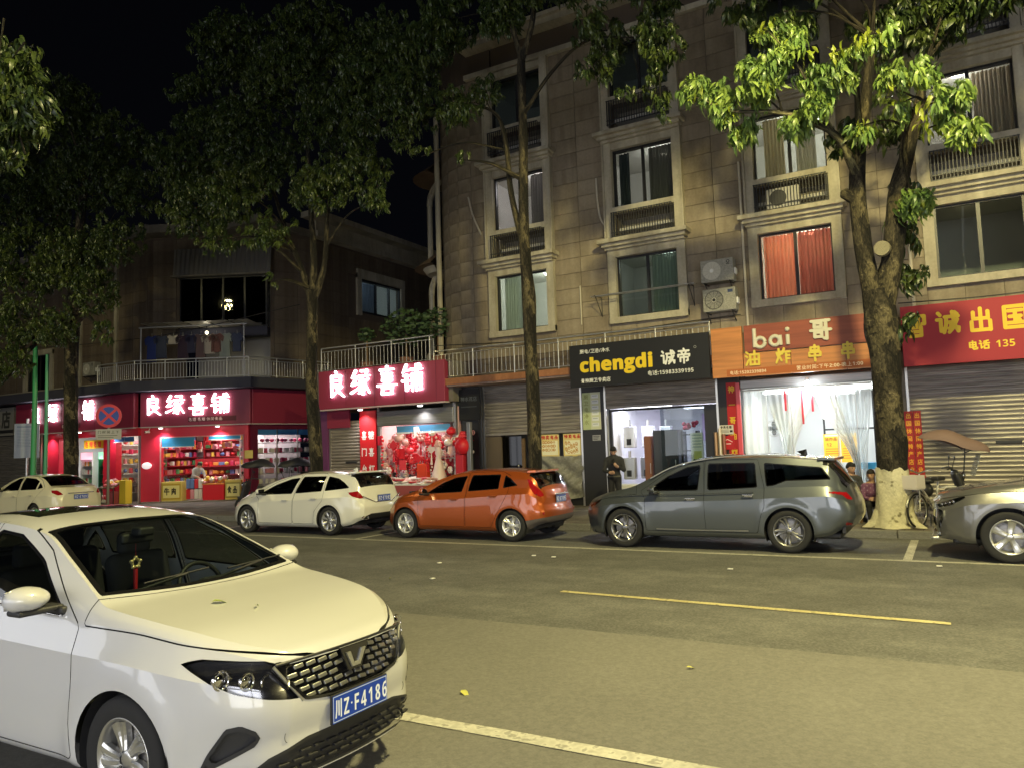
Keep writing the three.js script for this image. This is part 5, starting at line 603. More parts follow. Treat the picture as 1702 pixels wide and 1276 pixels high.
// small spot lamps under the fascias
function spot(x, y, z, lab, k = 9) { const t = thing('spot_lamp', lab, 'lamp', [x, y, z]); t.userData.group = 'spot lamps under the red fascias'; part('lamp_housing', new THREE.CylinderGeometry(0.09, 0.1, 0.06, 16), B.white, t); part('lamp_lens', new THREE.CylinderGeometry(0.075, 0.075, 0.02, 16), glow(1, 0.97, 0.95, 9), t, [0, -0.04, 0]); const l = new THREE.SpotLight(C(1, 0.95, 0.92), k, 0, 1.1, 0.6); l.position.set(x, y - 0.07, z); l.target.position.set(x, y - 2, z - 0.05); l.shadow.radius = 3; l.castShadow = true; scene.add(l, l.target); }
for (const t of [0.95, 3.3]) spot(...onC(t, 3.14, 0.25), 'small round spot lamp under the fascia of the sweet shop doorway'); for (const x of [-34.8, -32.3, -30.2]) spot(x, 3.14, -19.3, 'small round spot lamp under the fascia of the side wing'); for (const x of [-17.0, -14.55]) spot(x, 3.3, -19.6, 'small round spot lamp under the fascia of the gift shop');
// ---- the sweet shop
const goodsMats = [[0.6, 0.02, 0.03], [0.7, 0.1, 0.12], [0.75, 0.5, 0.08], [0.7, 0.65, 0.6], [0.65, 0.25, 0.3], [0.75, 0.3, 0.06], [0.5, 0.03, 0.1], [0.1, 0.3, 0.12], [0.12, 0.2, 0.45]].map((c) => mat(...c, 0.4));
const goodsGeo = [rbox(0.2, 0.17, 0.14, 0.02), rbox(0.16, 0.22, 0.12, 0.03), new THREE.CylinderGeometry(0.07, 0.075, 0.2, 12), rbox(0.24, 0.13, 0.16, 0.015), new THREE.SphereGeometry(0.1, 10, 8).scale(1, 0.8, 0.8)];
const item = (name, lab, cat, group, geo, m, p, turn) => { const o = solo(name, geo, m, lab, cat, p, turn); o.userData.group = group; return o; };
{
  const room = new THREE.Group(); const t = thing('sweet_shop', 'bright sweet shop room with red shelves of packets', 'shop interior', [FP[0], 0, FP[1]], FT); const W2 = mat(0.72, 0.68, 0.66, 0.6);
  part('back_wall', box2(0.1, FL, 0.13, 3.3, -4.6, -4.5), W2, t); part('side_wall', box2(0.1, 0.2, 0.13, 3.3, -4.5, -0.25), W2, t); part('side_wall', box2(FL - 0.3, FL - 0.2, 0.13, 3.3, -4.5, -0.25), W2, t); part('shop_ceiling', box2(0.2, FL - 0.3, 3.2, 3.3, -4.5, -0.25), W2, t);
  const lightAt = (lx, lz, w, d, k) => { const p = onC(lx, 3.14, lz); part('ceiling_light', rbox(w, 0.05, d, 0.02, lx, 3.16, lz), glow(1, 0.95, 0.88, 6), t); const l = new THREE.RectAreaLight(C(1, 0.94, 0.86), k, w, d); l.position.set(p[0], 3.11, p[2]); l.rotation.order = 'YXZ'; l.rotation.set(-Math.PI / 2, FT, 0); scene.add(l); }; lightAt(1.3, -1.3, 1.0, 0.3, 30); lightAt(3.1, -1.3, 1.0, 0.3, 30); lightAt(2.2, -3.2, 1.4, 0.3, 16);
  const rack = (x0, x1, z, rows, lab, y0 = 0.5) => { const r = thing('goods_shelf', lab, 'shelf', [FP[0], 0, FP[1]], FT); for (let k = 0; k < rows; k++) part('shelf_board', box2(x0, x1, y0 + k * 0.36, y0 + 0.03 + k * 0.36, z - 0.2, z + 0.2), L.shelf, r); part('upright', merged([box2(x0 - 0.03, x0, 0.17, y0 + rows * 0.36, z - 0.2, z + 0.2), box2(x1, x1 + 0.03, 0.17, y0 + rows * 0.36, z - 0.2, z + 0.2)]), L.shelf, r); part('back_panel', box2(x0, x1, 0.3, y0 + rows * 0.36, z - 0.22, z - 0.2), L.shelf, r);
    for (let k = 0; k < rows; k++) for (let x = x0 + 0.12; x < x1 - 0.08; x += 0.235) { const p = onC(x + rr(-0.02, 0.02), y0 + 0.13 + k * 0.36, z + rr(-0.02, 0.1)); item('snack_packet', 'bright snack packet standing on the red shelves of the sweet shop', 'snack packet', 'packets on the sweet shop shelves', pick(goodsGeo), pick(goodsMats), p, FT + rr(-0.2, 0.2)); } };
  rack(0.9, 3.9, -3.9, 7, 'long red goods shelf along the back wall of the sweet shop', 0.45); rack(1.3, 3.5, -2.3, 3, 'low red goods shelf in the middle of the sweet shop', 0.75);
  { // side wall shelf, turned to face the room
    const r = thing('goods_shelf', 'white goods shelf on the side wall of the sweet shop', 'shelf', [FP[0], 0, FP[1]], FT); for (let k = 0; k < 7; k++) part('shelf_board', box2(3.75, 4.2, 0.5 + k * 0.34, 0.52 + k * 0.34, -3.4, -0.5), B.white, r); for (let k = 0; k < 7; k++) for (let z = -3.2; z < -0.6; z += 0.42) { const p = onC(3.95, 0.62 + k * 0.34, z); item('sweet_jar', 'pale jar or packet on the white side shelf of the sweet shop', 'jar', 'jars on the sweet shop side shelf', goodsGeo[2 - (k % 2)], pick([goodsMats[3], goodsMats[2], goodsMats[4]]), p, FT); } }
  { // red shelf along the left side wall
    const r = thing('goods_shelf', 'red goods shelf on the wall beside the corner pillar in the sweet shop', 'shelf', [FP[0], 0, FP[1]], FT); for (let k = 0; k < 7; k++) part('shelf_board', box2(0.2, 0.62, 0.45 + k * 0.36, 0.48 + k * 0.36, -4.4, -0.35), L.shelf, r); part('back_panel', box2(0.2, 0.225, 0.17, 3.0, -4.4, -0.3), L.shelf, r);
    for (let k = 0; k < 7; k++) for (let z = -3.6; z < -0.35; z += 0.25) { const p = onC(0.46 + rr(-0.05, 0.05), 0.59 + k * 0.36, z); item('snack_packet', 'bright snack packet on the shelf beside the corner pillar in the sweet shop', 'snack packet', 'packets beside the corner pillar', pick(goodsGeo), pick(goodsMats), p, FT + 1.57 + rr(-0.2, 0.2)); } }
  // heaps and stands along the open front
  const stand = (x0, x1, lab, ch, col) => { const s = thing('display_case', lab, 'display case', onC((x0 + x1) / 2, 0.17, 0.12), FT), w = x1 - x0; part('case', rbox(w, 0.78, 0.5, 0.015, 0, 0.39, -0.25), L.yellowBoard, s); part('print', new THREE.PlaneGeometry(w * 0.94, 0.62).translate(0, 0.38, 0.004), mat(1, 1, 1, 0.5, { map: canvasTex(160, 100, (g, cw, chh) => { g.fillStyle = col; g.fillRect(0, 0, cw, chh); g.fillStyle = '#e4d890'; g.fillRect(10, 10, cw - 20, chh - 20); writeText(g, ch, 20, 26, 44, 7, 0.35, '#2a2410'); }) }), s); part('glass_top', rbox(w, 0.2, 0.46, 0.01, 0, 0.9, -0.25), L.glassy, s); };
  stand(0.92, 1.75, 'yellow display case with black lettering in the sweet shop doorway', '牛肉', '#b89a30'); stand(3.55, 4.2, 'yellow display case with black lettering at the plum pillar', '食品', '#9a8a40');
  const crate = thing('red_bin', 'red bin heaped with sweets in the sweet shop doorway', 'bin', onC(3.05, 0.17, -0.15), FT); part('panel', rbox(0.86, 0.62, 0.5, 0.02, 0, 0.31, 0), mat(0.7, 0.015, 0.03, 0.35), crate); part('rim', rbox(0.92, 0.05, 0.56, 0.015, 0, 0.64, 0), goodsMats[5], crate);
  for (let i = 0; i < 34; i++) { const p = onC(rr(2.62, 3.48), 0.86 + rr(0, 0.22), rr(-0.4, 0.08)); item('wrapped_sweet', 'wrapped sweet packet heaped in the doorway bin', 'sweet', 'sweets heaped in the doorway', goodsGeo[4], pick(goodsMats.slice(1, 6)), p, rr(0, 6)); }
  for (let i = 0; i < 8; i++) { const p = onC(1.95 + (i % 4) * 0.17, 0.42 + Math.floor(i / 4) * 0.42, -0.1); item('drink_carton', 'tall drink carton stacked between the yellow case and the red bin', 'carton', 'cartons in the sweet shop doorway', rbox(0.15, 0.38, 0.14, 0.01), pick([goodsMats[3], goodsMats[8], goodsMats[4], goodsMats[0]]), p, FT); }
  for (let i = 0; i < 22; i++) { const p = onC(0.98 + (i % 11) * 0.3, rr(2.2, 2.55), rr(-1.4, -0.5)); item('hanging_packet', 'packet hanging from the ceiling line of the sweet shop', 'snack packet', 'packets hanging in the sweet shop', goodsGeo[i % 2], pick(goodsMats.slice(0, 6)), p, FT + rr(-0.3, 0.3)); }
  const aw = (x0, x1, y0, y1, lab) => { const o = thing('blue_awning', lab, 'awning', onC((x0 + x1) / 2, (y0 + y1) / 2, 0.06), FT); part('sheet', box(x1 - x0, y1 - y0, 0.01).rotateX(0.14), mat(0.04, 0.28, 0.55, 0.5), o); part('hem', box(x1 - x0, 0.03, 0.03, 0, -(y1 - y0) / 2, 0.02), B.white, o); }; aw(0.9, 2.25, 2.34, 2.72, 'deep blue rolled awning at the left of the sweet shop doorway'); aw(2.85, 4.15, 2.58, 2.72, 'shallow blue rolled awning at the right of the sweet shop doorway');
  { const p = onC(0.35, 2.98, 0.16); const cam = thing('security_camera', 'small white security camera on the red corner pillar', 'camera', p); part('housing', rbox(0.09, 0.09, 0.22, 0.03), B.white, cam); part('lens', new THREE.CylinderGeometry(0.03, 0.03, 0.02, 12).rotateX(Math.PI / 2), B.black, cam, [0, 0, 0.115]); part('arm', bar([0, 0.03, -0.05], [0, 0.16, -0.12], 0.015, 6), B.white, cam); }
  item('yellow_plate', 'small yellow plate on the plum pillar of the corner house', 'plate', undefined, box(0.34, 0.32, 0.015), L.yellowBoard, onC(FL - 0.1, 1.95, 0.02), FT);
  item('wall_lamp', 'white round heart-shaped lamp on the red corner pillar', 'lamp', undefined, new THREE.SphereGeometry(0.16, 14, 10).scale(1.3, 0.85, 0.5), glow(1, 0.85, 0.88, 0.7), onC(0.3, 1.62, 0.1), FT);
  item('floor_stand', 'tall yellow cardboard stand by the red corner pillar', 'stand', undefined, rbox(0.42, 0.95, 0.3, 0.02), mat(0.75, 0.55, 0.05, 0.5), [-29.15, 0.6, -19.35]);
}
{ // the left wing: fridges, shelf and produce stand in two openings
  const t = thing('drinks_shop', 'lit drinks room with upright fridges in the side wing', 'shop interior', [-42, 0, -19.6]); const W2 = mat(0.72, 0.7, 0.68, 0.6); part('back_wall', box2(6.8, 11.3, 0.13, 3.2, -3.6, -3.5), W2, t); part('back_wall', box2(11.4, 12.9, 0.13, 3.2, -1.6, -1.5), W2, t); part('shop_ceiling', box2(6.8, 11.3, 3.1, 3.2, -3.5, -0.25), W2, t); part('shop_ceiling', box2(11.4, 12.9, 3.1, 3.2, -1.5, -0.25), W2, t); for (const [q0, q1, q2] of [[6.7, 6.8, -3.5], [11.3, 11.4, -3.5], [12.9, 12.95, -1.5]]) part('side_wall', box2(q0, q1, 0.13, 3.2, q2, -0.25), W2, t); { const r = thing('goods_shelf', 'white goods shelf on the inner wall of the side wing', 'shelf', [-30.6, 0, -20.5]); for (let k = 0; k < 6; k++) { part('shelf_board', box(0.36, 0.03, 1.1, 0.2, 0.5 + k * 0.4, 0), B.white, r); for (let i = 0; i < 4; i++) item('snack_packet', 'snack packet on the inner wall shelf of the side wing', 'snack packet', 'packets in the side wing', pick(goodsGeo), pick(goodsMats), [-30.35, 0.63 + k * 0.4, -20.9 + i * 0.26], rr(0, 6)); } } areaLight(t, -42 + 9.3, 3.05, -21, 2.0, 0.4, [0.95, 1, 1], 20, 6).position.set(9.3, 3.05, -1.4); areaLight(t, -42 + 12.3, 3.05, -20.5, 0.9, 0.3, [1, 0.95, 0.85], 14, 6).position.set(12.3, 3.05, -0.9);
  for (const [x, c, lab] of [[-32.9, [0.75, 0.75, 0.78], 'white upright drinks fridge with red header'], [-31.6, [0.06, 0.32, 0.14], 'green upright drinks fridge beside the red wall']]) { const f = thing('drinks_fridge', lab + ' in the side wing', 'fridge', [x, 0.16, -20.3]); part('cabinet', merged([box(0.04, 2.1, 0.6, -0.42, 1.05, 0), box(0.04, 2.1, 0.6, 0.42, 1.05, 0), box(0.88, 2.1, 0.03, 0, 1.05, -0.3), box(0.8, 0.35, 0.6, 0, 0.18, 0)]), mat(...c, 0.4), f); part('header_light', box(0.84, 0.3, 0.58, 0, 1.95, 0.02), glow(...(c[0] > 0.5 ? [0.9, 0.3, 0.45] : [0.3, 0.9, 0.5]), 1.2), f); for (let k = 0; k < 4; k++) part('shelf_board', box(0.8, 0.015, 0.5, 0, 0.42 + k * 0.36, 0), B.steel, f); part('glass_door', box(0.8, 1.45, 0.015, 0, 1.07, 0.3), L.glassy, f); for (let k = 0; k < 4; k++) for (let i = 0; i < 7; i++) item('drink_bottle', 'drink bottle standing in an upright fridge of the side wing', 'bottle', 'bottles in the fridges', goodsGeo[2], pick([goodsMats[7], goodsMats[3], goodsMats[0], goodsMats[5]]), [x - 0.33 + i * 0.11, 0.16 + 0.53 + k * 0.36, -20.2]); }
  board('lit_price_sign', 'bright orange and yellow lettered sign inside the side wing opening', 'sign', -32.7, -31.3, 2.42, 2.78, -19.75, 0.04, B.dark, 256, (g, w, h) => { g.fillStyle = '#d8a818'; g.fillRect(0, 0, w, h); writeText(g, '名烟名酒', 14, 12, 44, 8, 0.25, '#c8281c'); });
  const sh = thing('display_rack', 'orange display rack of black and red boxes by the corner pillar', 'rack', [-29.35, 0.16, -20.6]); for (let k = 0; k < 5; k++) { part('shelf', box(0.9, 0.03, 0.4, 0, 0.35 + k * 0.42, 0), mat(0.6, 0.22, 0.05, 0.5), sh); for (let i = 0; i < 4; i++) item('gift_box', 'boxed gift on the orange rack by the corner pillar', 'box', 'boxes on the orange rack', goodsGeo[1], pick([goodsMats[0], B.black, goodsMats[3], goodsMats[5]]), [-29.7 + i * 0.22, 0.66 + k * 0.42, -20.55]); } part('upright', merged([box(0.03, 2.3, 0.4, -0.46, 1.15, 0), box(0.03, 2.3, 0.4, 0.46, 1.15, 0)]), mat(0.6, 0.22, 0.05, 0.5), sh);
  const tb = thing('produce_stand', 'tilted stand of bagged snacks before the side wing opening', 'stand', [-29.9, 0.13, -19.2]); part('tray', box(0.9, 0.04, 0.55).rotateX(0.45), B.wood, tb, [0, 0.75, 0]); part('leg', bar([-0.4, 0, 0.15], [-0.4, 0.66, 0.15], 0.02), B.dark, tb); part('leg', bar([0.4, 0, 0.15], [0.4, 0.66, 0.15], 0.02), B.dark, tb); part('box_front', rbox(0.5, 0.5, 0.3, 0.02, 0.15, 0.25, 0.0), mat(0.5, 0.1, 0.13, 0.5), tb); for (let i = 0; i < 22; i++) item('bagged_snack', 'bagged snack lying on the tilted stand of the side wing', 'snack packet', 'bags on the tilted stand', goodsGeo[4], pick(goodsMats.slice(1, 7)), [-29.9 + rr(-0.4, 0.4), 0.95 + rr(-0.12, 0.12), -19.2 + rr(-0.2, 0.15)], rr(0, 6));
  for (let i = 0; i < 9; i++) item('fruit_bag', 'red and white bag on the ground before the side wing', 'bag', 'bags on the ground by the side wing', goodsGeo[4], pick([goodsMats[0], goodsMats[3], goodsMats[4]]), [-30.6 + (i % 5) * 0.17, 0.23 + Math.floor(i / 5) * 0.15, -19.15], rr(0, 6)).scale.set(1.2, 1.2, 1.2);
  for (const [x0, x1] of [[-30.15, -29.5], [-29.48, -28.85]]) { const o = thing('blue_awning', 'narrow blue rolled awning over the orange rack opening', 'awning', [(x0 + x1) / 2, 2.72, -19.5]); o.userData.group = 'narrow awnings of the side wing'; part('sheet', box(x1 - x0, 0.2, 0.01).rotateX(0.1), mat(0.05, 0.14, 0.4, 0.5), o); part('hem', box(x1 - x0, 0.03, 0.03, 0, -0.1, 0.02), B.white, o); }
}
{ // glazed display down the side of the corner house
  const t = thing('side_display', 'dim display room with shelves of hanging goods on the house side', 'shop interior', [FQ[0], 0, FQ[1]], RT); part('back_wall', box2(0.3, 3.2, 0.13, 3.1, -1.4, -1.3), mat(0.5, 0.45, 0.46, 0.6), t); part('shop_ceiling', box2(0.3, 3.2, 3.0, 3.1, -1.3, -0.1), B.white, t); for (let k = 0; k < 5; k++) part('shelf_board', box2(0.32, 3.18, 0.7 + k * 0.42, 0.73 + k * 0.42, -0.75, -0.15), B.steel, t); part('blue_shade', box2(0.3, 3.2, 2.72, 2.95, -0.1, -0.07), B.blue, t); part('mullion', merged([box2(1.2, 1.24, 0.2, 2.95, -0.1, -0.05), box2(2.2, 2.24, 0.2, 2.95, -0.1, -0.05)]), B.steel, t);
  const c = Math.cos(RT), s = Math.sin(RT), at = (u, y, o) => [FQ[0] + c * u + s * o, y, FQ[1] - s * u + c * o]; { const p = at(1.7, 2.98, -0.6), l = new THREE.RectAreaLight(C(1, 0.9, 0.88), 26, 2.2, 0.16); part('ceiling_light', rbox(2.2, 0.04, 0.16, 0.015, 1.7, 2.98, -0.6), glow(1, 0.92, 0.88, 5), t); l.position.set(p[0], 2.94, p[2]); l.rotation.order = 'YXZ'; l.rotation.set(-Math.PI / 2, RT, 0); scene.add(l); }
  for (let k = 0; k < 5; k++) for (let i = 0; i < 12; i++) item('wedding_basket', 'dark red basket or tin on the glazed side display', 'basket', 'tins on the side display', goodsGeo[k > 3 ? 4 : (k + i) % 3], pick(k > 3 ? [goodsMats[6], L.plum] : [goodsMats[3], goodsMats[6], goodsMats[3], goodsMats[4]]), at(0.45 + i * 0.235, 0.83 + k * 0.42, -0.35 + rr(-0.1, 0.1)), RT);
}
// ---- gift shop between the blocks
{
  const t = shopRoom('gift_shop', 'pink lit gift shop room crammed with red wedding goods', -16.5, -13.45, -20.0, 3.2, 3.2, mat(0.6, 0.36, 0.35, 0.6), mat(0.4, 0.36, 0.36, 0.5)); areaLight(t, -15.0, 3.05, -20.6, 2.2, 0.35, [1, 0.95, 0.94], 24, 7); areaLight(t, -15.0, 3.05, -22.2, 2.2, 0.35, [1, 0.95, 0.94], 14, 7);
  part('roof_slab', box2(-19.2, -13.3, 3.34, 4.58, -24, -19.62), B.conc, t); part('left_wall', box2(-19.2, -18.7, 0.13, 3.34, -20.4, -19.85), mat(0.16, 0.04, 0.14, 0.6), t); part('shutter_roll', rbox(3.05, 0.5, 0.3, 0.04, -14.98, 2.95, -19.98), mat(0.5, 0.5, 0.5, 0.4, { metalness: 0.5, map: brush }), t); part('door_jamb', merged([box2(-16.52, -16.42, 0.13, 3.34, -20, -19.88), box2(-13.5, -13.38, 0.13, 3.34, -20, -19.88)]), B.steel, t); part('right_wall', box2(-13.38, -12.7, 0.13, 3.8, -20.3, -20.1), B.black, t);
  railing('railing', 'dark steel railing on the terrace above the gift shop sign', [[-18.6, -19.5], [-13.9, -19.5]], 4.6, 5.42, 0.15, mat(0.4, 0.4, 0.42, 0.4, { metalness: 0.7 }));
  shutterThing('pale corrugated roller shutter beside the red lettered board', -18.62, -17.3, 0.13, 2.95, -19.95, mat(0.55, 0.48, 0.42, 0.45, { metalness: 0.2, map: brush }), [-17.7, 1.55]); solo('red_signboard', box2(-18.7, -17.7, 2.72, 3.32, -19.9, -19.84), L.band, 'dark red panel above the pale corrugated shutter', 'panel');
  board('red_letter_board', 'tall bright red board with white characters left of the gift shop', 'sign board', -17.24, -16.56, 0.2, 3.24, -19.84, 0.05, L.red, 160, (g, w, h) => { g.fillStyle = '#d8202a'; g.fillRect(0, 0, w, h); g.strokeStyle = '#f8eeee'; [...'喜糖门喜台灯礼花'].forEach((ch, i) => drawGlyph(g, ch, 14 + (i % 2) * 72, 160 + Math.floor(i / 2) * 130, 56, 64, 9)); });
  { const o = thing('blue_awning', 'bright blue rolled awning under the gift shop shutter box', 'awning', [-14.6, 2.56, -19.8]); part('sheet', box(2.1, 0.22, 0.012).rotateX(0.1), mat(0.1, 0.32, 0.6, 0.5), o); part('hem', box(2.1, 0.05, 0.05, 0, -0.12, 0.02), B.white, o); }
  board('black_shop_sign', 'black shop sign with faint letters at the corner by the gift shop', 'shop sign', -13.3, -12.55, 2.75, 3.7, -19.95, 0.08, B.black, 128, (g, w, h) => { g.fillStyle = '#101216'; g.fillRect(0, 0, w, h); writeText(g, '神水花店', 10, 40, 24, 3, 0.1, '#5a6068'); g.fillStyle = '#3c4046'; g.fillRect(10, 90, 100, 6); });
  const reds = [[0.68, 0.015, 0.03], [0.75, 0.04, 0.06], [0.55, 0.01, 0.03], [0.75, 0.35, 0.35], [0.8, 0.5, 0.45], [0.8, 0.72, 0.68]].map((c) => mat(...c, 0.45));
  const lantern = merged([new THREE.SphereGeometry(0.13, 14, 10).scale(1, 0.8, 1), new THREE.CylinderGeometry(0.05, 0.05, 0.03, 10).translate(0, 0.11, 0), new THREE.CylinderGeometry(0.012, 0.03, 0.22, 8).translate(0, -0.22, 0)]), knot = merged([rbox(0.2, 0.2, 0.03, 0.01).rotateZ(Math.PI / 4), new THREE.TorusGeometry(0.06, 0.018, 6, 14).translate(0.13, 0, 0), new THREE.TorusGeometry(0.06, 0.018, 6, 14).translate(-0.13, 0, 0), new THREE.CylinderGeometry(0.01, 0.035, 0.3, 8).translate(0, -0.27, 0)]), flower = merged([0, 1, 2, 3, 4, 5].map((k) => new THREE.SphereGeometry(0.06, 8, 6).translate(0.075 * Math.cos(k * 1.05), 0.075 * Math.sin(k * 1.05), 0)).concat([new THREE.SphereGeometry(0.06, 8, 6)])), garland = merged(Array.from({ length: 9 }, (_, k) => new THREE.SphereGeometry(0.035, 7, 5).translate(0.015 * Math.sin(k * 2), -k * 0.085, 0.01 * Math.cos(k * 3)))), card = rbox(0.22, 0.3, 0.015, 0.005);
  const kinds = [['red_lantern', 'red lantern hanging in the gift shop front', 'lantern', lantern], ['chinese_knot', 'red knotted tassel hanging in the gift shop front', 'tassel', knot], ['paper_flower', 'red and pink paper flower hanging in the gift shop front', 'paper flower', flower], ['bead_garland', 'beaded garland hanging in the gift shop front', 'garland', garland], ['greeting_card', 'red greeting card or envelope clipped up in the gift shop front', 'card', card]];
  for (let i = 0; i < 190; i++) { const k = kinds[i % 5], x = -16.38 + (i * 0.618 % 1) * 3.5, y = 1.15 + (i * 0.377 % 1) * 1.32, o = item(k[0], k[1], k[2], k[2] + 's in the gift shop front', k[3], pick(reds), [x, y, -19.7 - rr(0, 0.9)], rr(-0.5, 0.5)); o.scale.setScalar(rr(0.8, 1.35)); }
  { const o = thing('red_balloon', 'large red round balloon lantern at the end of the gift shop stall', 'lantern', [-12.95, 1.95, -19.55]); part('globe', new THREE.SphereGeometry(0.24, 18, 14).scale(1, 1.1, 1), reds[0], o); part('tassel', new THREE.CylinderGeometry(0.015, 0.04, 0.5, 8), reds[2], o, [0, -0.5, 0]); }
  solo('red_stall_end', rbox(0.28, 2.1, 0.5, 0.02, 0, 1.05, 0), mat(0.55, 0.02, 0.04, 0.4), 'red upright end panel of the gift shop stall', 'panel', [-13.05, 0.13, -19.75]); solo('grey_stall_post', rbox(0.14, 2.55, 0.14, 0.02, 0, 1.27, 0), mat(0.3, 0.3, 0.32, 0.4, { metalness: 0.6 }), 'grey steel post at the outer end of the gift shop stall', 'post', [-12.72, 0.13, -19.6]);
  for (const [x, y, z, w, lab] of [[-15.6, 1.45, -20.2, 1.6, 'upper steel shelf of gift boxes inside the gift shop'], [-15.6, 0.95, -20.2, 1.6, 'lower steel shelf of gift boxes inside the gift shop'], [-14.1, 1.6, -20.2, 1.2, 'short steel shelf of pale gifts inside the gift shop']]) { const s = thing('goods_shelf', lab, 'shelf', [x, y, z]); part('shelf_board', box(w, 0.03, 0.4), B.steel, s); part('bracket', merged([bar([-w / 2, 0, 0.18], [-w / 2, 0.6, 0.18], 0.012, 6), bar([w / 2, 0, 0.18], [w / 2, 0.6, 0.18], 0.012, 6)]), B.steel, s); for (let i = 0; i < w / 0.23; i++) item('gift_box', 'gift box standing on a steel shelf inside the gift shop', 'box', 'gift boxes in the gift shop', goodsGeo[i % 4], pick([...reds, B.white, B.black]), [x - w / 2 + 0.13 + i * 0.23, y + 0.12, z], rr(-0.3, 0.3)); }
  const tb = thing('sale_table', 'low table heaped with packets before the gift shop', 'table', [-14.6, 0.13, -18.95]); part('table_top', rbox(2.3, 0.05, 0.9, 0.01, 0, 0.72, 0), B.white, tb); for (const [x, z] of [[-1.1, -0.4], [1.1, -0.4], [-1.1, 0.4], [1.1, 0.4]]) part('leg', bar([x, 0, z], [x, 0.7, z], 0.02), B.steel, tb); part('skirt', box(2.25, 0.6, 0.012, 0, 0.4, 0.45), mat(0.45, 0.1, 0.12, 0.6), tb);
  for (let i = 0; i < 46; i++) item('flat_packet', 'flat glossy packet heaped on the table before the gift shop', 'packet', 'packets on the gift shop table', rbox(0.34, 0.03, 0.24, 0.01), pick([...reds.slice(2), reds[5], reds[4]]), [-14.6 + rr(-1.05, 1.05), 0.89 + (i % 5) * 0.032, -18.95 + rr(-0.35, 0.35)], rr(0, 3)).rotation.x = rr(-0.15, 0.25);
  for (let i = 0; i < 10; i++) item('red_stool', 'red plastic stool stacked beside the gift shop table', 'stool', 'red stools by the gift shop', merged([rbox(0.3, 0.03, 0.3, 0.02, 0, 0.06, 0), ...[[-1, -1], [1, -1], [-1, 1], [1, 1]].map(([a, b]) => bar([a * 0.14, -0.14, b * 0.14], [a * 0.11, 0.05, b * 0.11], 0.016, 6))]), reds[i % 2], [-16.15 + (i > 4 ? 0.36 : 0), 0.27 + (i % 5) * 0.13, -19.2]);
  // red dress-like cloth and pale gown
  item('white_gown', 'pale satin gown hanging in the gift shop front', 'gown', undefined, new THREE.LatheGeometry([[0.08, 1.0], [0.1, 0.85], [0.07, 0.7], [0.16, 0.35], [0.26, 0]].map((p) => new THREE.Vector2(...p)), 20), mat(0.75, 0.62, 0.58, 0.4), [-13.95, 0.95, -19.7]); item('red_gift_bag', 'red shopping bag with gold print in the gift shop', 'bag', undefined, rbox(0.4, 0.5, 0.2, 0.02), mat(0.7, 0.06, 0.02, 0.4), [-14.65, 1.2, -19.85]);
  // plants on the terrace above
  const leafBit = new THREE.CircleGeometry(0.09, 5).scale(1, 0.6, 1); const mk = (x, y, z, r, h, n, lab) => { const p = thing('potted_shrub', lab, 'shrub', [x, y, z]); part('pot', new THREE.CylinderGeometry(0.24, 0.18, 0.4, 16).translate(0, 0.2, 0), mat(0.25, 0.12, 0.08, 0.8), p); part('stem', bar([0, 0.3, 0], [0, h * 0.6, 0], 0.04, 6), B.wood, p); const g = []; for (let i = 0; i < n; i++) { const a = rr(0, 6.28), b = Math.acos(rr(-1, 1)), q = r * Math.cbrt(rnd()); g.push(leafBit.clone().rotateX(rr(-1.5, 1.5)).rotateY(rr(0, 6)).translate(q * Math.sin(b) * Math.cos(a), h * 0.72 + q * 0.8 * Math.cos(b), q * Math.sin(b) * Math.sin(a))); } const f = part('foliage', merged(g), mat(0.05, 0.09, 0.035, 0.6), p); f.userData.kind = 'stuff'; };
  mk(-15.8, 4.58, -20.6, 0.85, 2.0, 420, 'wide leafy shrub in a pot on the terrace above the gift shop'); mk(-17.6, 4.58, -20.7, 0.3, 1.9, 120, 'slim clipped shrub in a pot at the left end of the terrace'); mk(-14.7, 4.58, -20.9, 0.65, 2.1, 300, 'tall loose shrub in a pot by the drainpipe on the terrace'); solo('terrace_floor', box2(-19.2, -13.3, 4.581, 4.6, -24, -19.45), B.conc, 'grey concrete floor of the terrace over the gift shop', 'terrace');
}
// far-left neighbour: grey board and shutter
shutterThing('grey roller shutter at the far end of the corner house', -40.5, -35.5, 0.13, 3.15, -19.5, mat(0.4, 0.37, 0.35, 0.5, { metalness: 0.2, map: brush }));
board('grey_shop_sign', 'grey shop board with black lettering beyond the red fascia', 'shop sign', -41, -37.75, 3.2, 4.5, -19.45, 0.1, B.conc, 256, (g, w, h) => { g.fillStyle = '#8d8b86'; g.fillRect(0, 0, w, h); writeText(g, '国品店', 20, 14, 60, 9, 0.3, '#3a3a3a'); g.fillStyle = '#2c2c2e'; g.fillRect(0, h * 0.8, w, 12); });
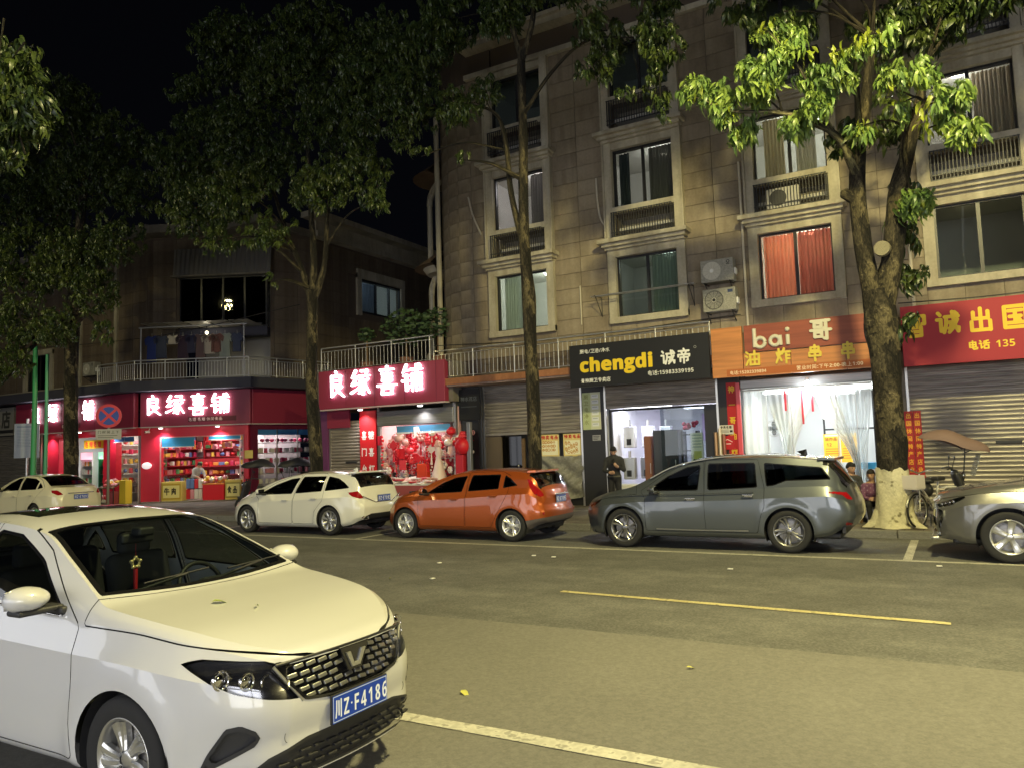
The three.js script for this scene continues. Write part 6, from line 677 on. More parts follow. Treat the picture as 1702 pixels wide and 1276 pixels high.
// ---- the cars themselves: x forward from the front axle, y up from the ground, z across
const paintOf = (r, g, b, metal = 0, rough = 0.32) => phys(r, g, b, rough, { metalness: metal, clearcoat: 1, clearcoatRoughness: 0.04 });
const onFront = (s) => (x) => x > s.xf - 0.5;
const qOf = (s, x, z) => z + Math.max(0, (s.xf - x)) - 0.0; // arc-like coordinate from the nose round the corner
const qRear = (s, x, z) => z + Math.max(0, x - s.xr);
function sedanSpec() {
  const s = {
    xf: 0.81, xr: -3.62, wheelbase: 2.604, hw: 0.852, wheelR: 0.315, archR: 0.352, rimR: 0.208, wheelW: 0.2,
    top: [[-3.62, 0.93], [-3.58, 1.07], [-3.45, 1.11], [-3.2, 1.125], [-3.08, 1.15], [-2.8, 1.305], [-2.5, 1.435], [-2.2, 1.49], [-1.85, 1.505], [-1.5, 1.487], [-1.16, 1.435], [-0.76, 1.265], [-0.42, 1.1], [-0.3, 1.045], [-0.15, 1.02], [0.1, 0.985], [0.35, 0.945], [0.55, 0.9], [0.69, 0.857], [0.77, 0.825], [0.81, 0.79]],
    belt: [[-3.62, 0.83], [-3.5, 0.99], [-3.1, 1.025], [-2, 0.995], [-1, 0.97], [-0.4, 0.955], [0, 0.945], [0.3, 0.912], [0.55, 0.868], [0.74, 0.812], [0.81, 0.765]],
    wb: [[-3.62, 0.52], [-3.5, 0.66], [-3.2, 0.73], [-2.6, 0.775], [-1.5, 0.79], [-0.4, 0.785], [0, 0.765], [0.3, 0.73], [0.5, 0.675], [0.66, 0.6], [0.77, 0.5], [0.81, 0.42]],
    wm: [[-3.62, 0.56], [-3.57, 0.68], [-3.45, 0.77], [-3.2, 0.82], [-2.6, 0.848], [-1.5, 0.852], [-0.5, 0.852], [0.1, 0.845], [0.32, 0.82], [0.5, 0.775], [0.64, 0.71], [0.74, 0.625], [0.79, 0.54], [0.81, 0.46]],
    wr: [[-3.62, 0.4], [-3.3, 0.62], [-3.08, 0.62], [-2.6, 0.57], [-1.85, 0.575], [-1.2, 0.575], [-0.82, 0.635], [-0.46, 0.7], [-0.3, 0.725], [0.1, 0.7], [0.4, 0.64], [0.62, 0.54], [0.75, 0.42], [0.81, 0.34]],
    bot: [[-3.62, 0.3], [-3.3, 0.22], [-2.6, 0.19], [0, 0.19], [0.55, 0.2], [0.81, 0.215]],
    nose: [[0.15, -0.03], [0.24, 0.01], [0.32, 0.014], [0.42, 0.005], [0.5, 0.02], [0.57, 0.024], [0.66, 0.005], [0.78, -0.03]], tail: [[0.2, -0.05], [0.4, 0], [0.6, 0.02], [0.8, 0], [1.04, -0.02], [1.14, 0.03]],
    planF: 0.22, planR: 0.12, cowl: -0.33, header: -1.16, rearTop: -2.46, rearBase: -3.1, mirror: [-0.7, 1.075], sunroof: [-2.12, -1.52],
    windows: [[[-0.6, 0.995], [-1.62, 1.03], [-1.62, 1.41], [-1.36, 1.385], [-1.0, 1.25]], [[-1.72, 1.03], [-2.55, 1.05], [-2.55, 1.29], [-2.3, 1.375], [-1.72, 1.415]], [[-2.62, 1.06], [-2.86, 1.1], [-2.78, 1.16], [-2.62, 1.25]]],
    doors: [{ poly: [[-0.42, 0.3], [-0.46, 0.92], [-0.56, 0.985], [-1.0, 1.275], [-1.36, 1.42], [-1.6, 1.44], [-1.62, 0.3]], handle: [-1.48, 0.86] }, { poly: [[-1.7, 0.3], [-1.7, 1.445], [-2.3, 1.41], [-2.6, 1.3], [-2.9, 1.1], [-2.55, 0.72], [-2.2, 0.5], [-2.12, 0.3]], handle: [-2.42, 0.89] }],
    spokes: { n: 5, off: [-0.17, 0.17], w0: 0.017, w1: 0.029, twist: -0.2 },
  };
  return s;
}
{ // white saloon in front of the viewer
  const s = sedanSpec(); s.clear = M.glass; s.tint = phys(0.3, 0.33, 0.33, 0.02, { transmission: 1, thickness: 0 }); s.plateM = plateMat('川Z·F4186'); s.plateF = 0.495; s.plateR = 0.85; s.windows.forEach((w) => (w.m = s.tint));
  const chipM = mat(0.32, 0.32, 0.31, 0.3, { metalness: 0.8 }), white = paintOf(0.62, 0.62, 0.61, 0, 0.3), q = (x, z) => qOf(s, x, z);
  const nose = (x) => x > s.xf - 0.75;
  const half = (p) => [...p, ...[...p].reverse().map(([z, y]) => [-z, y])];
  const grille = half([[0.02, 0.8], [0.5, 0.782], [0.46, 0.7], [0.36, 0.585], [0.2, 0.562], [0.02, 0.558]]);
  const lampP = [[0.515, 0.79], [0.82, 0.812], [1.06, 0.832], [1.22, 0.822], [1.14, 0.782], [1.0, 0.72], [0.84, 0.668], [0.6, 0.625], [0.385, 0.6], [0.47, 0.7]];
  const lower = half([[0.02, 0.41], [0.36, 0.4], [0.62, 0.35], [0.86, 0.245], [0.8, 0.228], [0.4, 0.225], [0.02, 0.225]]);
  const fog = [[0.66, 0.475], [0.8, 0.525], [0.9, 0.515], [1.02, 0.4], [1.1, 0.285], [1.0, 0.25], [0.9, 0.252], [1.0, 0.285], [0.99, 0.33], [0.7, 0.42]];
  s.insets = [
    { name: 'grille', both: false, m: M.gloss, push: -0.035, rim: 0.016, rimPush: 0.004, fn: (x, y, z, v, pz) => (nose(x) && v < VB + 0.4 ? sdPoly(x > s.xf - 0.12 ? pz : pz * 3, y, grille) : 1), after: (o) => { // overlapping metal chips
      for (let r = 0; r < 5; r++) for (let c = -6; c <= 6; c++) { const y = 0.592 + r * 0.04, z = (c + (r % 2) * 0.5) * 0.075; if (Math.abs(z) > 0.455 - (0.76 - y) * 0.75 || (Math.abs(z) < 0.115 - (0.76 - y) * 0.35 && y > 0.64)) continue;
        const g = rbox(0.012, 0.021, 0.055, 0.004); g.rotateZ(0.5).rotateX(z > 0 ? 0.12 : -0.12).rotateY(Math.sign(z) * -Math.abs(z) * 0.55); part('grille_chip', g, chipM, o, [s.xf - 0.012 - 0.21 * z * z, y, z]); } } },
    { name: 'headlight', m: mat(0.16, 0.16, 0.17, 0.18, { metalness: 0.9 }), push: -0.045, lens: true, fn: (x, y, z, v) => (nose(x) && v < VB + 0.02 ? sdPoly(q(x, z), y, lampP) : 1) },
    { name: 'lower_grille', both: false, m: M.blackPlastic, push: -0.03, rim: 0.014, rimPush: 0.003, rimM: M.blackPlastic, fn: (x, y, z, v, pz) => (nose(x) && v < VB ? sdPoly(Math.sign(pz) * q(x, z), y, lower) : 1), after: (o) => { for (let r = 0; r < 3; r++) for (let c = -6; c <= 6; c++) { const z = (c + (r % 2) * 0.5) * 0.085, y = 0.262 + r * 0.036; if (Math.abs(z) > 0.55 - (y - 0.25) * 1.6) continue; part('grille_bar', rbox(0.02, 0.012, 0.06, 0.003).rotateY(-z * 0.5), M.blackPlastic, o, [s.xf - 0.008 - 0.22 * z * z, y, z]); } } },
    { name: 'fog_light_surround', m: M.blackPlastic, push: -0.03, rim: 0.02, rimPush: 0.005, rimM: M.blackPlastic, fn: (x, y, z, v) => (nose(x) && v < VB ? sdPoly(q(x, z), y, fog) : 1) },
    { name: 'taillight', m: M.tail, push: 0.002, fn: (x, y, z, v) => (x < s.xr + 0.6 && v < VB + 0.1 ? sdPoly(qRear(s, x, z), y, [[0.45, 0.95], [0.95, 0.96], [1.0, 0.9], [0.8, 0.8], [0.45, 0.82]]) : 1) },
  ];
  s.finish = (root, F, sf) => {
    // emblem: a chrome V in a dark shield, and the bright strip above it
    const e = part('emblem_shield', polyGeo([[-0.11, 0.075], [0.11, 0.075], [0.05, -0.05], [-0.05, -0.05]], 0.012, 0.004).rotateY(Math.PI / 2), M.gloss, root, [sf(0.7, 0) - 0.006, 0.705, 0]);
    part('emblem', merged([polyGeo([[-0.075, 0.045], [-0.045, 0.045], [-0.018, -0.018], [-0.03, -0.035]], 0.01, 0.002), polyGeo([[0.075, 0.045], [0.03, -0.035], [0.018, -0.018], [0.045, 0.045]], 0.01, 0.002), polyGeo([[-0.03, -0.035], [-0.018, -0.018], [0.018, -0.018], [0.03, -0.035]], 0.01, 0.002)]).rotateY(Math.PI / 2).translate(0.014, 0, 0), M.alloy, e);
    const strip = []; for (let k = -9; k < 9; k++) { const z0 = k * 0.054, z1 = z0 + 0.055; strip.push(bar([sf(0.78, z0) - 0.002, 0.783 - 0.03 * z0 * z0, z0], [sf(0.78, z1) - 0.002, 0.783 - 0.03 * z1 * z1, z1], 0.008, 8)); } part('grille_strip', merged(strip), M.alloyDark, root);
    for (const sg of [1, -1]) { // lamp innards
      const g = []; for (const [z, y, r] of [[0.68, 0.735, 0.04], [0.59, 0.715, 0.036], [0.49, 0.69, 0.032]]) { const xx = s.xf - 0.1 - 0.26 * z * z - (z > 0.65 ? 0.05 : 0); g.push(new THREE.SphereGeometry(r, 16, 12).scale(0.6, 1, 1).translate(xx, y, sg * z), new THREE.TorusGeometry(r * 1.12, 0.006, 6, 20).rotateY(Math.PI / 2).translate(xx + 0.02, y, sg * z)); }
      part('headlight_reflector', merged(g), M.bulb, root);
      part('lamp_trim', merged([bar([sf(0.59, 0.37) - 0.004, 0.588, sg * 0.375], [sf(0.77, 0.5) - 0.004, 0.772, sg * 0.5], 0.008, 8)]), M.alloy, root);
      part('tow_cover', new THREE.TorusGeometry(0.032, 0.0014, 4, 28).rotateY(Math.PI / 2), M.seam, root, [sf(0.42, 0.44) - 0.003, 0.43, sg * 0.44]);
    }
    // wipers, rear-view mirror, hanging charm
    for (const [z0, z1] of [[0.62, 0.1], [0.08, -0.5]]) part('wiper', merged([bar([-0.36 - 0.16 * z0 * z0, 1.045, z0], [-0.46, 1.11, z1], 0.009, 6), bar([-0.48, 1.12, z1 - 0.18], [-0.445, 1.1, z1 + 0.3], 0.006, 6)]), M.blackPlastic, root);
    part('cowl_panel', rbox(0.14, 0.02, 1.28, 0.008, -0.38, 1.03, 0), M.blackPlastic, root);
    const rm = part('rear_view_mirror', merged([rbox(0.04, 0.07, 0.24, 0.02, -1.1, 1.3, 0, 3), bar([-1.08, 1.33, 0], [-1.02, 1.345, 0], 0.012, 6), rbox(0.1, 0.06, 0.12, 0.02, -1.04, 1.345, 0)]), M.blackPlastic, root);
    const ch = part('hanging_charm', merged([bar([-1.07, 1.265, 0.03], [-1.07, 1.17, 0.03], 0.0015, 4), bar([-1.07, 1.1, 0.03], [-1.07, 0.93, 0.03], 0.014, 10, 0.012)]), M.redPlastic, rm);
    part('charm_pendant', merged([new THREE.TorusGeometry(0.026, 0.009, 8, 20).rotateY(Math.PI / 2).translate(-1.07, 1.14, 0.03), ...[0, 1, 2, 3, 4].map((k) => new THREE.SphereGeometry(0.013, 8, 6).translate(-1.07, 1.14 + 0.034 * Math.cos(k * 1.257), 0.03 + 0.034 * Math.sin(k * 1.257)))]), mat(0.7, 0.58, 0.3, 0.35, { metalness: 0.5 }), ch);
    const tr = []; for (const sg of [1, -1]) tr.push(bar([-0.6, 0.982, sg * (F.wb(-0.6) + 0.012)], [-2.8, 1.04, sg * (F.wb(-2.8) + 0.016)], 0.007, 6)); part('belt_trim', merged(tr), M.chrome, root);
  };
  car('white_saloon', 'white saloon with blue number plate and a red charm hanging in its windscreen', null, s, white, [-3.74, 0.004, -3.3], 0);
}
const plateFar = plateMat('川Z·E7093');
function lampsFor(s, front, rear, grille) {
  const g = []; const nose = (x) => x > s.xf - 0.8, back = (x) => x < s.xr + 0.75;
  g.push({ name: 'headlight', m: s.lampM ?? M.bulb, push: -0.03, lens: true, fn: (x, y, z, v) => (nose(x) && v < VB + 0.02 ? sdPoly(qOf(s, x, z), y, front) : 1) });
  for (const p of rear) g.push({ name: 'taillight', m: p.m ?? M.tail, push: 0.003, fn: (x, y, z, v) => (back(x) && v < (p.v ?? VB + 0.6) ? sdPoly(qRear(s, x, z), y, p) : 1) });
  for (const p of grille) g.push({ name: 'grille', both: false, m: M.gloss, push: -0.02, rim: 0.015, fn: (x, y, z, v, pz) => (nose(x) && v < VB + 0.3 ? sdPoly(pz, y, p) : 1) });
  return g;
}
{ // white estate car
  const s = { xf: 0.88, xr: -3.56, wheelbase: 2.66, hw: 0.88, wheelR: 0.325, archR: 0.36, rimR: 0.225, wheelW: 0.2,
    top: [[-3.56, 0.8], [-3.52, 0.95], [-3.42, 1.1], [-3.28, 1.28], [-3.2, 1.35], [-3.1, 1.385], [-2.8, 1.415], [-2.2, 1.445], [-1.75, 1.44], [-1.3, 1.395], [-0.9, 1.3], [-0.5, 1.155], [-0.12, 0.99], [0, 0.95], [0.3, 0.87], [0.6, 0.775], [0.8, 0.7], [0.88, 0.62]],
    belt: [[-3.56, 0.75], [-3.45, 0.93], [-3.2, 1.02], [-2.7, 1.01], [-2, 0.96], [-1, 0.905], [-0.3, 0.875], [0, 0.84], [0.4, 0.76], [0.7, 0.68], [0.88, 0.58]],
    wb: [[-3.56, 0.6], [-3.4, 0.7], [-3, 0.76], [-2, 0.8], [-0.5, 0.8], [0, 0.77], [0.4, 0.7], [0.7, 0.58], [0.88, 0.42]], wm: [[-3.56, 0.66], [-3.5, 0.75], [-3.35, 0.82], [-3, 0.865], [-2, 0.88], [-0.3, 0.88], [0.2, 0.86], [0.5, 0.8], [0.7, 0.72], [0.82, 0.6], [0.88, 0.46]],
    wr: [[-3.56, 0.5], [-3.4, 0.62], [-3.1, 0.58], [-2.2, 0.6], [-1.3, 0.59], [-0.6, 0.66], [-0.1, 0.7], [0.4, 0.58], [0.88, 0.3]], bot: [[-3.56, 0.36], [-3.3, 0.25], [-2.6, 0.17], [0, 0.17], [0.88, 0.2]],
    nose: [[0.2, -0.02], [0.4, 0.01], [0.6, -0.01]], tail: [[0.3, -0.04], [0.45, 0.03], [0.6, 0.04], [0.75, 0.0], [1.0, -0.02], [1.3, 0.02]], planF: 0.3, planR: 0.14, cowl: -0.08, header: -1.22, rearTop: -3.14, rearBase: -3.42, rearW: 0.6, mirror: [-0.55, 0.985], clear: M.tint,
    windows: [Object.assign([[-0.32, 0.9], [-1.45, 0.93], [-1.6, 1.3], [-1.3, 1.27], [-0.85, 1.14]], { m: phys(0.3, 0.34, 0.32, 0.02, { transmission: 1, thickness: 0 }) }), [[-1.55, 0.935], [-2.38, 0.985], [-2.42, 1.325], [-1.7, 1.32]], [[-2.48, 0.99], [-3.18, 1.055], [-3.0, 1.18], [-2.8, 1.27], [-2.5, 1.32]]],
    doors: [{ poly: [[-0.45, 0.28], [-0.42, 0.82], [-0.28, 0.9], [-0.85, 1.17], [-1.3, 1.3], [-1.6, 1.335], [-1.5, 0.9], [-1.48, 0.28]], handle: [-1.3, 0.79] }, { poly: [[-1.56, 0.28], [-1.58, 0.9], [-1.7, 1.35], [-2.4, 1.355], [-2.44, 0.8], [-2.2, 0.55], [-2.16, 0.28]], handle: [-2.22, 0.83] }],
    spokes: { n: 9, off: [0], w0: 0.016, w1: 0.034 }, plateM: plateFar, plateR: 0.8, k7: 0.88 };
  s.insets = lampsFor(s, [[0.55, 0.62], [0.95, 0.7], [1.25, 0.76], [1.1, 0.64], [0.7, 0.54]], [[[0.5, 0.965], [0.8, 0.985], [1.2, 0.955], [1.05, 0.87], [0.82, 0.815], [0.55, 0.83]]], [[[-0.5, 0.52], [0.5, 0.52], [0.45, 0.6], [-0.45, 0.6]]]);
  s.insets.push({ name: 'rear_diffuser', both: false, m: M.blackPlastic, push: -0.015, fn: (x, y, z, v, pz) => (x < s.xr + 0.35 && v < VB ? sdPoly(pz, y, [[-0.62, 0.2], [-0.62, 0.42], [-0.45, 0.47], [0.45, 0.47], [0.62, 0.42], [0.62, 0.2]]) : 1) });
  s.finish = (root, F, sf, sr) => {
    for (const sg of [1, -1]) part('exhaust_trim', new THREE.TorusGeometry(0.055, 0.012, 8, 24).scale(1.9, 0.75, 1).rotateY(Math.PI / 2), M.chrome, root, [sr(0.36, 0.6) - 0.012, 0.385, sg * 0.6]);
    part('garnish', merged([bar([sr(0.86, 0.62) - 0.01, 0.865, -0.66], [sr(0.8, 0.3) - 0.02, 0.715, -0.3], 0.012, 6), bar([sr(0.8, 0.3) - 0.02, 0.715, -0.3], [sr(0.8, 0.3) - 0.02, 0.715, 0.3], 0.012, 6), bar([sr(0.8, 0.3) - 0.02, 0.715, 0.3], [sr(0.86, 0.62) - 0.01, 0.865, 0.66], 0.012, 6)]), M.chrome, root);
    part('roof_spoiler', polyGeo([[-0.62, 0], [0.62, 0], [0.56, 0.16], [-0.56, 0.16]], 0.024, 0.006).rotateX(Math.PI / 2).rotateY(-Math.PI / 2).translate(-3.08, 1.405, 0), phys(0.74, 0.74, 0.72, 0.3, { clearcoat: 1 }), root);
    part('roof_aerial', new THREE.ConeGeometry(0.05, 0.1, 12).scale(1.6, 1, 0.35).rotateZ(0.5), phys(0.74, 0.74, 0.72, 0.3, { clearcoat: 1 }), root, [-2.75, 1.46, 0]);
  };
  car('white_estate_car', 'white estate car with dark rear windows parked between the saloon and the orange hatchback', 'cars parked along the far kerb', s, paintOf(0.78, 0.77, 0.68, 0, 0.3), [-15.06, 0.008, -14.03], Math.PI);
}
{ // orange hatchback
  const s = { xf: 0.78, xr: -3.3, wheelbase: 2.6, hw: 0.86, wheelR: 0.31, archR: 0.345, rimR: 0.205, wheelW: 0.19,
    top: [[-3.3, 0.84], [-3.27, 0.98], [-3.17, 1.12], [-3.03, 1.28], [-2.98, 1.325], [-2.9, 1.35], [-2.5, 1.4], [-2.0, 1.425], [-1.6, 1.42], [-1.2, 1.375], [-0.85, 1.275], [-0.5, 1.13], [-0.16, 0.985], [0, 0.945], [0.3, 0.88], [0.55, 0.8], [0.72, 0.71], [0.78, 0.62]],
    belt: [[-3.3, 0.78], [-3.22, 0.93], [-3.0, 1.04], [-2.6, 1.035], [-2, 0.985], [-1.2, 0.925], [-0.4, 0.885], [0, 0.85], [0.4, 0.77], [0.65, 0.68], [0.78, 0.58]],
    wb: [[-3.3, 0.58], [-3.15, 0.68], [-2.8, 0.745], [-2, 0.78], [-0.5, 0.78], [0, 0.76], [0.4, 0.68], [0.65, 0.55], [0.78, 0.4]], wm: [[-3.3, 0.64], [-3.25, 0.73], [-3.1, 0.8], [-2.7, 0.85], [-2, 0.855], [-0.3, 0.855], [0.2, 0.835], [0.45, 0.77], [0.62, 0.68], [0.73, 0.56], [0.78, 0.45]],
    wr: [[-3.3, 0.48], [-3.15, 0.6], [-2.9, 0.56], [-2, 0.585], [-1.3, 0.58], [-0.6, 0.65], [-0.1, 0.69], [0.4, 0.56], [0.78, 0.3]], bot: [[-3.3, 0.36], [-3.05, 0.25], [-2.6, 0.19], [0, 0.19], [0.78, 0.2]],
    nose: [[0.2, -0.02], [0.35, 0.01], [0.6, -0.01]], tail: [[0.3, -0.03], [0.42, 0.04], [0.58, 0.05], [0.7, 0.0], [1.0, -0.02], [1.3, 0.02]], planF: 0.32, planR: 0.2, cowl: -0.12, header: -1.15, rearTop: -2.96, rearBase: -3.19, rearW: 0.6, mirror: [-0.55, 0.985], c4: 0.86,
    windows: [[[-0.5, 0.925], [-1.42, 0.965], [-1.5, 1.29], [-1.2, 1.26], [-0.85, 1.13]], [[-1.56, 0.975], [-2.3, 1.025], [-2.3, 1.31], [-1.62, 1.3]], [[-2.4, 1.04], [-2.72, 1.09], [-2.55, 1.22], [-2.4, 1.295]], [[-0.22, 0.91], [-0.44, 0.925], [-0.46, 0.985]]],
    doors: [{ poly: [[-0.42, 0.3], [-0.36, 0.84], [-0.48, 0.92], [-0.82, 1.145], [-1.2, 1.29], [-1.5, 1.32], [-1.48, 0.3]], handle: [-1.26, 0.83] }, { poly: [[-1.56, 0.3], [-1.58, 1.325], [-2.3, 1.34], [-2.5, 1.26], [-2.5, 0.95], [-2.3, 0.6], [-2.12, 0.3]], handle: [-2.2, 0.895] }],
    spokes: { n: 5, off: [-0.14, 0.14], w0: 0.013, w1: 0.017 }, rimM: mat(0.82, 0.82, 0.78, 0.28, { metalness: 0.7 }), plateM: plateFar, plateR: 0.8, c3: 0.4, hoodDrop: 0.0 };
  s.insets = lampsFor(s, [[0.5, 0.6], [0.85, 0.74], [1.25, 0.8], [1.05, 0.68], [0.7, 0.56]], [[[0.58, 0.99], [0.76, 1.06], [1.05, 1.16], [1.12, 1.14], [1.02, 1.0], [0.86, 0.9], [0.62, 0.88]]], [[[-0.45, 0.26], [0.45, 0.26], [0.36, 0.44], [-0.36, 0.44]]]);
  s.insets.find((i) => i.name === 'taillight').fn = (x, y, z, v) => (x < s.xr + 0.75 && v < VB + 1.2 ? sdPoly(qRear(s, x, z), y, [[0.58, 0.9], [0.67, 1.02], [0.87, 1.23], [1.05, 1.21], [1.03, 1.05], [0.94, 0.92], [0.76, 0.855]]) : 1);
  s.cladding = (x, y, z) => (x > s.xr + 0.62 ? 1 : Math.max(y - 0.47 + (x - s.xr) * 0.16, (x - s.xr - 0.62)));
  s.claddingM = mat(0.1, 0.085, 0.08, 0.5);
  s.finish = (root, F, sf, sr) => {
    part('roof_spoiler', polyGeo([[-0.58, 0], [0.58, 0], [0.5, 0.13], [-0.5, 0.13]], 0.03, 0.008).rotateX(Math.PI / 2).rotateY(-Math.PI / 2).translate(-2.88, 1.365, 0), paintOf(0.42, 0.09, 0.02, 0.45), root);
    part('tailgate_handle', rbox(0.03, 0.03, 0.56, 0.012), M.chrome, root, [sr(0.72, 0) - 0.02, 0.895, 0]);
    for (const sg of [1, -1]) part('rear_reflector', rbox(0.012, 0.045, 0.2, 0.005), M.tail, root, [sr(0.54, 0.62) + 0.02, 0.545, sg * 0.6]);
    for (const sg of [1, -1]) { part('window_strip', merged([bar([-0.5, 0.93, sg * (F.wb(-0.5) + 0.008)], [-1.0, 1.2, sg * 0.71], 0.012, 6)]), paintOf(0.4, 0.1, 0.03, 0.3), root); }
  };
  car('orange_hatchback', 'metallic orange five-door hatchback with silver five-spoke wheels', 'cars parked along the far kerb', s, paintOf(0.42, 0.09, 0.018, 0.45, 0.35), [-10.27, 0.008, -14.06], Math.PI);
}
{ // grey people carrier
  const s = { xf: 0.92, xr: -3.84, wheelbase: 2.83, hw: 0.93, wheelR: 0.345, archR: 0.385, rimR: 0.24, wheelW: 0.22,
    top: [[-3.84, 0.86], [-3.8, 1.02], [-3.7, 1.16], [-3.52, 1.4], [-3.46, 1.475], [-3.3, 1.515], [-2.8, 1.575], [-2.2, 1.6], [-1.7, 1.595], [-1.3, 1.545], [-0.9, 1.43], [-0.55, 1.28], [-0.2, 1.1], [-0.05, 1.05], [0.2, 1.0], [0.5, 0.93], [0.75, 0.86], [0.87, 0.8], [0.92, 0.73]],
    belt: [[-3.84, 0.8], [-3.74, 0.96], [-3.4, 1.06], [-2.8, 1.05], [-2, 1.0], [-1, 0.965], [-0.3, 0.95], [0, 0.92], [0.4, 0.86], [0.7, 0.79], [0.92, 0.69]],
    wb: [[-3.84, 0.64], [-3.65, 0.76], [-3.2, 0.82], [-2, 0.85], [-0.5, 0.85], [0, 0.83], [0.4, 0.77], [0.7, 0.66], [0.92, 0.45]], wm: [[-3.84, 0.7], [-3.78, 0.8], [-3.6, 0.88], [-3.2, 0.92], [-2, 0.93], [-0.3, 0.93], [0.2, 0.91], [0.5, 0.86], [0.72, 0.77], [0.86, 0.64], [0.92, 0.5]],
    wr: [[-3.84, 0.5], [-3.65, 0.66], [-3.4, 0.62], [-2.5, 0.67], [-1.4, 0.66], [-0.8, 0.7], [-0.15, 0.76], [0.4, 0.64], [0.92, 0.34]], bot: [[-3.84, 0.42], [-3.5, 0.3], [-2.8, 0.21], [0, 0.21], [0.92, 0.22]],
    nose: [[0.2, -0.04], [0.4, 0.0], [0.6, 0.02], [0.75, 0.0]], tail: [[0.4, -0.06], [0.6, 0.05], [0.75, 0.04], [0.9, 0.0], [1.1, -0.02], [1.5, 0.02]], planF: 0.3, planR: 0.16, cowl: -0.16, header: -1.24, rearTop: -3.42, rearBase: -3.74, rearW: 0.66, mirror: [-0.62, 1.02], handleM: M.chrome,
    windows: [Object.assign([[-0.42, 0.985], [-1.36, 1.0], [-1.4, 1.435], [-1.15, 1.4], [-0.82, 1.25]], { m: phys(0.16, 0.18, 0.18, 0.02, { transmission: 1, thickness: 0 }) }), [[-1.52, 1.0], [-2.36, 1.045], [-2.32, 1.455], [-1.52, 1.455]], [[-2.5, 1.06], [-2.62, 1.075], [-2.82, 1.15], [-3.5, 1.165], [-3.36, 1.36], [-2.46, 1.45]]],
    doors: [{ poly: [[-0.46, 0.34], [-0.44, 0.88], [-0.36, 0.98], [-0.8, 1.275], [-1.15, 1.43], [-1.42, 1.465], [-1.46, 0.34]], handle: [-1.24, 0.87] }, { poly: [[-1.5, 0.34], [-1.5, 1.48], [-2.34, 1.48], [-2.44, 1.04], [-2.44, 0.75], [-2.38, 0.6], [-2.32, 0.34]], handle: [-2.22, 0.93] }],
    spokes: { n: 5, off: [-0.2, 0.14], w0: 0.014, w1: 0.02, twist: 0.12 }, rimM: mat(0.3, 0.3, 0.3, 0.3, { metalness: 0.9 }), plateM: plateFar, c3: 0.5 };
  s.insets = lampsFor(s, [[0.62, 0.74], [0.85, 0.78], [1.15, 0.84], [1.2, 0.81], [0.98, 0.72], [0.66, 0.68]], [[[0.35, 0.955], [0.85, 0.96], [1.25, 0.985], [1.23, 0.955], [0.96, 0.92], [0.86, 0.85], [0.62, 0.84], [0.45, 0.9]], [[0.7, 0.47], [0.95, 0.5], [0.95, 0.455], [0.7, 0.43]]], [[[-0.5, 0.5], [0.5, 0.5], [0.45, 0.72], [-0.45, 0.72]]]);
  s.finish = (root, F, sf, sr) => {
    part('roof_spoiler', polyGeo([[-0.66, 0], [0.66, 0], [0.6, 0.24], [-0.6, 0.24]], 0.03, 0.008).rotateX(Math.PI / 2).rotateY(-Math.PI / 2).rotateZ(0.06).translate(-3.3, 1.51, 0), paintOf(0.09, 0.1, 0.1, 0.6), root);
    part('roof_aerial', new THREE.ConeGeometry(0.06, 0.12, 12).scale(1.8, 1, 0.35).rotateZ(0.6), M.gloss, root, [-3.0, 1.6, 0]);
    for (const sg of [1, -1]) { part('roof_rail', tube([[-0.5, 1.21, sg * 0.79], [-0.85, 1.385, sg * 0.725], [-1.3, 1.5, sg * 0.69], [-2, 1.57, sg * 0.675], [-2.8, 1.545, sg * 0.66], [-3.3, 1.49, sg * 0.62]], 0.013, 30, 6), M.alloy, root);
      part('side_strip', tube([[-0.62, 0.34, sg * 0.925], [-1.4, 0.335, sg * 0.937], [-2.2, 0.34, sg * 0.937]], 0.012, 12, 6), mat(0.35, 0.35, 0.34, 0.35, { metalness: 0.8 }), root);
      part('crease_trim', tube([[0.25, 0.905, sg * 0.86], [-0.5, 0.925, sg * 0.888], [-1.4, 0.945, sg * 0.897], [-2.3, 0.97, sg * 0.893]], 0.007, 20, 6), paintOf(0.12, 0.13, 0.13, 0.7, 0.25), root); }
  };
  car('grey_people_carrier', 'dark grey people carrier with silver roof rails parked before the fried snack shop', 'cars parked along the far kerb', s, paintOf(0.115, 0.13, 0.145, 0.6, 0.34), [-5.24, 0.008, -13.96], Math.PI);
}
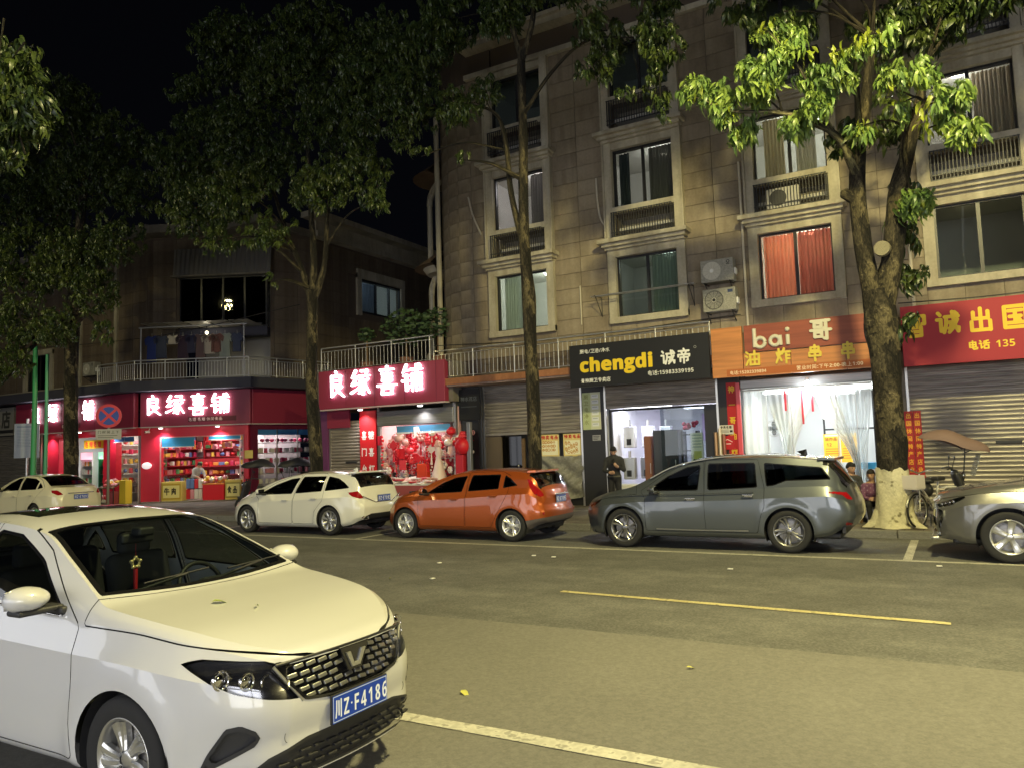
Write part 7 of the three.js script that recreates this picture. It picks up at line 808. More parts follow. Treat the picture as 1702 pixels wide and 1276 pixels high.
{ // silver-grey crossover, only its nose in view
  const s = { xf: 0.95, xr: -3.72, wheelbase: 2.75, hw: 0.94, wheelR: 0.36, archR: 0.41, rimR: 0.24, wheelW: 0.23,
    top: [[-3.72, 0.9], [-3.66, 1.08], [-3.5, 1.3], [-3.3, 1.5], [-3.1, 1.6], [-2.5, 1.66], [-1.9, 1.68], [-1.4, 1.64], [-1.0, 1.5], [-0.65, 1.32], [-0.36, 1.15], [-0.25, 1.11], [0.1, 1.07], [0.45, 1.02], [0.7, 0.97], [0.86, 0.91], [0.95, 0.82]],
    belt: [[-3.72, 0.85], [-3.6, 1.02], [-3, 1.1], [-2, 1.05], [-1, 1.02], [-0.3, 1.0], [0.2, 0.97], [0.55, 0.92], [0.8, 0.86], [0.95, 0.78]],
    wb: [[-3.72, 0.62], [-3.5, 0.74], [-3, 0.81], [-2, 0.84], [-0.5, 0.85], [0.2, 0.83], [0.5, 0.78], [0.75, 0.7], [0.95, 0.5]], wm: [[-3.72, 0.68], [-3.6, 0.82], [-3.2, 0.91], [-2, 0.94], [-0.3, 0.94], [0.25, 0.93], [0.55, 0.89], [0.75, 0.82], [0.88, 0.72], [0.95, 0.6]],
    wr: [[-3.72, 0.5], [-3.3, 0.6], [-2.5, 0.64], [-1.4, 0.63], [-0.8, 0.7], [-0.3, 0.76], [0.3, 0.7], [0.7, 0.56], [0.95, 0.38]], bot: [[-3.72, 0.4], [-3.3, 0.28], [0, 0.24], [0.7, 0.26], [0.95, 0.28]],
    nose: [[0.25, -0.06], [0.4, 0.0], [0.55, 0.02], [0.7, 0.0], [0.85, -0.01]], tail: [[0.3, -0.05], [0.6, 0.03], [1.0, 0]], planF: 0.28, planR: 0.14, cowl: -0.28, header: -1.25, rearTop: -3.2, rearBase: -3.6, mirror: [-0.75, 1.1],
    windows: [[[-0.62, 1.04], [-1.6, 1.08], [-1.6, 1.52], [-1.35, 1.5], [-1.0, 1.34]], [[-1.7, 1.08], [-2.6, 1.11], [-2.6, 1.5], [-1.7, 1.53]], [[-2.68, 1.12], [-3.1, 1.16], [-2.9, 1.4], [-2.68, 1.48]]],
    doors: [{ poly: [[-0.5, 0.4], [-0.5, 0.96], [-1.0, 1.37], [-1.35, 1.53], [-1.62, 1.55], [-1.62, 0.4]], handle: [-1.45, 0.93] }, { poly: [[-1.7, 0.4], [-1.7, 1.56], [-2.6, 1.53], [-2.65, 1.0], [-2.3, 0.6], [-2.25, 0.4]], handle: [-2.45, 0.97] }],
    spokes: { n: 5, off: [0], w0: 0.03, w1: 0.052 }, rimM: mat(0.7, 0.7, 0.67, 0.28, { metalness: 0.85 }), plateM: plateFar, plateF: 0.5, hoodDrop: 0.0 };
  s.insets = lampsFor(s, [[0.52, 0.8], [0.8, 0.83], [1.15, 0.915], [1.3, 0.93], [1.2, 0.87], [0.95, 0.775], [0.72, 0.745], [0.56, 0.755]], [[[0.5, 1.0], [1.0, 1.03], [1.0, 0.95], [0.5, 0.92]]], [[[-0.5, 0.72], [0.5, 0.72], [0.56, 0.5], [0.4, 0.34], [-0.4, 0.34], [-0.56, 0.5]]]);
  s.insets.push({ name: 'side_vent', m: M.gloss, push: -0.02, fn: (x, y, z, v) => (x > s.xf - 0.6 && v < VB ? sdPoly(qOf(s, x, z), y, [[0.62, 0.72], [0.78, 0.71], [0.84, 0.6], [0.72, 0.45], [0.62, 0.44], [0.74, 0.58]]) : 1) });
  s.finish = (root, F, sf) => { for (const sg of [1, -1]) { for (let k = 0; k < 4; k++) part('headlight_element', rbox(0.03, 0.03, 0.055, 0.01).rotateY(sg * -0.6), M.chrome, root, [s.xf - 0.14 - k * 0.05, 0.79 + k * 0.018, sg * (0.6 + k * 0.05)]); part('nose_trim', merged([bar([sf(0.8, 0.5), 0.79, sg * 0.52], [sf(0.52, 0.6) - 0.03, 0.46, sg * 0.6], 0.012, 6)]), M.chrome, root); } part('bumper_lip', rbox(0.1, 0.04, 1.3, 0.02), M.alloy, root, [s.xf - 0.03, 0.3, 0]); };
  car('silver_crossover', 'silver-grey crossover with bright five-spoke wheels by the shuttered red shop', 'cars parked along the far kerb', s, paintOf(0.2, 0.2, 0.2, 0.6, 0.34), [0.58, 0.008, -13.76], Math.PI);
}
{ // pale saloon far left
  const s = sedanSpec(); s.tint = M.tint; s.plateM = plateFar; s.plateR = 0.8; s.windows.forEach((w) => delete w.m); s.spokes = { n: 7, off: [0], w0: 0.018, w1: 0.03 }; s.sunroof = null;
  s.insets = lampsFor(s, [[0.5, 0.7], [0.85, 0.74], [1.1, 0.78], [0.95, 0.66], [0.55, 0.6]], [[[0.4, 1.0], [0.7, 1.02], [1.05, 1.02], [1.0, 0.95], [0.75, 0.87], [0.4, 0.9]]], [[[-0.4, 0.6], [0.4, 0.6], [0.45, 0.74], [-0.45, 0.74]]]);
  s.finish = (root, F, sf, sr) => part('boot_trim', rbox(0.03, 0.025, 0.8, 0.01), M.chrome, root, [sr(0.9, 0) - 0.01, 0.92, 0]);
  car('cream_saloon', 'cream saloon parked tail towards the red sweet shop on the far kerb', 'cars parked along the far kerb', s, paintOf(0.78, 0.74, 0.55, 0, 0.3), [-26.85, 0.008, -13.96], Math.PI);
}
// ---------------------------------------------------------------- trees
const barkTex = tex(512, (u, v) => { const w1 = fbm(u * 9, v * 9, 9, 3) - 0.5, w2 = fbm(u * 9 + 4, v * 9 + 2, 9, 3) - 0.5, a = fbm(u * 16 + w1 * 3, v * 6 + w2 * 3, 16, 4, 6), b = fbm(u * 70 + w2 * 4, v * 30 + w1 * 4, 70, 3, 30), l = fbm(u * 6 + 2 + w1 * 3, v * 6 + w2 * 3, 6, 4); const k = 0.42 + 0.85 * (a - 0.5) + 0.5 * (b - 0.5), m = sstep(0.52, 0.62, l) * 0.3; return [k + m, k + m, k * 0.92 + m * 0.8]; }, 1.6), barkBump = tex(512, (u, v) => { const w1 = fbm(u * 9, v * 9, 9, 3) - 0.5, w2 = fbm(u * 9 + 4, v * 9 + 2, 9, 3) - 0.5; return 0.6 * fbm(u * 16 + w1 * 3, v * 6 + w2 * 3, 16, 4, 6) + 0.4 * fbm(u * 70 + w2 * 4, v * 34, 70, 3, 34); }, 1.6, false);
const bark = mat(0.17, 0.14, 0.1, 0.95, { map: barkTex, bumpMap: barkBump, bumpScale: 0.06 }), limewash = mat(0.72, 0.69, 0.55, 0.9, { map: barkTex.clone(), bumpMap: barkBump, bumpScale: 0.02 });
limewash.map = tex(256, (u, v) => { const f = fbm(u * 12, v * 12, 12, 4), c = fbm(u * 40, v * 40, 40, 2), d = sstep(0.68, 0.8, f); return [0.93 - 0.35 * d + 0.12 * (c - 0.5), 0.92 - 0.36 * d + 0.12 * (c - 0.5), 0.86 - 0.38 * d + 0.12 * (c - 0.5)]; }, 1.3);
function limb(pts, sides = 14, rough = 0.09) { // a tapered, knobbly stem through [x,y,z,r]
  const curve = new THREE.CatmullRomCurve3(pts.map((p) => V(p[0], p[1], p[2])), false, 'centripetal'), n = Math.max(8, Math.round(curve.getLength() / 0.13)), P = [], U = [], I = []; const rad = pchip(pts.map((p, i) => [i / (pts.length - 1), p[3]])), fr = curve.computeFrenetFrames(n, false); let s = 0, prev = null;
  const N = V(1, 0, 0), Bn = V(0, 0, 1);
  for (let i = 0; i <= n; i++) { const t = i / n, c = curve.getPoint(t), tg = curve.getTangent(t), r = rad(t); if (prev) s += c.distanceTo(prev); prev = c; const nn = N.clone().addScaledVector(tg, -N.dot(tg)).normalize(), bb = new THREE.Vector3().crossVectors(tg, nn); for (let j = 0; j <= sides; j++) { const a = j / sides * 2 * Math.PI, q = r * (1 + rough * (2 * fbm(50 + Math.cos(a) * 1.6 + s * 1.5, 50 + Math.sin(a) * 1.6 + pts[0][0], 9999, 3) - 1) * 1.6); P.push(c.x + q * (Math.cos(a) * nn.x + Math.sin(a) * bb.x), c.y + q * (Math.cos(a) * nn.y + Math.sin(a) * bb.y), c.z + q * (Math.cos(a) * nn.z + Math.sin(a) * bb.z)); U.push(j / sides * 2 * Math.PI * 0.3, s); } }
  for (let i = 0; i < n; i++) for (let j = 0; j < sides; j++) { const a = i * (sides + 1) + j, b = a + sides + 1; I.push(a, a + 1, b, a + 1, b + 1, b); }
  const g = new THREE.BufferGeometry(); g.setAttribute('position', new THREE.Float32BufferAttribute(P, 3)); g.setAttribute('uv', new THREE.Float32BufferAttribute(U, 2)); g.setIndex(I); g.computeVertexNormals(); return g;
}
function leafGeo(len, wid, bend = 0.35) { // a drooping pointed blade with a folded midrib
  const P = [], I = [], U = [], n = 4; for (let i = 0; i <= n; i++) { const t = i / n, w = wid * Math.sin(Math.PI * Math.pow(t, 0.75) * 0.97 + 0.05) * 0.5, a = bend * t, y = -len * t * Math.sin(a * 1.3), x = len * t * Math.cos(a); P.push(x, y + w * 0.3, w, x, y, 0, x, y + w * 0.3, -w); U.push(t, 1, t, 0.5, t, 0); }
  for (let i = 0; i < n; i++) for (const k of [0, 1]) { const a = i * 3 + k, b = a + 3; I.push(a, b, a + 1, a + 1, b, b + 1); } const g = new THREE.BufferGeometry(); g.setAttribute('position', new THREE.Float32BufferAttribute(P, 3)); g.setAttribute('uv', new THREE.Float32BufferAttribute(U, 2)); g.setIndex(I); g.computeVertexNormals(); return g.toNonIndexed();
}
const leafA = leafGeo(0.17, 0.058, 0.7), leafB = leafGeo(0.13, 0.05, 0.4), leafC = leafGeo(0.2, 0.062, 0.9);
function clusterGeo(n, s) { const g = []; let q = s; for (let i = 0; i < n; i++) { q = (q * 16807) % 2147483647; const a = i / n * 6.28 * 2.4 + (q % 100) / 160, d = -0.15 - ((q >> 7) % 100) / 100 * 0.95, up = ((q >> 3) % 100) / 100 * 0.16; g.push([leafA, leafB, leafC][i % 3].clone().rotateX(((q >> 5) % 100) / 100 - 0.5).rotateZ(d).rotateY(a).translate(0.02 * Math.cos(a), up, -0.02 * Math.sin(a))); } return merged(g); }
const clusters = [clusterGeo(13, 11), clusterGeo(11, 77), clusterGeo(14, 191)];
const leafMat = phys(1, 1, 1, 0.38, { transmission: 0.22, thickness: 0 }), leafTones = [[0.055, 0.085, 0.02], [0.045, 0.075, 0.02], [0.07, 0.1, 0.022], [0.04, 0.065, 0.02], [0.08, 0.11, 0.025]];
function crown(parent, lobes, density, scale = 1, shell = 0.35, bright = 1) { // leaf clusters through lumpy lobes [x,y,z,r]
  const pts = []; for (const [x, y, z, r] of lobes) { const n = Math.round(1.9 * density * r * r * r * 4.2 * (1 + 0.5 / r)); for (let i = 0; i < n; i++) { const a = rr(0, 6.283), b = Math.acos(rr(-1, 1)), q = r * Math.pow(rr(shell ** 3, 1), 1 / 3) * rr(0.82, 1.12), px = x + q * Math.sin(b) * Math.cos(a), py = y + q * 0.85 * Math.cos(b), pz = z + q * Math.sin(b) * Math.sin(a); if (fbm(px * 1.3 + 200, py * 1.3 + pz * 0.9 + 200, 9999, 2) < 0.36) continue; pts.push([px, py, pz]); } }
  const per = [[], [], []]; pts.forEach((p, i) => per[i % 3].push(p)); const m4 = new THREE.Matrix4(), qu = new THREE.Quaternion(), col = new THREE.Color();
  per.forEach((list, k) => { if (!list.length) return; const o = new THREE.InstancedMesh(clusters[k], leafMat, list.length); o.name = 'crown'; o.userData.kind = 'stuff'; o.castShadow = o.receiveShadow = true; list.forEach((p, i) => { qu.setFromEuler(new THREE.Euler(rr(-0.7, 0.7), rr(0, 6.283), rr(-0.7, 0.7))); const s = scale * rr(0.6, 1.35); m4.compose(V(...p), qu, V(s, s, s)); o.setMatrixAt(i, m4); const t = pick(leafTones), v = rr(0.8, 1.2) * bright; o.setColorAt(i, col.setRGB(t[0] * v, t[1] * v, t[2] * v)); }); parent.add(o); });
  return pts.length;
}
function twigs(parent, from, lobes, m = bark) { const g = []; for (const [x, y, z, r] of lobes) { let best = from[0], bd = 1e9; for (const f of from) { const d = Math.hypot(f[0] - x, (f[1] - y) * 1.2 + 0.6, f[2] - z); if (d < bd) { bd = d; best = f; } } const mid = [lerp(best[0], x, 0.5) + rr(-0.15, 0.15), lerp(best[1], y, 0.5) + 0.12 * bd, lerp(best[2], z, 0.5)]; const rad = Math.min(best[3] * 0.6, 0.03 + 0.03 * bd); g.push(limb([[best[0], best[1], best[2], rad], [...mid, rad * 0.6], [x, y, z, 0.015]], 6, 0.04)); } part('branches', merged(g), m, parent); }
const treeParts = (name, label, stems, lobes, density, opt = {}) => { const t = thing(name, label, 'tree'); t.userData.group = 'street trees along the far pavement';
  const slim = opt.slim ?? 1; stems = stems.map((q) => q.map((p) => [p[0], p[1], p[2], p[3] * slim])); stems.forEach((s, i) => part(i ? 'limb' : 'trunk', limb(s, i ? 11 : 16, i ? 0.06 : 0.1), bark, t)); const nodes = stems.flatMap((s) => s.slice(-4)); twigs(t, nodes, lobes); crown(t, lobes, density, opt.scale ?? 1, opt.shell ?? 0.35); return t; };
const T4 = [[[-1.08, 0.08, -16.0, 0.4], [-1.07, 0.32, -16.0, 0.36], [-1.04, 1.21, -16.0, 0.33], [-1.04, 2.1, -16.0, 0.32], [-1.04, 3.23, -16.0, 0.33], [-1.07, 4.04, -16.0, 0.35], [-1.1, 4.62, -16.0, 0.32]], [[-1.12, 4.2, -16.0, 0.26], [-1.26, 5.34, -16.0, 0.21], [-1.31, 6.06, -16.0, 0.2], [-1.3, 6.77, -16.0, 0.19], [-1.23, 7.48, -16.0, 0.17], [-1.01, 8.51, -15.9, 0.13], [-0.84, 9.55, -15.8, 0.08]], [[-1.03, 4.2, -16.0, 0.27], [-0.79, 5.16, -16.0, 0.24], [-0.68, 5.95, -16.0, 0.23], [-0.6, 6.51, -16.0, 0.21], [-0.4, 7.17, -16.0, 0.16], [-0.17, 7.93, -15.9, 0.12], [0.04, 8.81, -15.8, 0.07]], [[-1.3, 6.4, -16, 0.14], [-1.55, 6.62, -15.95, 0.13], [-1.6, 6.66, -15.94, 0.03]]];
const sprays = [[-3.96, 8.72, -14.4], [-3.4, 8.23, -14.6], [-2.82, 8.74, -14.2], [-2.86, 8.34, -14.5], [-2.2, 8.7, -14.0], [-1.84, 8.76, -14.0], [-1.33, 8.51, -13.8], [-0.99, 8.52, -13.7], [-0.66, 8.53, -13.6], [-1.69, 7.84, -14.3], [-2.19, 7.7, -14.8], [-3.23, 7.91, -15.0], [-1.3, 8.19, -14.2], [-0.52, 7.87, -14.2], [-0.07, 7.68, -13.8], [0.03, 7.2, -13.8], [0.36, 7.13, -13.6], [0.43, 6.46, -13.4], [-0.41, 7.51, -14.3], [0.0, 6.88, -14.0], [-2.56, 9.67, -14.5], [-1.02, 7.47, -14.8], [-2.17, 9.3, -14.6], [0.14, 6.92, -13.8], [-0.33, 6.06, -15.6], [-3.55, 8.57, -14.6], [-2.55, 8.39, -14.1], [-1.82, 8.42, -14.4]];
{
  const low = [[-0.6, 5.68, -16.4, 0.36], [-0.55, 4.92, -16.5, 0.42], [-0.71, 3.91, -16.2, 0.28], [-0.43, 6.57, -16.3, 0.3], [-1.41, 7.56, -15.6, 0.4]], dark = [[-2.3, 10.14, -15.0, 0.87], [-1.09, 10.62, -16.0, 0.95], [0.1, 9.74, -16.0, 0.85], [1.05, 9.74, -15.5, 0.74], [-3.17, 10.93, -15.5, 0.68], [-0.7, 8.96, -16.4, 0.6], [-0.45, 7.88, -16.3, 0.5], [-2.6, 11.4, -14.8, 0.9], [0.9, 10.6, -14.8, 0.9], [-0.6, 11.4, -15, 1.0]];
  const t = treeParts('street_tree', 'thick forked street tree with leaves coloured lighter for lamplight and a limewashed foot', T4, [...low, ...dark], 26, { scale: 0.95, slim: 0.8 });
  const foot = [[-1.08, 0.1, -16.0, 0.42], [-1.08, 0.2, -16.0, 0.37], [-1.07, 0.36, -16.0, 0.335], [-1.055, 0.8, -16.0, 0.3], [-1.045, 1.22, -16.0, 0.288], [-1.045, 1.3, -16.0, 0.285]]; { const g = limb(foot, 40, 0.1), q = g.attributes.position; for (let i = 0; i < q.count; i++) if (q.getY(i) > 1.1) { const a = Math.atan2(q.getZ(i) + 16, q.getX(i) + 1.05); q.setY(i, q.getY(i) - 0.16 * fbm(Math.cos(a) * 4 + 30, Math.sin(a) * 4 + 30, 999, 3)); } part('limewash_band', g, limewash, t); } part('root_flare', merged([[0.35, 0.2], [2.8, 0.2], [4.2, 0.2], [5.6, 0.2]].map(([a, l]) => limb([[-1.08 + 0.22 * Math.cos(a), 0.4, -16 + 0.22 * Math.sin(a), 0.14], [-1.08 + 0.34 * Math.cos(a), 0.2, -16 + 0.34 * Math.sin(a), 0.11], [-1.08 + (0.37 + l) * Math.cos(a), 0.1, -16 + (0.37 + l) * Math.sin(a), 0.04]], 9, 0.08))), limewash, t);
  part('cut_branch_scar', new THREE.CylinderGeometry(0.14, 0.15, 0.1, 18).rotateX(Math.PI / 2).rotateY(-0.1), mat(0.5, 0.45, 0.3, 0.9, { map: fine }), t, [-0.93, 5.35, -15.68]);
  // sprays near the lamp, leaf colours lightened as lamplight: boughs, and leaves one by one
  const bough = [[[-1.28, 6.9, -16, 0.09], [-1.6, 7.6, -15.2, 0.07], [-2.4, 8.0, -14.7, 0.045], [-3.3, 8.2, -14.5, 0.03], [-3.95, 8.6, -14.4, 0.012]], [[-1.6, 7.6, -15.2, 0.05], [-1.8, 8.1, -14.5, 0.035], [-2.0, 8.6, -14.1, 0.022], [-2.5, 9.5, -14.4, 0.01]], [[-1.2, 7.6, -16, 0.08], [-1.1, 8.0, -14.8, 0.05], [-1.0, 8.4, -14.0, 0.03], [-0.66, 8.5, -13.6, 0.01]], [[-0.5, 6.9, -16, 0.08], [-0.35, 7.3, -14.9, 0.05], [-0.05, 7.4, -14.1, 0.035], [0.3, 7.1, -13.7, 0.02], [0.43, 6.6, -13.4, 0.01]]]; bough.forEach((b) => part('bough', limb(b, 8, 0.05), mat(0.3, 0.27, 0.18, 0.9, { map: barkTex }), t)); twigs(t, bough.flatMap((b) => b.slice(1)), sprays.map((s) => [...s, 0.3]));
  const big = [leafGeo(0.2, 0.075, 0.8), leafGeo(0.17, 0.066, 0.5), leafGeo(0.23, 0.076, 0.95)], lamplitTones = [[0.28, 0.34, 0.035], [0.24, 0.31, 0.03], [0.32, 0.37, 0.05]].map((c) => phys(...c, 0.36, { transmission: 0.22, thickness: 0 }));
  sprays.forEach(([x, y, z], si) => { for (let i = 0; i < 10; i++) { const o = part('leaf', big[i % 3], lamplitTones[(i + si) % 3], t, [x + rr(-0.16, 0.16), y + rr(-0.1, 0.16), z + rr(-0.16, 0.16)]); o.rotation.set(rr(-0.5, 0.5), i / 10 * 6.28 * 1.6 + rr(-0.3, 0.3), rr(-1.0, -0.1), 'YXZ'); } });
  crown(t, sprays.map((s) => [...s, 0.3]), 70, 0.95, 0.15, 3.4); t.position.z = -0.22;  // last factor of crown puts lamplight into these leaf colours
}
treeParts('street_tree', 'slim dark street tree forking before the tan flats behind the orange hatchback', [[[-8.6, 0.05, -16.0, 0.32], [-8.61, 0.34, -16.0, 0.27], [-8.58, 1.32, -16.0, 0.23], [-8.56, 3.16, -16.0, 0.23], [-8.59, 4.45, -16.0, 0.22], [-8.59, 5.32, -16.0, 0.25], [-8.64, 6.21, -16.0, 0.2], [-8.66, 6.95, -16.0, 0.19], [-8.62, 8.28, -16.0, 0.165], [-8.58, 9.78, -16.0, 0.155], [-8.58, 11.15, -16.0, 0.145], [-8.53, 11.59, -16.0, 0.12]], [[-8.57, 11.3, -16.0, 0.1], [-8.78, 12.29, -16.0, 0.09], [-8.86, 13.26, -16.0, 0.07], [-9.2, 14.2, -15.9, 0.04]], [[-8.54, 11.3, -16.0, 0.11], [-8.24, 12.12, -16.0, 0.1], [-8.07, 13.14, -16.0, 0.08], [-7.6, 14, -15.8, 0.04]], [[-8.68, 6.7, -16.0, 0.13], [-8.86, 7.43, -16.0, 0.11], [-9.0, 8.21, -16.0, 0.1], [-9.06, 9.13, -16.0, 0.09], [-9.19, 9.93, -15.9, 0.07], [-9.49, 10.24, -15.8, 0.05], [-10.3, 10.44, -15.6, 0.03]], [[-8.58, 9.9, -16, 0.08], [-7.6, 10.6, -15.7, 0.06], [-6.6, 10.9, -15.4, 0.045], [-5.2, 10.4, -15.0, 0.02]]],
  [[-13.02, 11.69, -15.5, 1.0], [-11.41, 10.66, -15.2, 0.92], [-11.21, 12.16, -15.5, 1.09], [-10.4, 12.96, -16.0, 1.09], [-12.78, 13.2, -16.0, 0.8], [-9.96, 10.13, -15.2, 0.6], [-9.15, 12.56, -16.0, 0.75], [-7.69, 12.8, -15.5, 0.8], [-13.17, 10.36, -15.4, 0.58], [-11.81, 9.81, -15.2, 0.4], [-6.01, 10.94, -15.3, 0.8], [-5.06, 10.91, -15.0, 0.76], [-5.26, 9.64, -15.0, 0.66], [-4.72, 8.61, -14.8, 0.3], [-6.36, 10.17, -15.2, 0.45], [-9.3, 10.5, -15.5, 0.4], [-11.07, 9.17, -15.2, 0.3], [-4.78, 9.94, -14.8, 0.6], [-9.82, 8.81, -15.2, 0.2], [-10.2, 14.2, -15.6, 1.2], [-8.3, 14.4, -15.4, 1.2], [-6.5, 12.5, -15, 1.0]], 28, { slim: 0.68, scale: 0.8 });
treeParts('street_tree', 'dense dark street tree forking before the corner house balcony', [[[-15.5, 0.05, -16.0, 0.36], [-15.5, 0.59, -16.0, 0.3], [-15.51, 1.75, -16.0, 0.26], [-15.58, 2.93, -16.0, 0.27], [-15.66, 3.79, -16.0, 0.24], [-15.6, 5.16, -16.0, 0.22], [-15.58, 6.5, -16.0, 0.24]], [[-15.62, 6.2, -16.0, 0.16], [-15.94, 7.03, -16.0, 0.13], [-16.25, 7.69, -16.0, 0.11], [-16.43, 8.44, -15.8, 0.09], [-16.71, 9.58, -15.6, 0.07]], [[-15.58, 6.2, -16.0, 0.18], [-15.52, 7.23, -16.0, 0.15], [-15.55, 8.11, -16.0, 0.13], [-15.63, 9.19, -16.0, 0.1], [-15.73, 11.0, -16.0, 0.07], [-16, 13, -16, 0.04]], [[-15.52, 6.2, -16.0, 0.15], [-15.16, 7.0, -16.0, 0.12], [-15.05, 7.68, -16.0, 0.1], [-14.95, 8.7, -16.0, 0.08], [-14.58, 10.2, -16.0, 0.06]]],
  [[-20.01, 10.9, -15.0, 1.11], [-18.66, 9.03, -14.6, 1.05], [-16.77, 9.17, -14.5, 1.17], [-17.41, 11.04, -15.5, 1.43], [-19.26, 12.62, -15.5, 1.3], [-16.43, 12.82, -16.0, 1.43], [-18.76, 14.63, -16.0, 1.32], [-14.56, 11.25, -16.0, 1.19], [-13.37, 9.4, -15.6, 0.85], [-14.33, 9.0, -15.0, 0.9], [-15.7, 8.0, -14.8, 0.6], [-16.18, 7.8, -14.6, 0.43], [-12.81, 8.4, -15.4, 0.4], [-15.93, 14.4, -16.5, 1.27], [-17.64, 7.95, -14.4, 0.58], [-13.87, 13.54, -16.8, 0.87], [-15.83, 6.6, -14.8, 0.2]], 25, { scale: 0.8, slim: 0.68 });
treeParts('street_tree', 'broad street tree with low foliage beside the no-stopping sign', [[[-27.2, 0.05, -16.0, 0.44], [-27.19, 0.54, -16.0, 0.38], [-27.27, 2.02, -16.0, 0.33], [-27.32, 3.73, -16.0, 0.33], [-27.33, 5.46, -16.0, 0.33], [-27.29, 6.77, -16.0, 0.35], [-27.17, 8.08, -16.0, 0.33], [-26.99, 9.82, -16.0, 0.25], [-26.68, 11.99, -16.0, 0.15]], [[-27.17, 7.8, -16.0, 0.2], [-28.11, 9.32, -16.0, 0.16], [-28.95, 11.06, -16.0, 0.12]], [[-27.2, 7.2, -16, 0.16], [-26.2, 8.2, -15.6, 0.12], [-25, 9.2, -15.5, 0.06]]],
  [[-27.48, 8.95, -14.6, 1.47], [-25.64, 8.75, -15.0, 1.23], [-27.4, 6.79, -14.4, 1.1], [-26.28, 6.4, -14.8, 0.8], [-24.91, 7.64, -15.2, 1.01], [-23.89, 6.0, -15.0, 0.42], [-24.08, 9.23, -15.5, 1.01], [-28.84, 11.37, -15.5, 1.56], [-26.31, 11.91, -16.0, 1.52], [-23.87, 10.99, -16.0, 0.93], [-27.9, 5.4, -14.2, 0.8], [-31.99, 14.07, -16.0, 1.68], [-29.16, 15.28, -16.5, 1.63], [-25.8, 13.63, -16.8, 1.11], [-28.0, 4.5, -14.0, 0.4]], 17, { scale: 0.85, slim: 0.72 });
{ const t = thing('kerbside_tree', 'street tree of the near pavement reaching in with large glossy leaves', 'tree'); const st = [[[-14.2, 0.1, -0.6, 0.3], [-14.1, 2, -0.7, 0.24], [-14, 4, -0.9, 0.22], [-13.7, 6, -1.4, 0.18], [-13.2, 8, -2.2, 0.12]], [[-13.9, 4.6, -1.0, 0.12], [-12.8, 5.6, -2.8, 0.08], [-11.6, 6.4, -4.4, 0.05], [-10.6, 6.8, -5.2, 0.02]]]; st.forEach((s, i) => part(i ? 'limb' : 'trunk', limb(s, 12), bark, t));
  const lb = [[-10.42, 7.65, -5.14, 0.42], [-10.09, 7.26, -5.23, 0.3], [-10.62, 7.06, -5.36, 0.37], [-10.76, 6.77, -5.36, 0.33], [-10.43, 6.43, -5.35, 0.43], [-10.1, 6.48, -5.48, 0.25], [-10.58, 6.06, -5.36, 0.36], [-10.4, 5.9, -5.43, 0.2], [-10.94, 7.2, -5.07, 0.75], [-11.07, 6.27, -5.16, 0.65], [-12.6, 8, -4, 1.2], [-13, 9, -2, 1.5]]; twigs(t, st.flatMap((s) => s.slice(-3)), lb); crown(t, lb, 42, 0.75, 0.2); }
// ---------------------------------------------------------------- people
function personGeo(bones, res = 84, size = 2.0, cy = 0.9) { // smooth union of tapered capsules, meshed
  const mc = new MarchingCubes(res, new THREE.MeshBasicMaterial(), false, false, 60000); mc.isolation = 0; const h = size / 2, f = mc.field, k = 0.035;
  for (let z = 0; z < res; z++) for (let y = 0; y < res; y++) for (let x = 0; x < res; x++) { const px = (x - res / 2) / (res / 2) * h, py = (y - res / 2) / (res / 2) * h + cy, pz = (z - res / 2) / (res / 2) * h; let d = 9; for (const [a, b, ra, rb] of bones) { const ax = b[0] - a[0], ay = b[1] - a[1], az = b[2] - a[2], t = clamp(((px - a[0]) * ax + (py - a[1]) * ay + (pz - a[2]) * az) / (ax * ax + ay * ay + az * az + 1e-9), 0, 1), e = Math.hypot(px - a[0] - ax * t, py - a[1] - ay * t, pz - a[2] - az * t) - lerp(ra, rb, t), q = clamp(0.5 + 0.5 * (d - e) / k, 0, 1); d = lerp(d, e, q) - k * q * (1 - q); } f[x + y * res + z * res * res] = -d; }
  mc.update(); const n = mc.count, g = new THREE.BufferGeometry(), p = new Float32Array(n * 3), m = new Float32Array(n * 3); for (let i = 0; i < n; i++) { p[i * 3] = mc.positionArray[i * 3] * h; p[i * 3 + 1] = mc.positionArray[i * 3 + 1] * h + cy; p[i * 3 + 2] = mc.positionArray[i * 3 + 2] * h; for (let c = 0; c < 3; c++) m[i * 3 + c] = mc.normalArray[i * 3 + c]; } g.setAttribute('position', new THREE.BufferAttribute(p, 3)); g.setAttribute('normal', new THREE.BufferAttribute(m, 3)); return g;
}
function colourBody(g, fn) { const p = g.attributes.position, c = new Float32Array(p.count * 3); for (let i = 0; i < p.count; i++) c.set(fn(p.getX(i), p.getY(i), p.getZ(i)), i * 3); g.setAttribute('color', new THREE.BufferAttribute(c, 3)); g.computeVertexNormals(); return g; }
const skinTone = [0.5, 0.3, 0.2];
const bodyMat = () => new THREE.MeshStandardMaterial({ vertexColors: true, roughness: 0.8 });
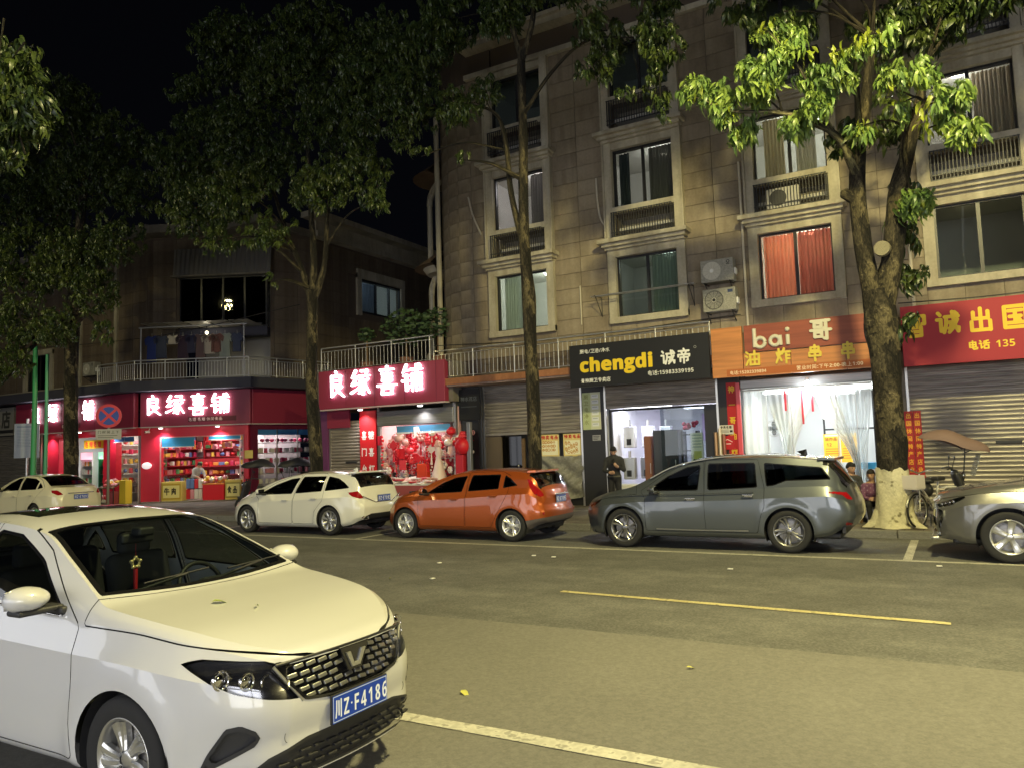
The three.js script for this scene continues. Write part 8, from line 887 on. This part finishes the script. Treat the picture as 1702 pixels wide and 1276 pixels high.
function hand(b, w, dir, side) { // palm, four fingers and a thumb as short bones
  const p = [w[0] + dir[0] * 0.08, w[1] + dir[1] * 0.08, w[2] + dir[2] * 0.08]; b.push([w, p, 0.03, 0.034]); for (let i = 0; i < 4; i++) { const o = (i - 1.5) * 0.02, L = [0.06, 0.072, 0.068, 0.05][i], a = [p[0] + side[0] * o, p[1] + side[1] * o, p[2] + side[2] * o], m = [a[0] + dir[0] * L * 0.6, a[1] + dir[1] * L * 0.6 - 0.004, a[2] + dir[2] * L * 0.6], e = [m[0] + dir[0] * L * 0.4 - 0.01 * side[2], m[1] + dir[1] * L * 0.4 - 0.02, m[2] + dir[2] * L * 0.4]; b.push([a, m, 0.0105, 0.0095], [m, e, 0.0095, 0.0085]); } const tb = [w[0] + dir[0] * 0.03 - side[0] * 0.03, w[1] + dir[1] * 0.03 - side[1] * 0.03, w[2] + dir[2] * 0.03 - side[2] * 0.03]; b.push([tb, [tb[0] + dir[0] * 0.05 - side[0] * 0.025, tb[1] + dir[1] * 0.05 - side[1] * 0.025, tb[2] + dir[2] * 0.05 - side[2] * 0.025], 0.013, 0.011]);
}
function head(parent, p, turn, tilt, hairC, s = 1, skin = skinTone) { // head with face features and hair as children of the body
  const g = new THREE.Group(); g.name = 'head'; g.position.set(...p); g.rotation.set(tilt, turn, 0, 'YXZ'); g.scale.setScalar(s); parent.add(g); const m = mat(...skin, 0.6), sk = new THREE.SphereGeometry(0.1, 24, 20), q = sk.attributes.position; for (let i = 0; i < q.count; i++) { let x = q.getX(i), y = q.getY(i), z = q.getZ(i); const t = clamp((0.02 - y) / 0.12, 0, 1); x *= 0.78 - 0.22 * t; y *= 1.16; z *= 0.95 - 0.1 * t; if (z > 0 && y < 0.02) z += 0.012 * t; q.setXYZ(i, x, y, z); } sk.computeVertexNormals();
  part('face', merged([sk, new THREE.SphereGeometry(0.016, 8, 6).scale(0.8, 1.5, 1.2).translate(0, -0.015, 0.098), new THREE.SphereGeometry(0.026, 8, 6).scale(0.4, 1, 0.7).translate(0.078, -0.01, 0), new THREE.SphereGeometry(0.026, 8, 6).scale(0.4, 1, 0.7).translate(-0.078, -0.01, 0), new THREE.CylinderGeometry(0.045, 0.052, 0.12, 12).translate(0, -0.14, -0.015)]), m, g);
  part('eyes', merged([-1, 1].flatMap((k) => [new THREE.SphereGeometry(0.011, 8, 6).scale(1.4, 0.6, 0.6).translate(k * 0.032, 0.004, 0.084), rbox(0.034, 0.007, 0.008, 0.003, k * 0.033, 0.028, 0.086)])), mat(0.02, 0.015, 0.012, 0.4), g); part('mouth', rbox(0.036, 0.009, 0.01, 0.004, 0, -0.062, 0.084), mat(0.4, 0.14, 0.12, 0.5), g);
  const h = new THREE.SphereGeometry(0.108, 22, 16, 0, 6.3, 0, 1.75), hq = h.attributes.position; for (let i = 0; i < hq.count; i++) { const x = hq.getX(i), y = hq.getY(i), z = hq.getZ(i); hq.setXYZ(i, x * 0.82, (y > 0 ? y * 1.1 : y * (z > 0 ? 0.2 : 1.3)) + 0.012 + (z > 0.05 && y < 0.06 ? 0.03 : 0), z * 0.97 - 0.01); } h.computeVertexNormals(); part('hair', h, mat(...hairC, 0.7), g); return g;
}
{ // person standing on the pavement, looking at a phone
  const t = thing('person', 'standing person in a dark jacket looking down at a phone by the black pier', 'person', [-7.72, 0.13, -18.75], 0.35); const b = [[[0.09, 0.05, 0.1], [0.09, 0.05, -0.06], 0.04, 0.045], [[-0.09, 0.05, 0.13], [-0.09, 0.05, -0.03], 0.04, 0.045], [[0.09, 0.06, -0.03], [0.1, 0.48, 0.0], 0.05, 0.062], [[0.1, 0.48, 0], [0.09, 0.88, 0], 0.07, 0.095], [[-0.09, 0.06, 0.0], [-0.1, 0.48, 0.02], 0.05, 0.062], [[-0.1, 0.48, 0.02], [-0.09, 0.88, 0], 0.07, 0.095], [[0, 0.9, 0], [0, 1.2, 0.01], 0.15, 0.16], [[0, 1.2, 0.01], [0, 1.34, 0], 0.165, 0.13], [[-0.13, 1.33, 0], [0.13, 1.33, 0], 0.09, 0.09], [[0, 1.38, 0.01], [0, 1.46, 0.03], 0.055, 0.05], [[0.2, 1.32, 0], [0.25, 1.06, 0.05], 0.062, 0.052], [[0.25, 1.06, 0.05], [0.08, 1.16, 0.27], 0.05, 0.038], [[-0.2, 1.32, 0], [-0.25, 1.06, 0.04], 0.062, 0.052], [[-0.25, 1.06, 0.04], [-0.1, 1.0, 0.24], 0.05, 0.038]]; hand(b, [0.08, 1.16, 0.27], [-0.4, 0.55, 0.7], [0, 0.7, -0.6]); hand(b, [-0.1, 1.0, 0.24], [0.75, 0.1, 0.6], [0, 0.8, 0.2]);
  part('body', colourBody(personGeo(b, 96, 1.9, 0.82), (x, y, z) => (y < 0.09 ? [0.5, 0.5, 0.48] : y < 0.86 ? [0.02, 0.02, 0.025] : (z > 0.26 || (z > 0.2 && Math.abs(x) < 0.1 && y < 1.05)) ? skinTone : [0.03, 0.03, 0.032])), bodyMat(), t); head(t, [0, 1.55, 0.05], 0, 0.45, [0.012, 0.011, 0.01]); part('jacket_hem', new THREE.TorusGeometry(0.155, 0.025, 8, 24).rotateX(Math.PI / 2).scale(1, 1, 0.85), mat(0.12, 0.11, 0.08, 0.8), t, [0, 0.9, 0]);
  solo('phone', rbox(0.075, 0.15, 0.01, 0.004).rotateX(-0.7), B.black, 'black phone held by the standing person in the dark jacket', 'phone', [-7.62, 1.42, -18.44]);
}
{ // child on a stool beside the limewashed tree
  const t = thing('person', 'seated child in a purple jacket and black trousers beside the limewashed tree', 'person', [-1.52, 0.13, -16.95], 0.25); const b = [[[0.08, 0.04, 0.42], [0.08, 0.04, 0.28], 0.035, 0.04], [[-0.08, 0.04, 0.4], [-0.08, 0.04, 0.26], 0.035, 0.04], [[0.08, 0.05, 0.3], [0.09, 0.38, 0.3], 0.042, 0.055], [[0.09, 0.38, 0.3], [0.07, 0.4, 0.0], 0.06, 0.08], [[-0.08, 0.05, 0.28], [-0.09, 0.38, 0.28], 0.042, 0.055], [[-0.09, 0.38, 0.28], [-0.07, 0.4, 0.0], 0.06, 0.08], [[0, 0.42, 0], [0, 0.62, 0.06], 0.115, 0.12], [[0, 0.62, 0.06], [0, 0.74, 0.09], 0.12, 0.09], [[-0.1, 0.73, 0.09], [0.1, 0.73, 0.09], 0.065, 0.065], [[0.14, 0.72, 0.09], [0.17, 0.52, 0.16], 0.05, 0.043], [[0.17, 0.52, 0.16], [0.05, 0.5, 0.3], 0.042, 0.032], [[-0.14, 0.72, 0.09], [-0.17, 0.52, 0.14], 0.05, 0.043], [[-0.17, 0.52, 0.14], [-0.05, 0.48, 0.3], 0.042, 0.032], [[0, 0.76, 0.1], [0, 0.83, 0.13], 0.045, 0.042]]; hand(b, [0.05, 0.5, 0.3], [-0.6, -0.1, 0.5], [0, 0.7, 0.2]); hand(b, [-0.05, 0.48, 0.3], [0.6, -0.1, 0.5], [0, 0.7, 0.2]);
  part('body', colourBody(personGeo(b, 90, 1.15, 0.45), (x, y, z) => (y < 0.085 ? [0.6, 0.6, 0.56] : (y < 0.46 && !(y > 0.44 && z < 0.1)) ? [0.015, 0.015, 0.018] : z > 0.31 ? skinTone : y > 0.79 ? skinTone : (Math.sin(x * 60) * Math.sin(y * 70) > 0.75 ? [0.3, 0.2, 0.28] : [0.16, 0.06, 0.13]))), bodyMat(), t); head(t, [0, 0.95, 0.16], -0.35, 0.15, [0.015, 0.012, 0.012], 0.92);
  const s = thing('stool', 'low white topped stool under the seated child', 'stool', [-1.52, 0.13, -16.95]); part('seat', rbox(0.5, 0.04, 0.3, 0.015, 0, 0.3, 0), B.white, s); for (const [x, z] of [[-0.2, -0.1], [0.2, -0.1], [-0.2, 0.1], [0.2, 0.1]]) part('leg', bar([x, 0, z], [x * 0.95, 0.28, z], 0.02), B.wood, s);
}
{ // second person behind the people carrier: the head shows
  const t = thing('person', 'dark haired person seated behind the tail of the grey people carrier', 'person', [-1.95, 0.13, -17.4], 0.5); const b = [[[0.09, 0.04, 0.45], [0.09, 0.04, 0.3], 0.04, 0.045], [[-0.09, 0.04, 0.45], [-0.09, 0.04, 0.3], 0.04, 0.045], [[0.09, 0.06, 0.32], [0.1, 0.44, 0.34], 0.05, 0.062], [[0.1, 0.44, 0.34], [0.08, 0.46, 0], 0.07, 0.09], [[-0.09, 0.06, 0.32], [-0.1, 0.44, 0.34], 0.05, 0.062], [[-0.1, 0.44, 0.34], [-0.08, 0.46, 0], 0.07, 0.09], [[0, 0.48, 0], [0, 0.72, 0.05], 0.13, 0.14], [[0, 0.72, 0.05], [0, 0.86, 0.07], 0.14, 0.11], [[-0.12, 0.85, 0.07], [0.12, 0.85, 0.07], 0.08, 0.08], [[0.18, 0.84, 0.07], [0.2, 0.62, 0.14], 0.058, 0.05], [[0.2, 0.62, 0.14], [0.08, 0.56, 0.3], 0.048, 0.036], [[-0.18, 0.84, 0.07], [-0.2, 0.62, 0.14], 0.058, 0.05], [[-0.2, 0.62, 0.14], [-0.08, 0.56, 0.3], 0.048, 0.036], [[0, 0.88, 0.08], [0, 0.96, 0.1], 0.05, 0.048]]; hand(b, [0.08, 0.56, 0.3], [-0.6, -0.1, 0.5], [0, 0.7, 0.2]); hand(b, [-0.08, 0.56, 0.3], [0.6, -0.1, 0.5], [0, 0.7, 0.2]);
  part('body', colourBody(personGeo(b, 72, 1.3, 0.5), (x, y, z) => (y > 0.92 || z > 0.32 && y > 0.48 ? skinTone : y < 0.52 ? [0.03, 0.035, 0.06] : [0.05, 0.05, 0.055])), bodyMat(), t); head(t, [0, 1.07, 0.13], 0.3, 0.1, [0.012, 0.01, 0.01]); const s = thing('stool', 'wooden stool hidden behind the tail of the people carrier', 'stool', [-1.95, 0.13, -17.4]); part('seat', rbox(0.34, 0.04, 0.3, 0.015, 0, 0.36, 0), B.wood, s); for (const [x, z] of [[-0.13, -0.1], [0.13, -0.1], [-0.13, 0.1], [0.13, 0.1]]) part('leg', bar([x, 0, z], [x, 0.34, z], 0.02), B.wood, s);
}
{ // shopkeeper bending over the counter
  const p = onC(1.75, 0.17, -1.1), t = thing('person', 'shopkeeper in a pale grey shirt bending over the sweet shop counter', 'person', p, FT + 0.9); const b = [[[0.09, 0.05, 0.08], [0.09, 0.05, -0.06], 0.04, 0.045], [[-0.09, 0.05, 0.08], [-0.09, 0.05, -0.06], 0.04, 0.045], [[0.09, 0.06, -0.03], [0.1, 0.46, 0], 0.05, 0.062], [[0.1, 0.46, 0], [0.09, 0.86, -0.06], 0.07, 0.095], [[-0.09, 0.06, -0.03], [-0.1, 0.46, 0], 0.05, 0.062], [[-0.1, 0.46, 0], [-0.09, 0.86, -0.06], 0.07, 0.095], [[0, 0.9, -0.05], [0, 1.12, 0.1], 0.15, 0.16], [[0, 1.12, 0.1], [0, 1.24, 0.22], 0.16, 0.12], [[-0.13, 1.22, 0.2], [0.13, 1.22, 0.2], 0.085, 0.085], [[0.2, 1.2, 0.22], [0.24, 0.98, 0.32], 0.06, 0.05], [[0.24, 0.98, 0.32], [0.14, 0.9, 0.5], 0.048, 0.036], [[-0.2, 1.2, 0.22], [-0.24, 0.98, 0.32], 0.06, 0.05], [[-0.24, 0.98, 0.32], [-0.14, 0.9, 0.5], 0.048, 0.036], [[0, 1.26, 0.24], [0, 1.33, 0.3], 0.052, 0.05]]; hand(b, [0.14, 0.9, 0.5], [-0.2, -0.2, 0.9], [0.9, 0, 0.2]); hand(b, [-0.14, 0.9, 0.5], [0.2, -0.2, 0.9], [-0.9, 0, 0.2]);
  part('body', colourBody(personGeo(b, 72, 1.8, 0.75), (x, y, z) => (z > 0.44 || y > 1.31 ? skinTone : y < 0.09 ? [0.1, 0.1, 0.1] : y < 0.88 ? [0.06, 0.065, 0.09] : [0.4, 0.41, 0.43])), bodyMat(), t); head(t, [0, 1.4, 0.36], 0, 0.6, [0.012, 0.011, 0.01]);
}
// ---------------------------------------------------------------- small vehicles and street furniture
function spokedWheel(parent, r, p, name = 'wheel', tube_ = 0.02, turn = 0) { const w = new THREE.Group(); w.name = name; w.position.set(...p); w.rotation.y = turn; parent.add(w); part('tyre', new THREE.TorusGeometry(r, tube_, 10, 40), M.rubber, w); part('rim', new THREE.TorusGeometry(r - tube_ * 1.1, 0.009, 6, 40), B.steel, w); const g = [new THREE.CylinderGeometry(0.02, 0.02, 0.06, 10).rotateX(Math.PI / 2)]; for (let k = 0; k < 18; k++) { const a = k / 18 * 6.283; g.push(bar([0, 0, (k % 2 ? 1 : -1) * 0.02], [Math.cos(a) * (r - 0.02), Math.sin(a) * (r - 0.02), 0], 0.0018, 4)); } part('spokes', merged(g), B.steel, w); return w; }
{ const t = thing('bicycle', 'city bicycle with a pale front basket leaning beside the limewashed tree', 'bicycle', [-0.42, 0.13, -16.55], 1.05); t.rotation.x = 0; spokedWheel(t, 0.3, [-0.52, 0.32, 0]); spokedWheel(t, 0.3, [0.5, 0.32, 0]); part('frame', merged([bar([-0.4, 0.86, 0], [-0.52, 0.32, 0.05], 0.014), bar([-0.4, 0.86, 0], [-0.52, 0.32, -0.05], 0.014), bar([-0.38, 0.74, 0], [0.06, 0.32, 0], 0.02), bar([-0.36, 0.6, 0], [0.1, 0.42, 0], 0.016), bar([0.06, 0.3, 0], [0.2, 0.82, 0], 0.018), bar([0.06, 0.32, 0], [0.5, 0.32, 0.05], 0.012), bar([0.17, 0.68, 0], [0.5, 0.32, -0.05], 0.012)]), mat(0.6, 0.58, 0.52, 0.35, { metalness: 0.4 }), t); part('handlebar', merged([bar([-0.4, 0.8, 0], [-0.38, 1.0, 0], 0.014), tube([[-0.16, 1.02, -0.28], [-0.36, 1.05, -0.16], [-0.4, 1.0, 0], [-0.36, 1.05, 0.16], [-0.16, 1.02, 0.28]], 0.013)]), B.steel, t); part('saddle', rbox(0.26, 0.07, 0.16, 0.03, 0.2, 0.87, 0), M.blackPlastic, t); const bk = part('basket', merged([rbox(0.26, 0.02, 0.3, 0.005, -0.6, 0.72, 0), ...[-0.13, 0.13].map((x) => box(0.012, 0.24, 0.3, -0.6 + x, 0.85, 0)), ...[-0.15, 0.15].map((z) => box(0.26, 0.24, 0.012, -0.6, 0.85, z))]), mat(0.6, 0.55, 0.5, 0.7), t); part('mudguard', merged([new THREE.TorusGeometry(0.335, 0.02, 6, 20, 2.4).rotateZ(0.5).translate(-0.52, 0.32, 0), new THREE.TorusGeometry(0.335, 0.02, 6, 20, 2.4).rotateZ(0.3).translate(0.5, 0.32, 0)]), B.steel, t); part('rear_rack', rbox(0.36, 0.02, 0.14, 0.005, 0.5, 0.7, 0), B.white, t); part('pedal_crank', merged([new THREE.TorusGeometry(0.09, 0.008, 6, 24).translate(0.06, 0.3, 0.04), bar([0.06, 0.3, 0.06], [0.14, 0.17, 0.08], 0.01), bar([0.06, 0.3, -0.06], [-0.02, 0.43, -0.08], 0.01)]), B.steel, t); part('kickstand', bar([0.4, 0.3, -0.06], [0.46, 0.0, -0.2], 0.01, 6), B.steel, t); }
function scooter(label, pos, turn, canopyM, group, tilt = 0, screen = false, cs = 1) {
  const t = thing('electric_scooter', label, 'scooter', pos, turn, group); const bodyM = mat(0.03, 0.03, 0.035, 0.3);
  for (const x of [-0.62, 0.62]) { const w = new THREE.Group(); w.name = 'wheel'; w.position.set(x, 0.23, 0); t.add(w); part('tyre', new THREE.TorusGeometry(0.18, 0.05, 10, 30), M.rubber, w); part('rim', new THREE.CylinderGeometry(0.14, 0.14, 0.06, 24).rotateX(Math.PI / 2), mat(0.3, 0.3, 0.3, 0.4, { metalness: 0.7 }), w); }
  part('front_fairing', merged([new THREE.CapsuleGeometry(0.13, 0.5, 6, 14).scale(0.7, 1, 1.3).rotateZ(-0.28).translate(-0.5, 0.62, 0), rbox(0.2, 0.08, 0.2, 0.03, -0.62, 0.47, 0)]), bodyM, t); part('rear_body', merged([new THREE.CapsuleGeometry(0.16, 0.55, 6, 14).rotateZ(Math.PI / 2 - 0.1).scale(1, 1, 0.9).translate(0.42, 0.55, 0), rbox(0.6, 0.1, 0.26, 0.04, 0, 0.3, 0)]), bodyM, t); part('seat', rbox(0.7, 0.1, 0.27, 0.05, 0.32, 0.76, 0), M.blackPlastic, t); part('handlebar', merged([bar([-0.42, 0.85, 0], [-0.36, 1.0, 0], 0.025), tube([[-0.24, 1.0, -0.34], [-0.34, 1.03, -0.18], [-0.38, 1.02, 0], [-0.34, 1.03, 0.18], [-0.24, 1.0, 0.34]], 0.016)]), B.dark, t); part('headlight', new THREE.SphereGeometry(0.08, 14, 10).scale(0.6, 1, 1), M.bulb, t, [-0.56, 0.86, 0]); for (const s of [-1, 1]) part('mirror', merged([bar([-0.34, 1.02, s * 0.22], [-0.38, 1.2, s * 0.32], 0.007, 6), new THREE.SphereGeometry(0.055, 12, 8).scale(0.3, 0.8, 1.1).translate(-0.38, 1.23, s * 0.33)]), B.dark, t); part('rear_rack', merged([rbox(0.3, 0.02, 0.24, 0.006, 0.78, 0.76, 0), bar([0.9, 0.76, -0.1], [0.75, 0.6, -0.1], 0.01, 6), bar([0.9, 0.76, 0.1], [0.75, 0.6, 0.1], 0.01, 6)]), B.steel, t); part('taillight', rbox(0.03, 0.06, 0.16, 0.01, 0.86, 0.6, 0), M.tail, t); part('stand', bar([0.1, 0.25, 0.1], [0.18, 0.0, 0.16], 0.012, 6), B.dark, t);
  if (canopyM) { const c = new THREE.Group(); c.name = 'rain_canopy'; c.rotation.z = tilt; c.position.set(-0.2, 0, 0); c.scale.set(cs, 0.5 + 0.5 * cs, cs); t.add(c); const P = new THREE.SphereGeometry(1, 30, 10, 0, 6.283, 0, 1.5), q = P.attributes.position; for (let i = 0; i < q.count; i++) q.setXYZ(i, q.getX(i) * 0.78 + 0.25, 1.58 + q.getY(i) * 0.3 + 0.03 * Math.sin(q.getX(i) * 5), q.getZ(i) * 0.42); P.computeVertexNormals(); part('canopy_cloth', P, canopyM, c); part('canopy_pole', merged([bar([-0.18, 0.75, 0], [0.05, 1.8, 0], 0.016), bar([0.05, 1.55, 0], [0.5, 1.76, 0], 0.01), bar([0.02, 1.45, 0], [-0.3, 1.74, 0], 0.01)]), B.dark, c); if (screen) part('wind_screen', rbox(0.012, 0.5, 0.6, 0.05, -0.3, 1.3, 0), phys(0.8, 0.82, 0.8, 0.1, { transmission: 0.8, thickness: 0 }), c); }
  return t;
}
scooter('black electric scooter with a tilted dusty pink rain canopy before the closed shutter', [-0.45, 0.13, -18.1], 3.3, mat(0.24, 0.16, 0.14, 0.8), null, 0.3, true, 0.85);
scooter('black electric scooter cut by the crossover beside the closed shutter', [1.75, 0.13, -18.0], 2.9, null, null);
scooter('dark scooter with a black rain canopy beside the plum pillar', [-18.7, 0.13, -16.85], 0.3, mat(0.02, 0.02, 0.026, 0.5), 'scooters with black canopies behind the estate car', 0.02, false, 0.72); scooter('dark scooter with a black rain canopy beside the dark tree trunk', [-17.1, 0.13, -16.9], 0.35, mat(0.02, 0.02, 0.026, 0.5), 'scooters with black canopies behind the estate car', 0.05, false, 0.72);
{ // no-stopping sign
  const t = thing('no_stopping_sign', 'round blue and red no-stopping sign above a grey plate on a post', 'traffic sign', [-25.0, 0.13, -15.95], 0.95); part('post', bar([0, 0, -0.05], [0, 3.6, -0.05], 0.045, 12), mat(0.25, 0.24, 0.24, 0.5, { metalness: 0.4 }), t); part('disc', new THREE.CylinderGeometry(0.4, 0.4, 0.02, 40).rotateX(Math.PI / 2), mat(0.5, 0.5, 0.5, 0.5), t, [0, 3.26, -0.014]);
  part('print', new THREE.CircleGeometry(0.4, 40), mat(1, 1, 1, 0.45, { map: canvasTex(256, 256, (g) => { g.fillStyle = '#c41f30'; g.fillRect(0, 0, 256, 256); g.fillStyle = '#123a9c'; g.beginPath(); g.arc(128, 128, 98, 0, 7); g.fill(); g.strokeStyle = '#c41f30'; g.lineWidth = 26; for (const s of [1, -1]) { g.beginPath(); g.moveTo(128 - 68, 128 - 68 * s); g.lineTo(128 + 68, 128 + 68 * s); g.stroke(); } }) }), t, [0, 3.26, 0]); const pl = part('plate', box(0.78, 0.36, 0.02, 0, 0, -0.012), mat(0.45, 0.45, 0.44, 0.5), t, [0, 2.63, 0]); part('plate_print', new THREE.PlaneGeometry(0.76, 0.34), mat(1, 1, 1, 0.5, { map: canvasTex(192, 86, (g, w, h) => { g.fillStyle = '#a9a8a4'; g.fillRect(0, 0, w, h); writeText(g, '门时间上下', 14, 10, 26, 3.4, 0.3, '#55554f'); g.fillStyle = '#66665f'; g.fillRect(14, 50, 150, 6); g.fillRect(14, 66, 120, 6); }) }), pl, [0, 0, 0.002]); }
{ const t = thing('green_pole', 'thick green painted pole by the pale board at the side wing', 'pole', [-30.2, 0.13, -16.3]); part('shaft', limb([[0, 0, 0, 0.11], [0.0, 2, 0, 0.1], [0.02, 4, 0, 0.09], [-0.02, 6.4, 0, 0.08]], 10, 0.02), mat(0.05, 0.36, 0.13, 0.4), t); part('collar', new THREE.CylinderGeometry(0.13, 0.13, 0.12, 14), mat(0.04, 0.26, 0.1, 0.4), t, [0, 0.06, 0]); const u = thing('green_pole', 'thin green painted pole between the thick green pole and the tree', 'pole', [-29.6, 0.13, -16.4]); part('shaft', limb([[0, 0, 0, 0.07], [0.03, 2.5, 0, 0.065], [0.0, 5.8, 0, 0.05]], 10, 0.02), mat(0.1, 0.42, 0.22, 0.4), u); part('collar', new THREE.CylinderGeometry(0.09, 0.09, 0.1, 14), mat(0.04, 0.26, 0.1, 0.4), u, [0, 0.05, 0]); }
board('pale_board', 'pale blue-white rounded notice board hung by the green poles', 'notice board', -33.4, -32.5, 2.1, 3.5, -17.5, 0.06, B.white, 160, (g, w, h) => { g.fillStyle = '#aab4cc'; g.fillRect(0, 0, w, h); g.fillStyle = '#8a97b8'; g.fillRect(16, 18, w - 32, 12); for (let k = 0; k < 12; k++) g.fillRect(16, 44 + k * 11, w - 40 - (k * 29) % 50, 4); }, null, 0.8);
part('board_post', bar([0, -2.85, -0.06], [0, 0.9, -0.06], 0.05, 10), B.steel, scene.getObjectByName('pale_board'));
// overhead wires
[['black cable sagging across the front of the corner house', [[-42, 7.6, -19.9], [-34, 7.0, -19.6], [-27.5, 6.9, -20.0], [-20, 7.2, -19.9]]], ['thin black cable above the tan flats terrace', [[-14.4, 5.2, -20.2], [-10, 5.0, -20.2], [-4.6, 5.1, -20.2]]], ['grey cable along the top of the red study sign', [[-0.9, 4.85, -19.6], [1, 4.78, -19.5], [3.4, 4.86, -19.5]]]].forEach(([lab, p]) => solo('cable', tube(p, 0.014, 50, 5), B.black, lab, 'cable'));
// fallen leaves and scraps of litter
{ const lg = leafGeo(0.11, 0.05, 0.3), yl = mat(0.5, 0.48, 0.1, 0.7), gr = mat(0.3, 0.36, 0.08, 0.6); const put = (x, z, y, m, lab, s = 1, r) => { const o = solo('fallen_leaf', lg, m, lab, 'leaf', [x, y, z], r ?? rr(0, 6)); o.userData.group = 'fallen leaves'; o.scale.setScalar(s); o.rotation.x = 0.1; }; put(-3.35, -4.95, 0.025, yl, 'yellow-green leaf lying on the road in front of the white saloon', 1); for (const [x, z] of [[-2.0, -6.2], [-7.2, -8.9]]) put(x, z, 0.022, yl, 'small dry leaf lying on the open road', 0.7); put(-3.72, -3.0, 1.012, gr, 'green leaf lying on the bonnet of the white saloon', 0.9, 1.2); put(-3.5, -3.12, 0.985, gr, 'tiny leaf scrap on the bonnet of the white saloon', 0.35, 2);
  const paper = rbox(0.07, 0.015, 0.05, 0.005), pw = mat(0.75, 0.74, 0.68, 0.8); for (const [x, z] of [[-6.3, -11.6], [-5.9, -11.55], [-2.9, -11.2], [-6.6, -9.1], [-0.3, -12.3], [-7.4, -10.4], [-0.75, -4.15]]) { const o = solo('paper_scrap', paper, pw, 'small white scrap of paper on the far lane', 'litter', [x, 0.016, z], rr(0, 6)); o.userData.group = 'paper scraps on the road'; } }
// ---------------------------------------------------------------- unseen street lamps, and unseen shop fronts behind the viewer
function unseenStreetLamp(x, z, reach, label, k, H = 11.4) { // out of view, placed to light road, cars and leaves: pole, arm, cut-off lantern
  const t = thing('unseen_street_lamp', label, 'street lamp', [x, 0.13, z]); t.userData.group = 'unseen street lamps'; const m = mat(0.4, 0.4, 0.4, 0.5, { metalness: 0.5 }), hz = -reach, y = H - 0.13; part('pole', bar([0, 0, 0], [0, y - 0.9, 0], 0.1, 14, 0.06), m, t); part('arm', tube([[0, y - 1, 0], [0, y - 0.3, -reach * 0.2], [0, y, -reach * 0.6], [0, y + 0.05, hz]], 0.05, 30, 8), m, t); part('lamp_head', rbox(0.36, 0.12, 0.95, 0.05, 0, y + 0.08, hz), m, t); part('lamp_lens', rbox(0.28, 0.02, 0.75, 0.009, 0, y + 0.012, hz), glow(1, 0.88, 0.45, 30), t);
  const l = new THREE.SpotLight(C(1, 0.87, 0.38), k, 0, 86.4 * RAD, 0.1); l.position.set(x, H - 0.03, z + hz); l.target.position.set(x, 0, z + hz); l.shadow.radius = 18; l.castShadow = true; scene.add(l, l.target);
}
unseenStreetLamp(1.0, 1.1, 7.4, 'unseen grey street lamp on the near pavement leaning over the road by the white saloon', 860);
unseenStreetLamp(33, 1.1, 6.3, 'unseen grey street lamp further along the near pavement past the crossover', 900);
unseenStreetLamp(-25, 1.1, 6.3, 'unseen grey street lamp further along the near pavement past the cream saloon', 150);
// unseen shop row behind the viewer, placed to light near car sides and far facades
[[-22, 'unseen shop front with a long white light box opposite the corner house', 1.3], [-6, 'unseen shop front with a long white light box behind the white saloon', 2.3], [10, 'unseen shop front with a long white light box opposite the closed shutter', 5.6]].forEach(([x, lab, k]) => {
  const t = thing('unseen_opposite_shop', lab, 'building', [x, 0.14, 9.4]); part('wall', merged([box(15.9, 7, 0.3, 0, 3.5, 0.3), box(0.4, 3.2, 0.3, -7.7, 1.6, 0), box(0.4, 3.2, 0.3, 7.7, 1.6, 0)]), B.conc, t); part('unseen_window_light', box(14, 2.2, 0.06, 0, 1.5, 0.1), glow(0.86, 0.9, 1, 0.7), t); part('unseen_sign_light', box(14, 2.6, 0.2, 0, 4.6, 0.0), glow(0.86, 0.9, 1, 1.0), t); part('mullion', merged([-6.5, -3.25, 0, 3.25, 6.5].map((q) => box(0.1, 2.3, 0.12, q, 1.5, 0.02))), B.alu, t);
  const l = new THREE.RectAreaLight(C(0.9, 0.92, 1), k, 14, 5.4); l.position.set(x, 3.3, 9.2); l.lookAt(x, 3.3, -10); scene.add(l);  // broad unseen light before each front, reaching cars and facades
});
renderer.render(scene, camera);
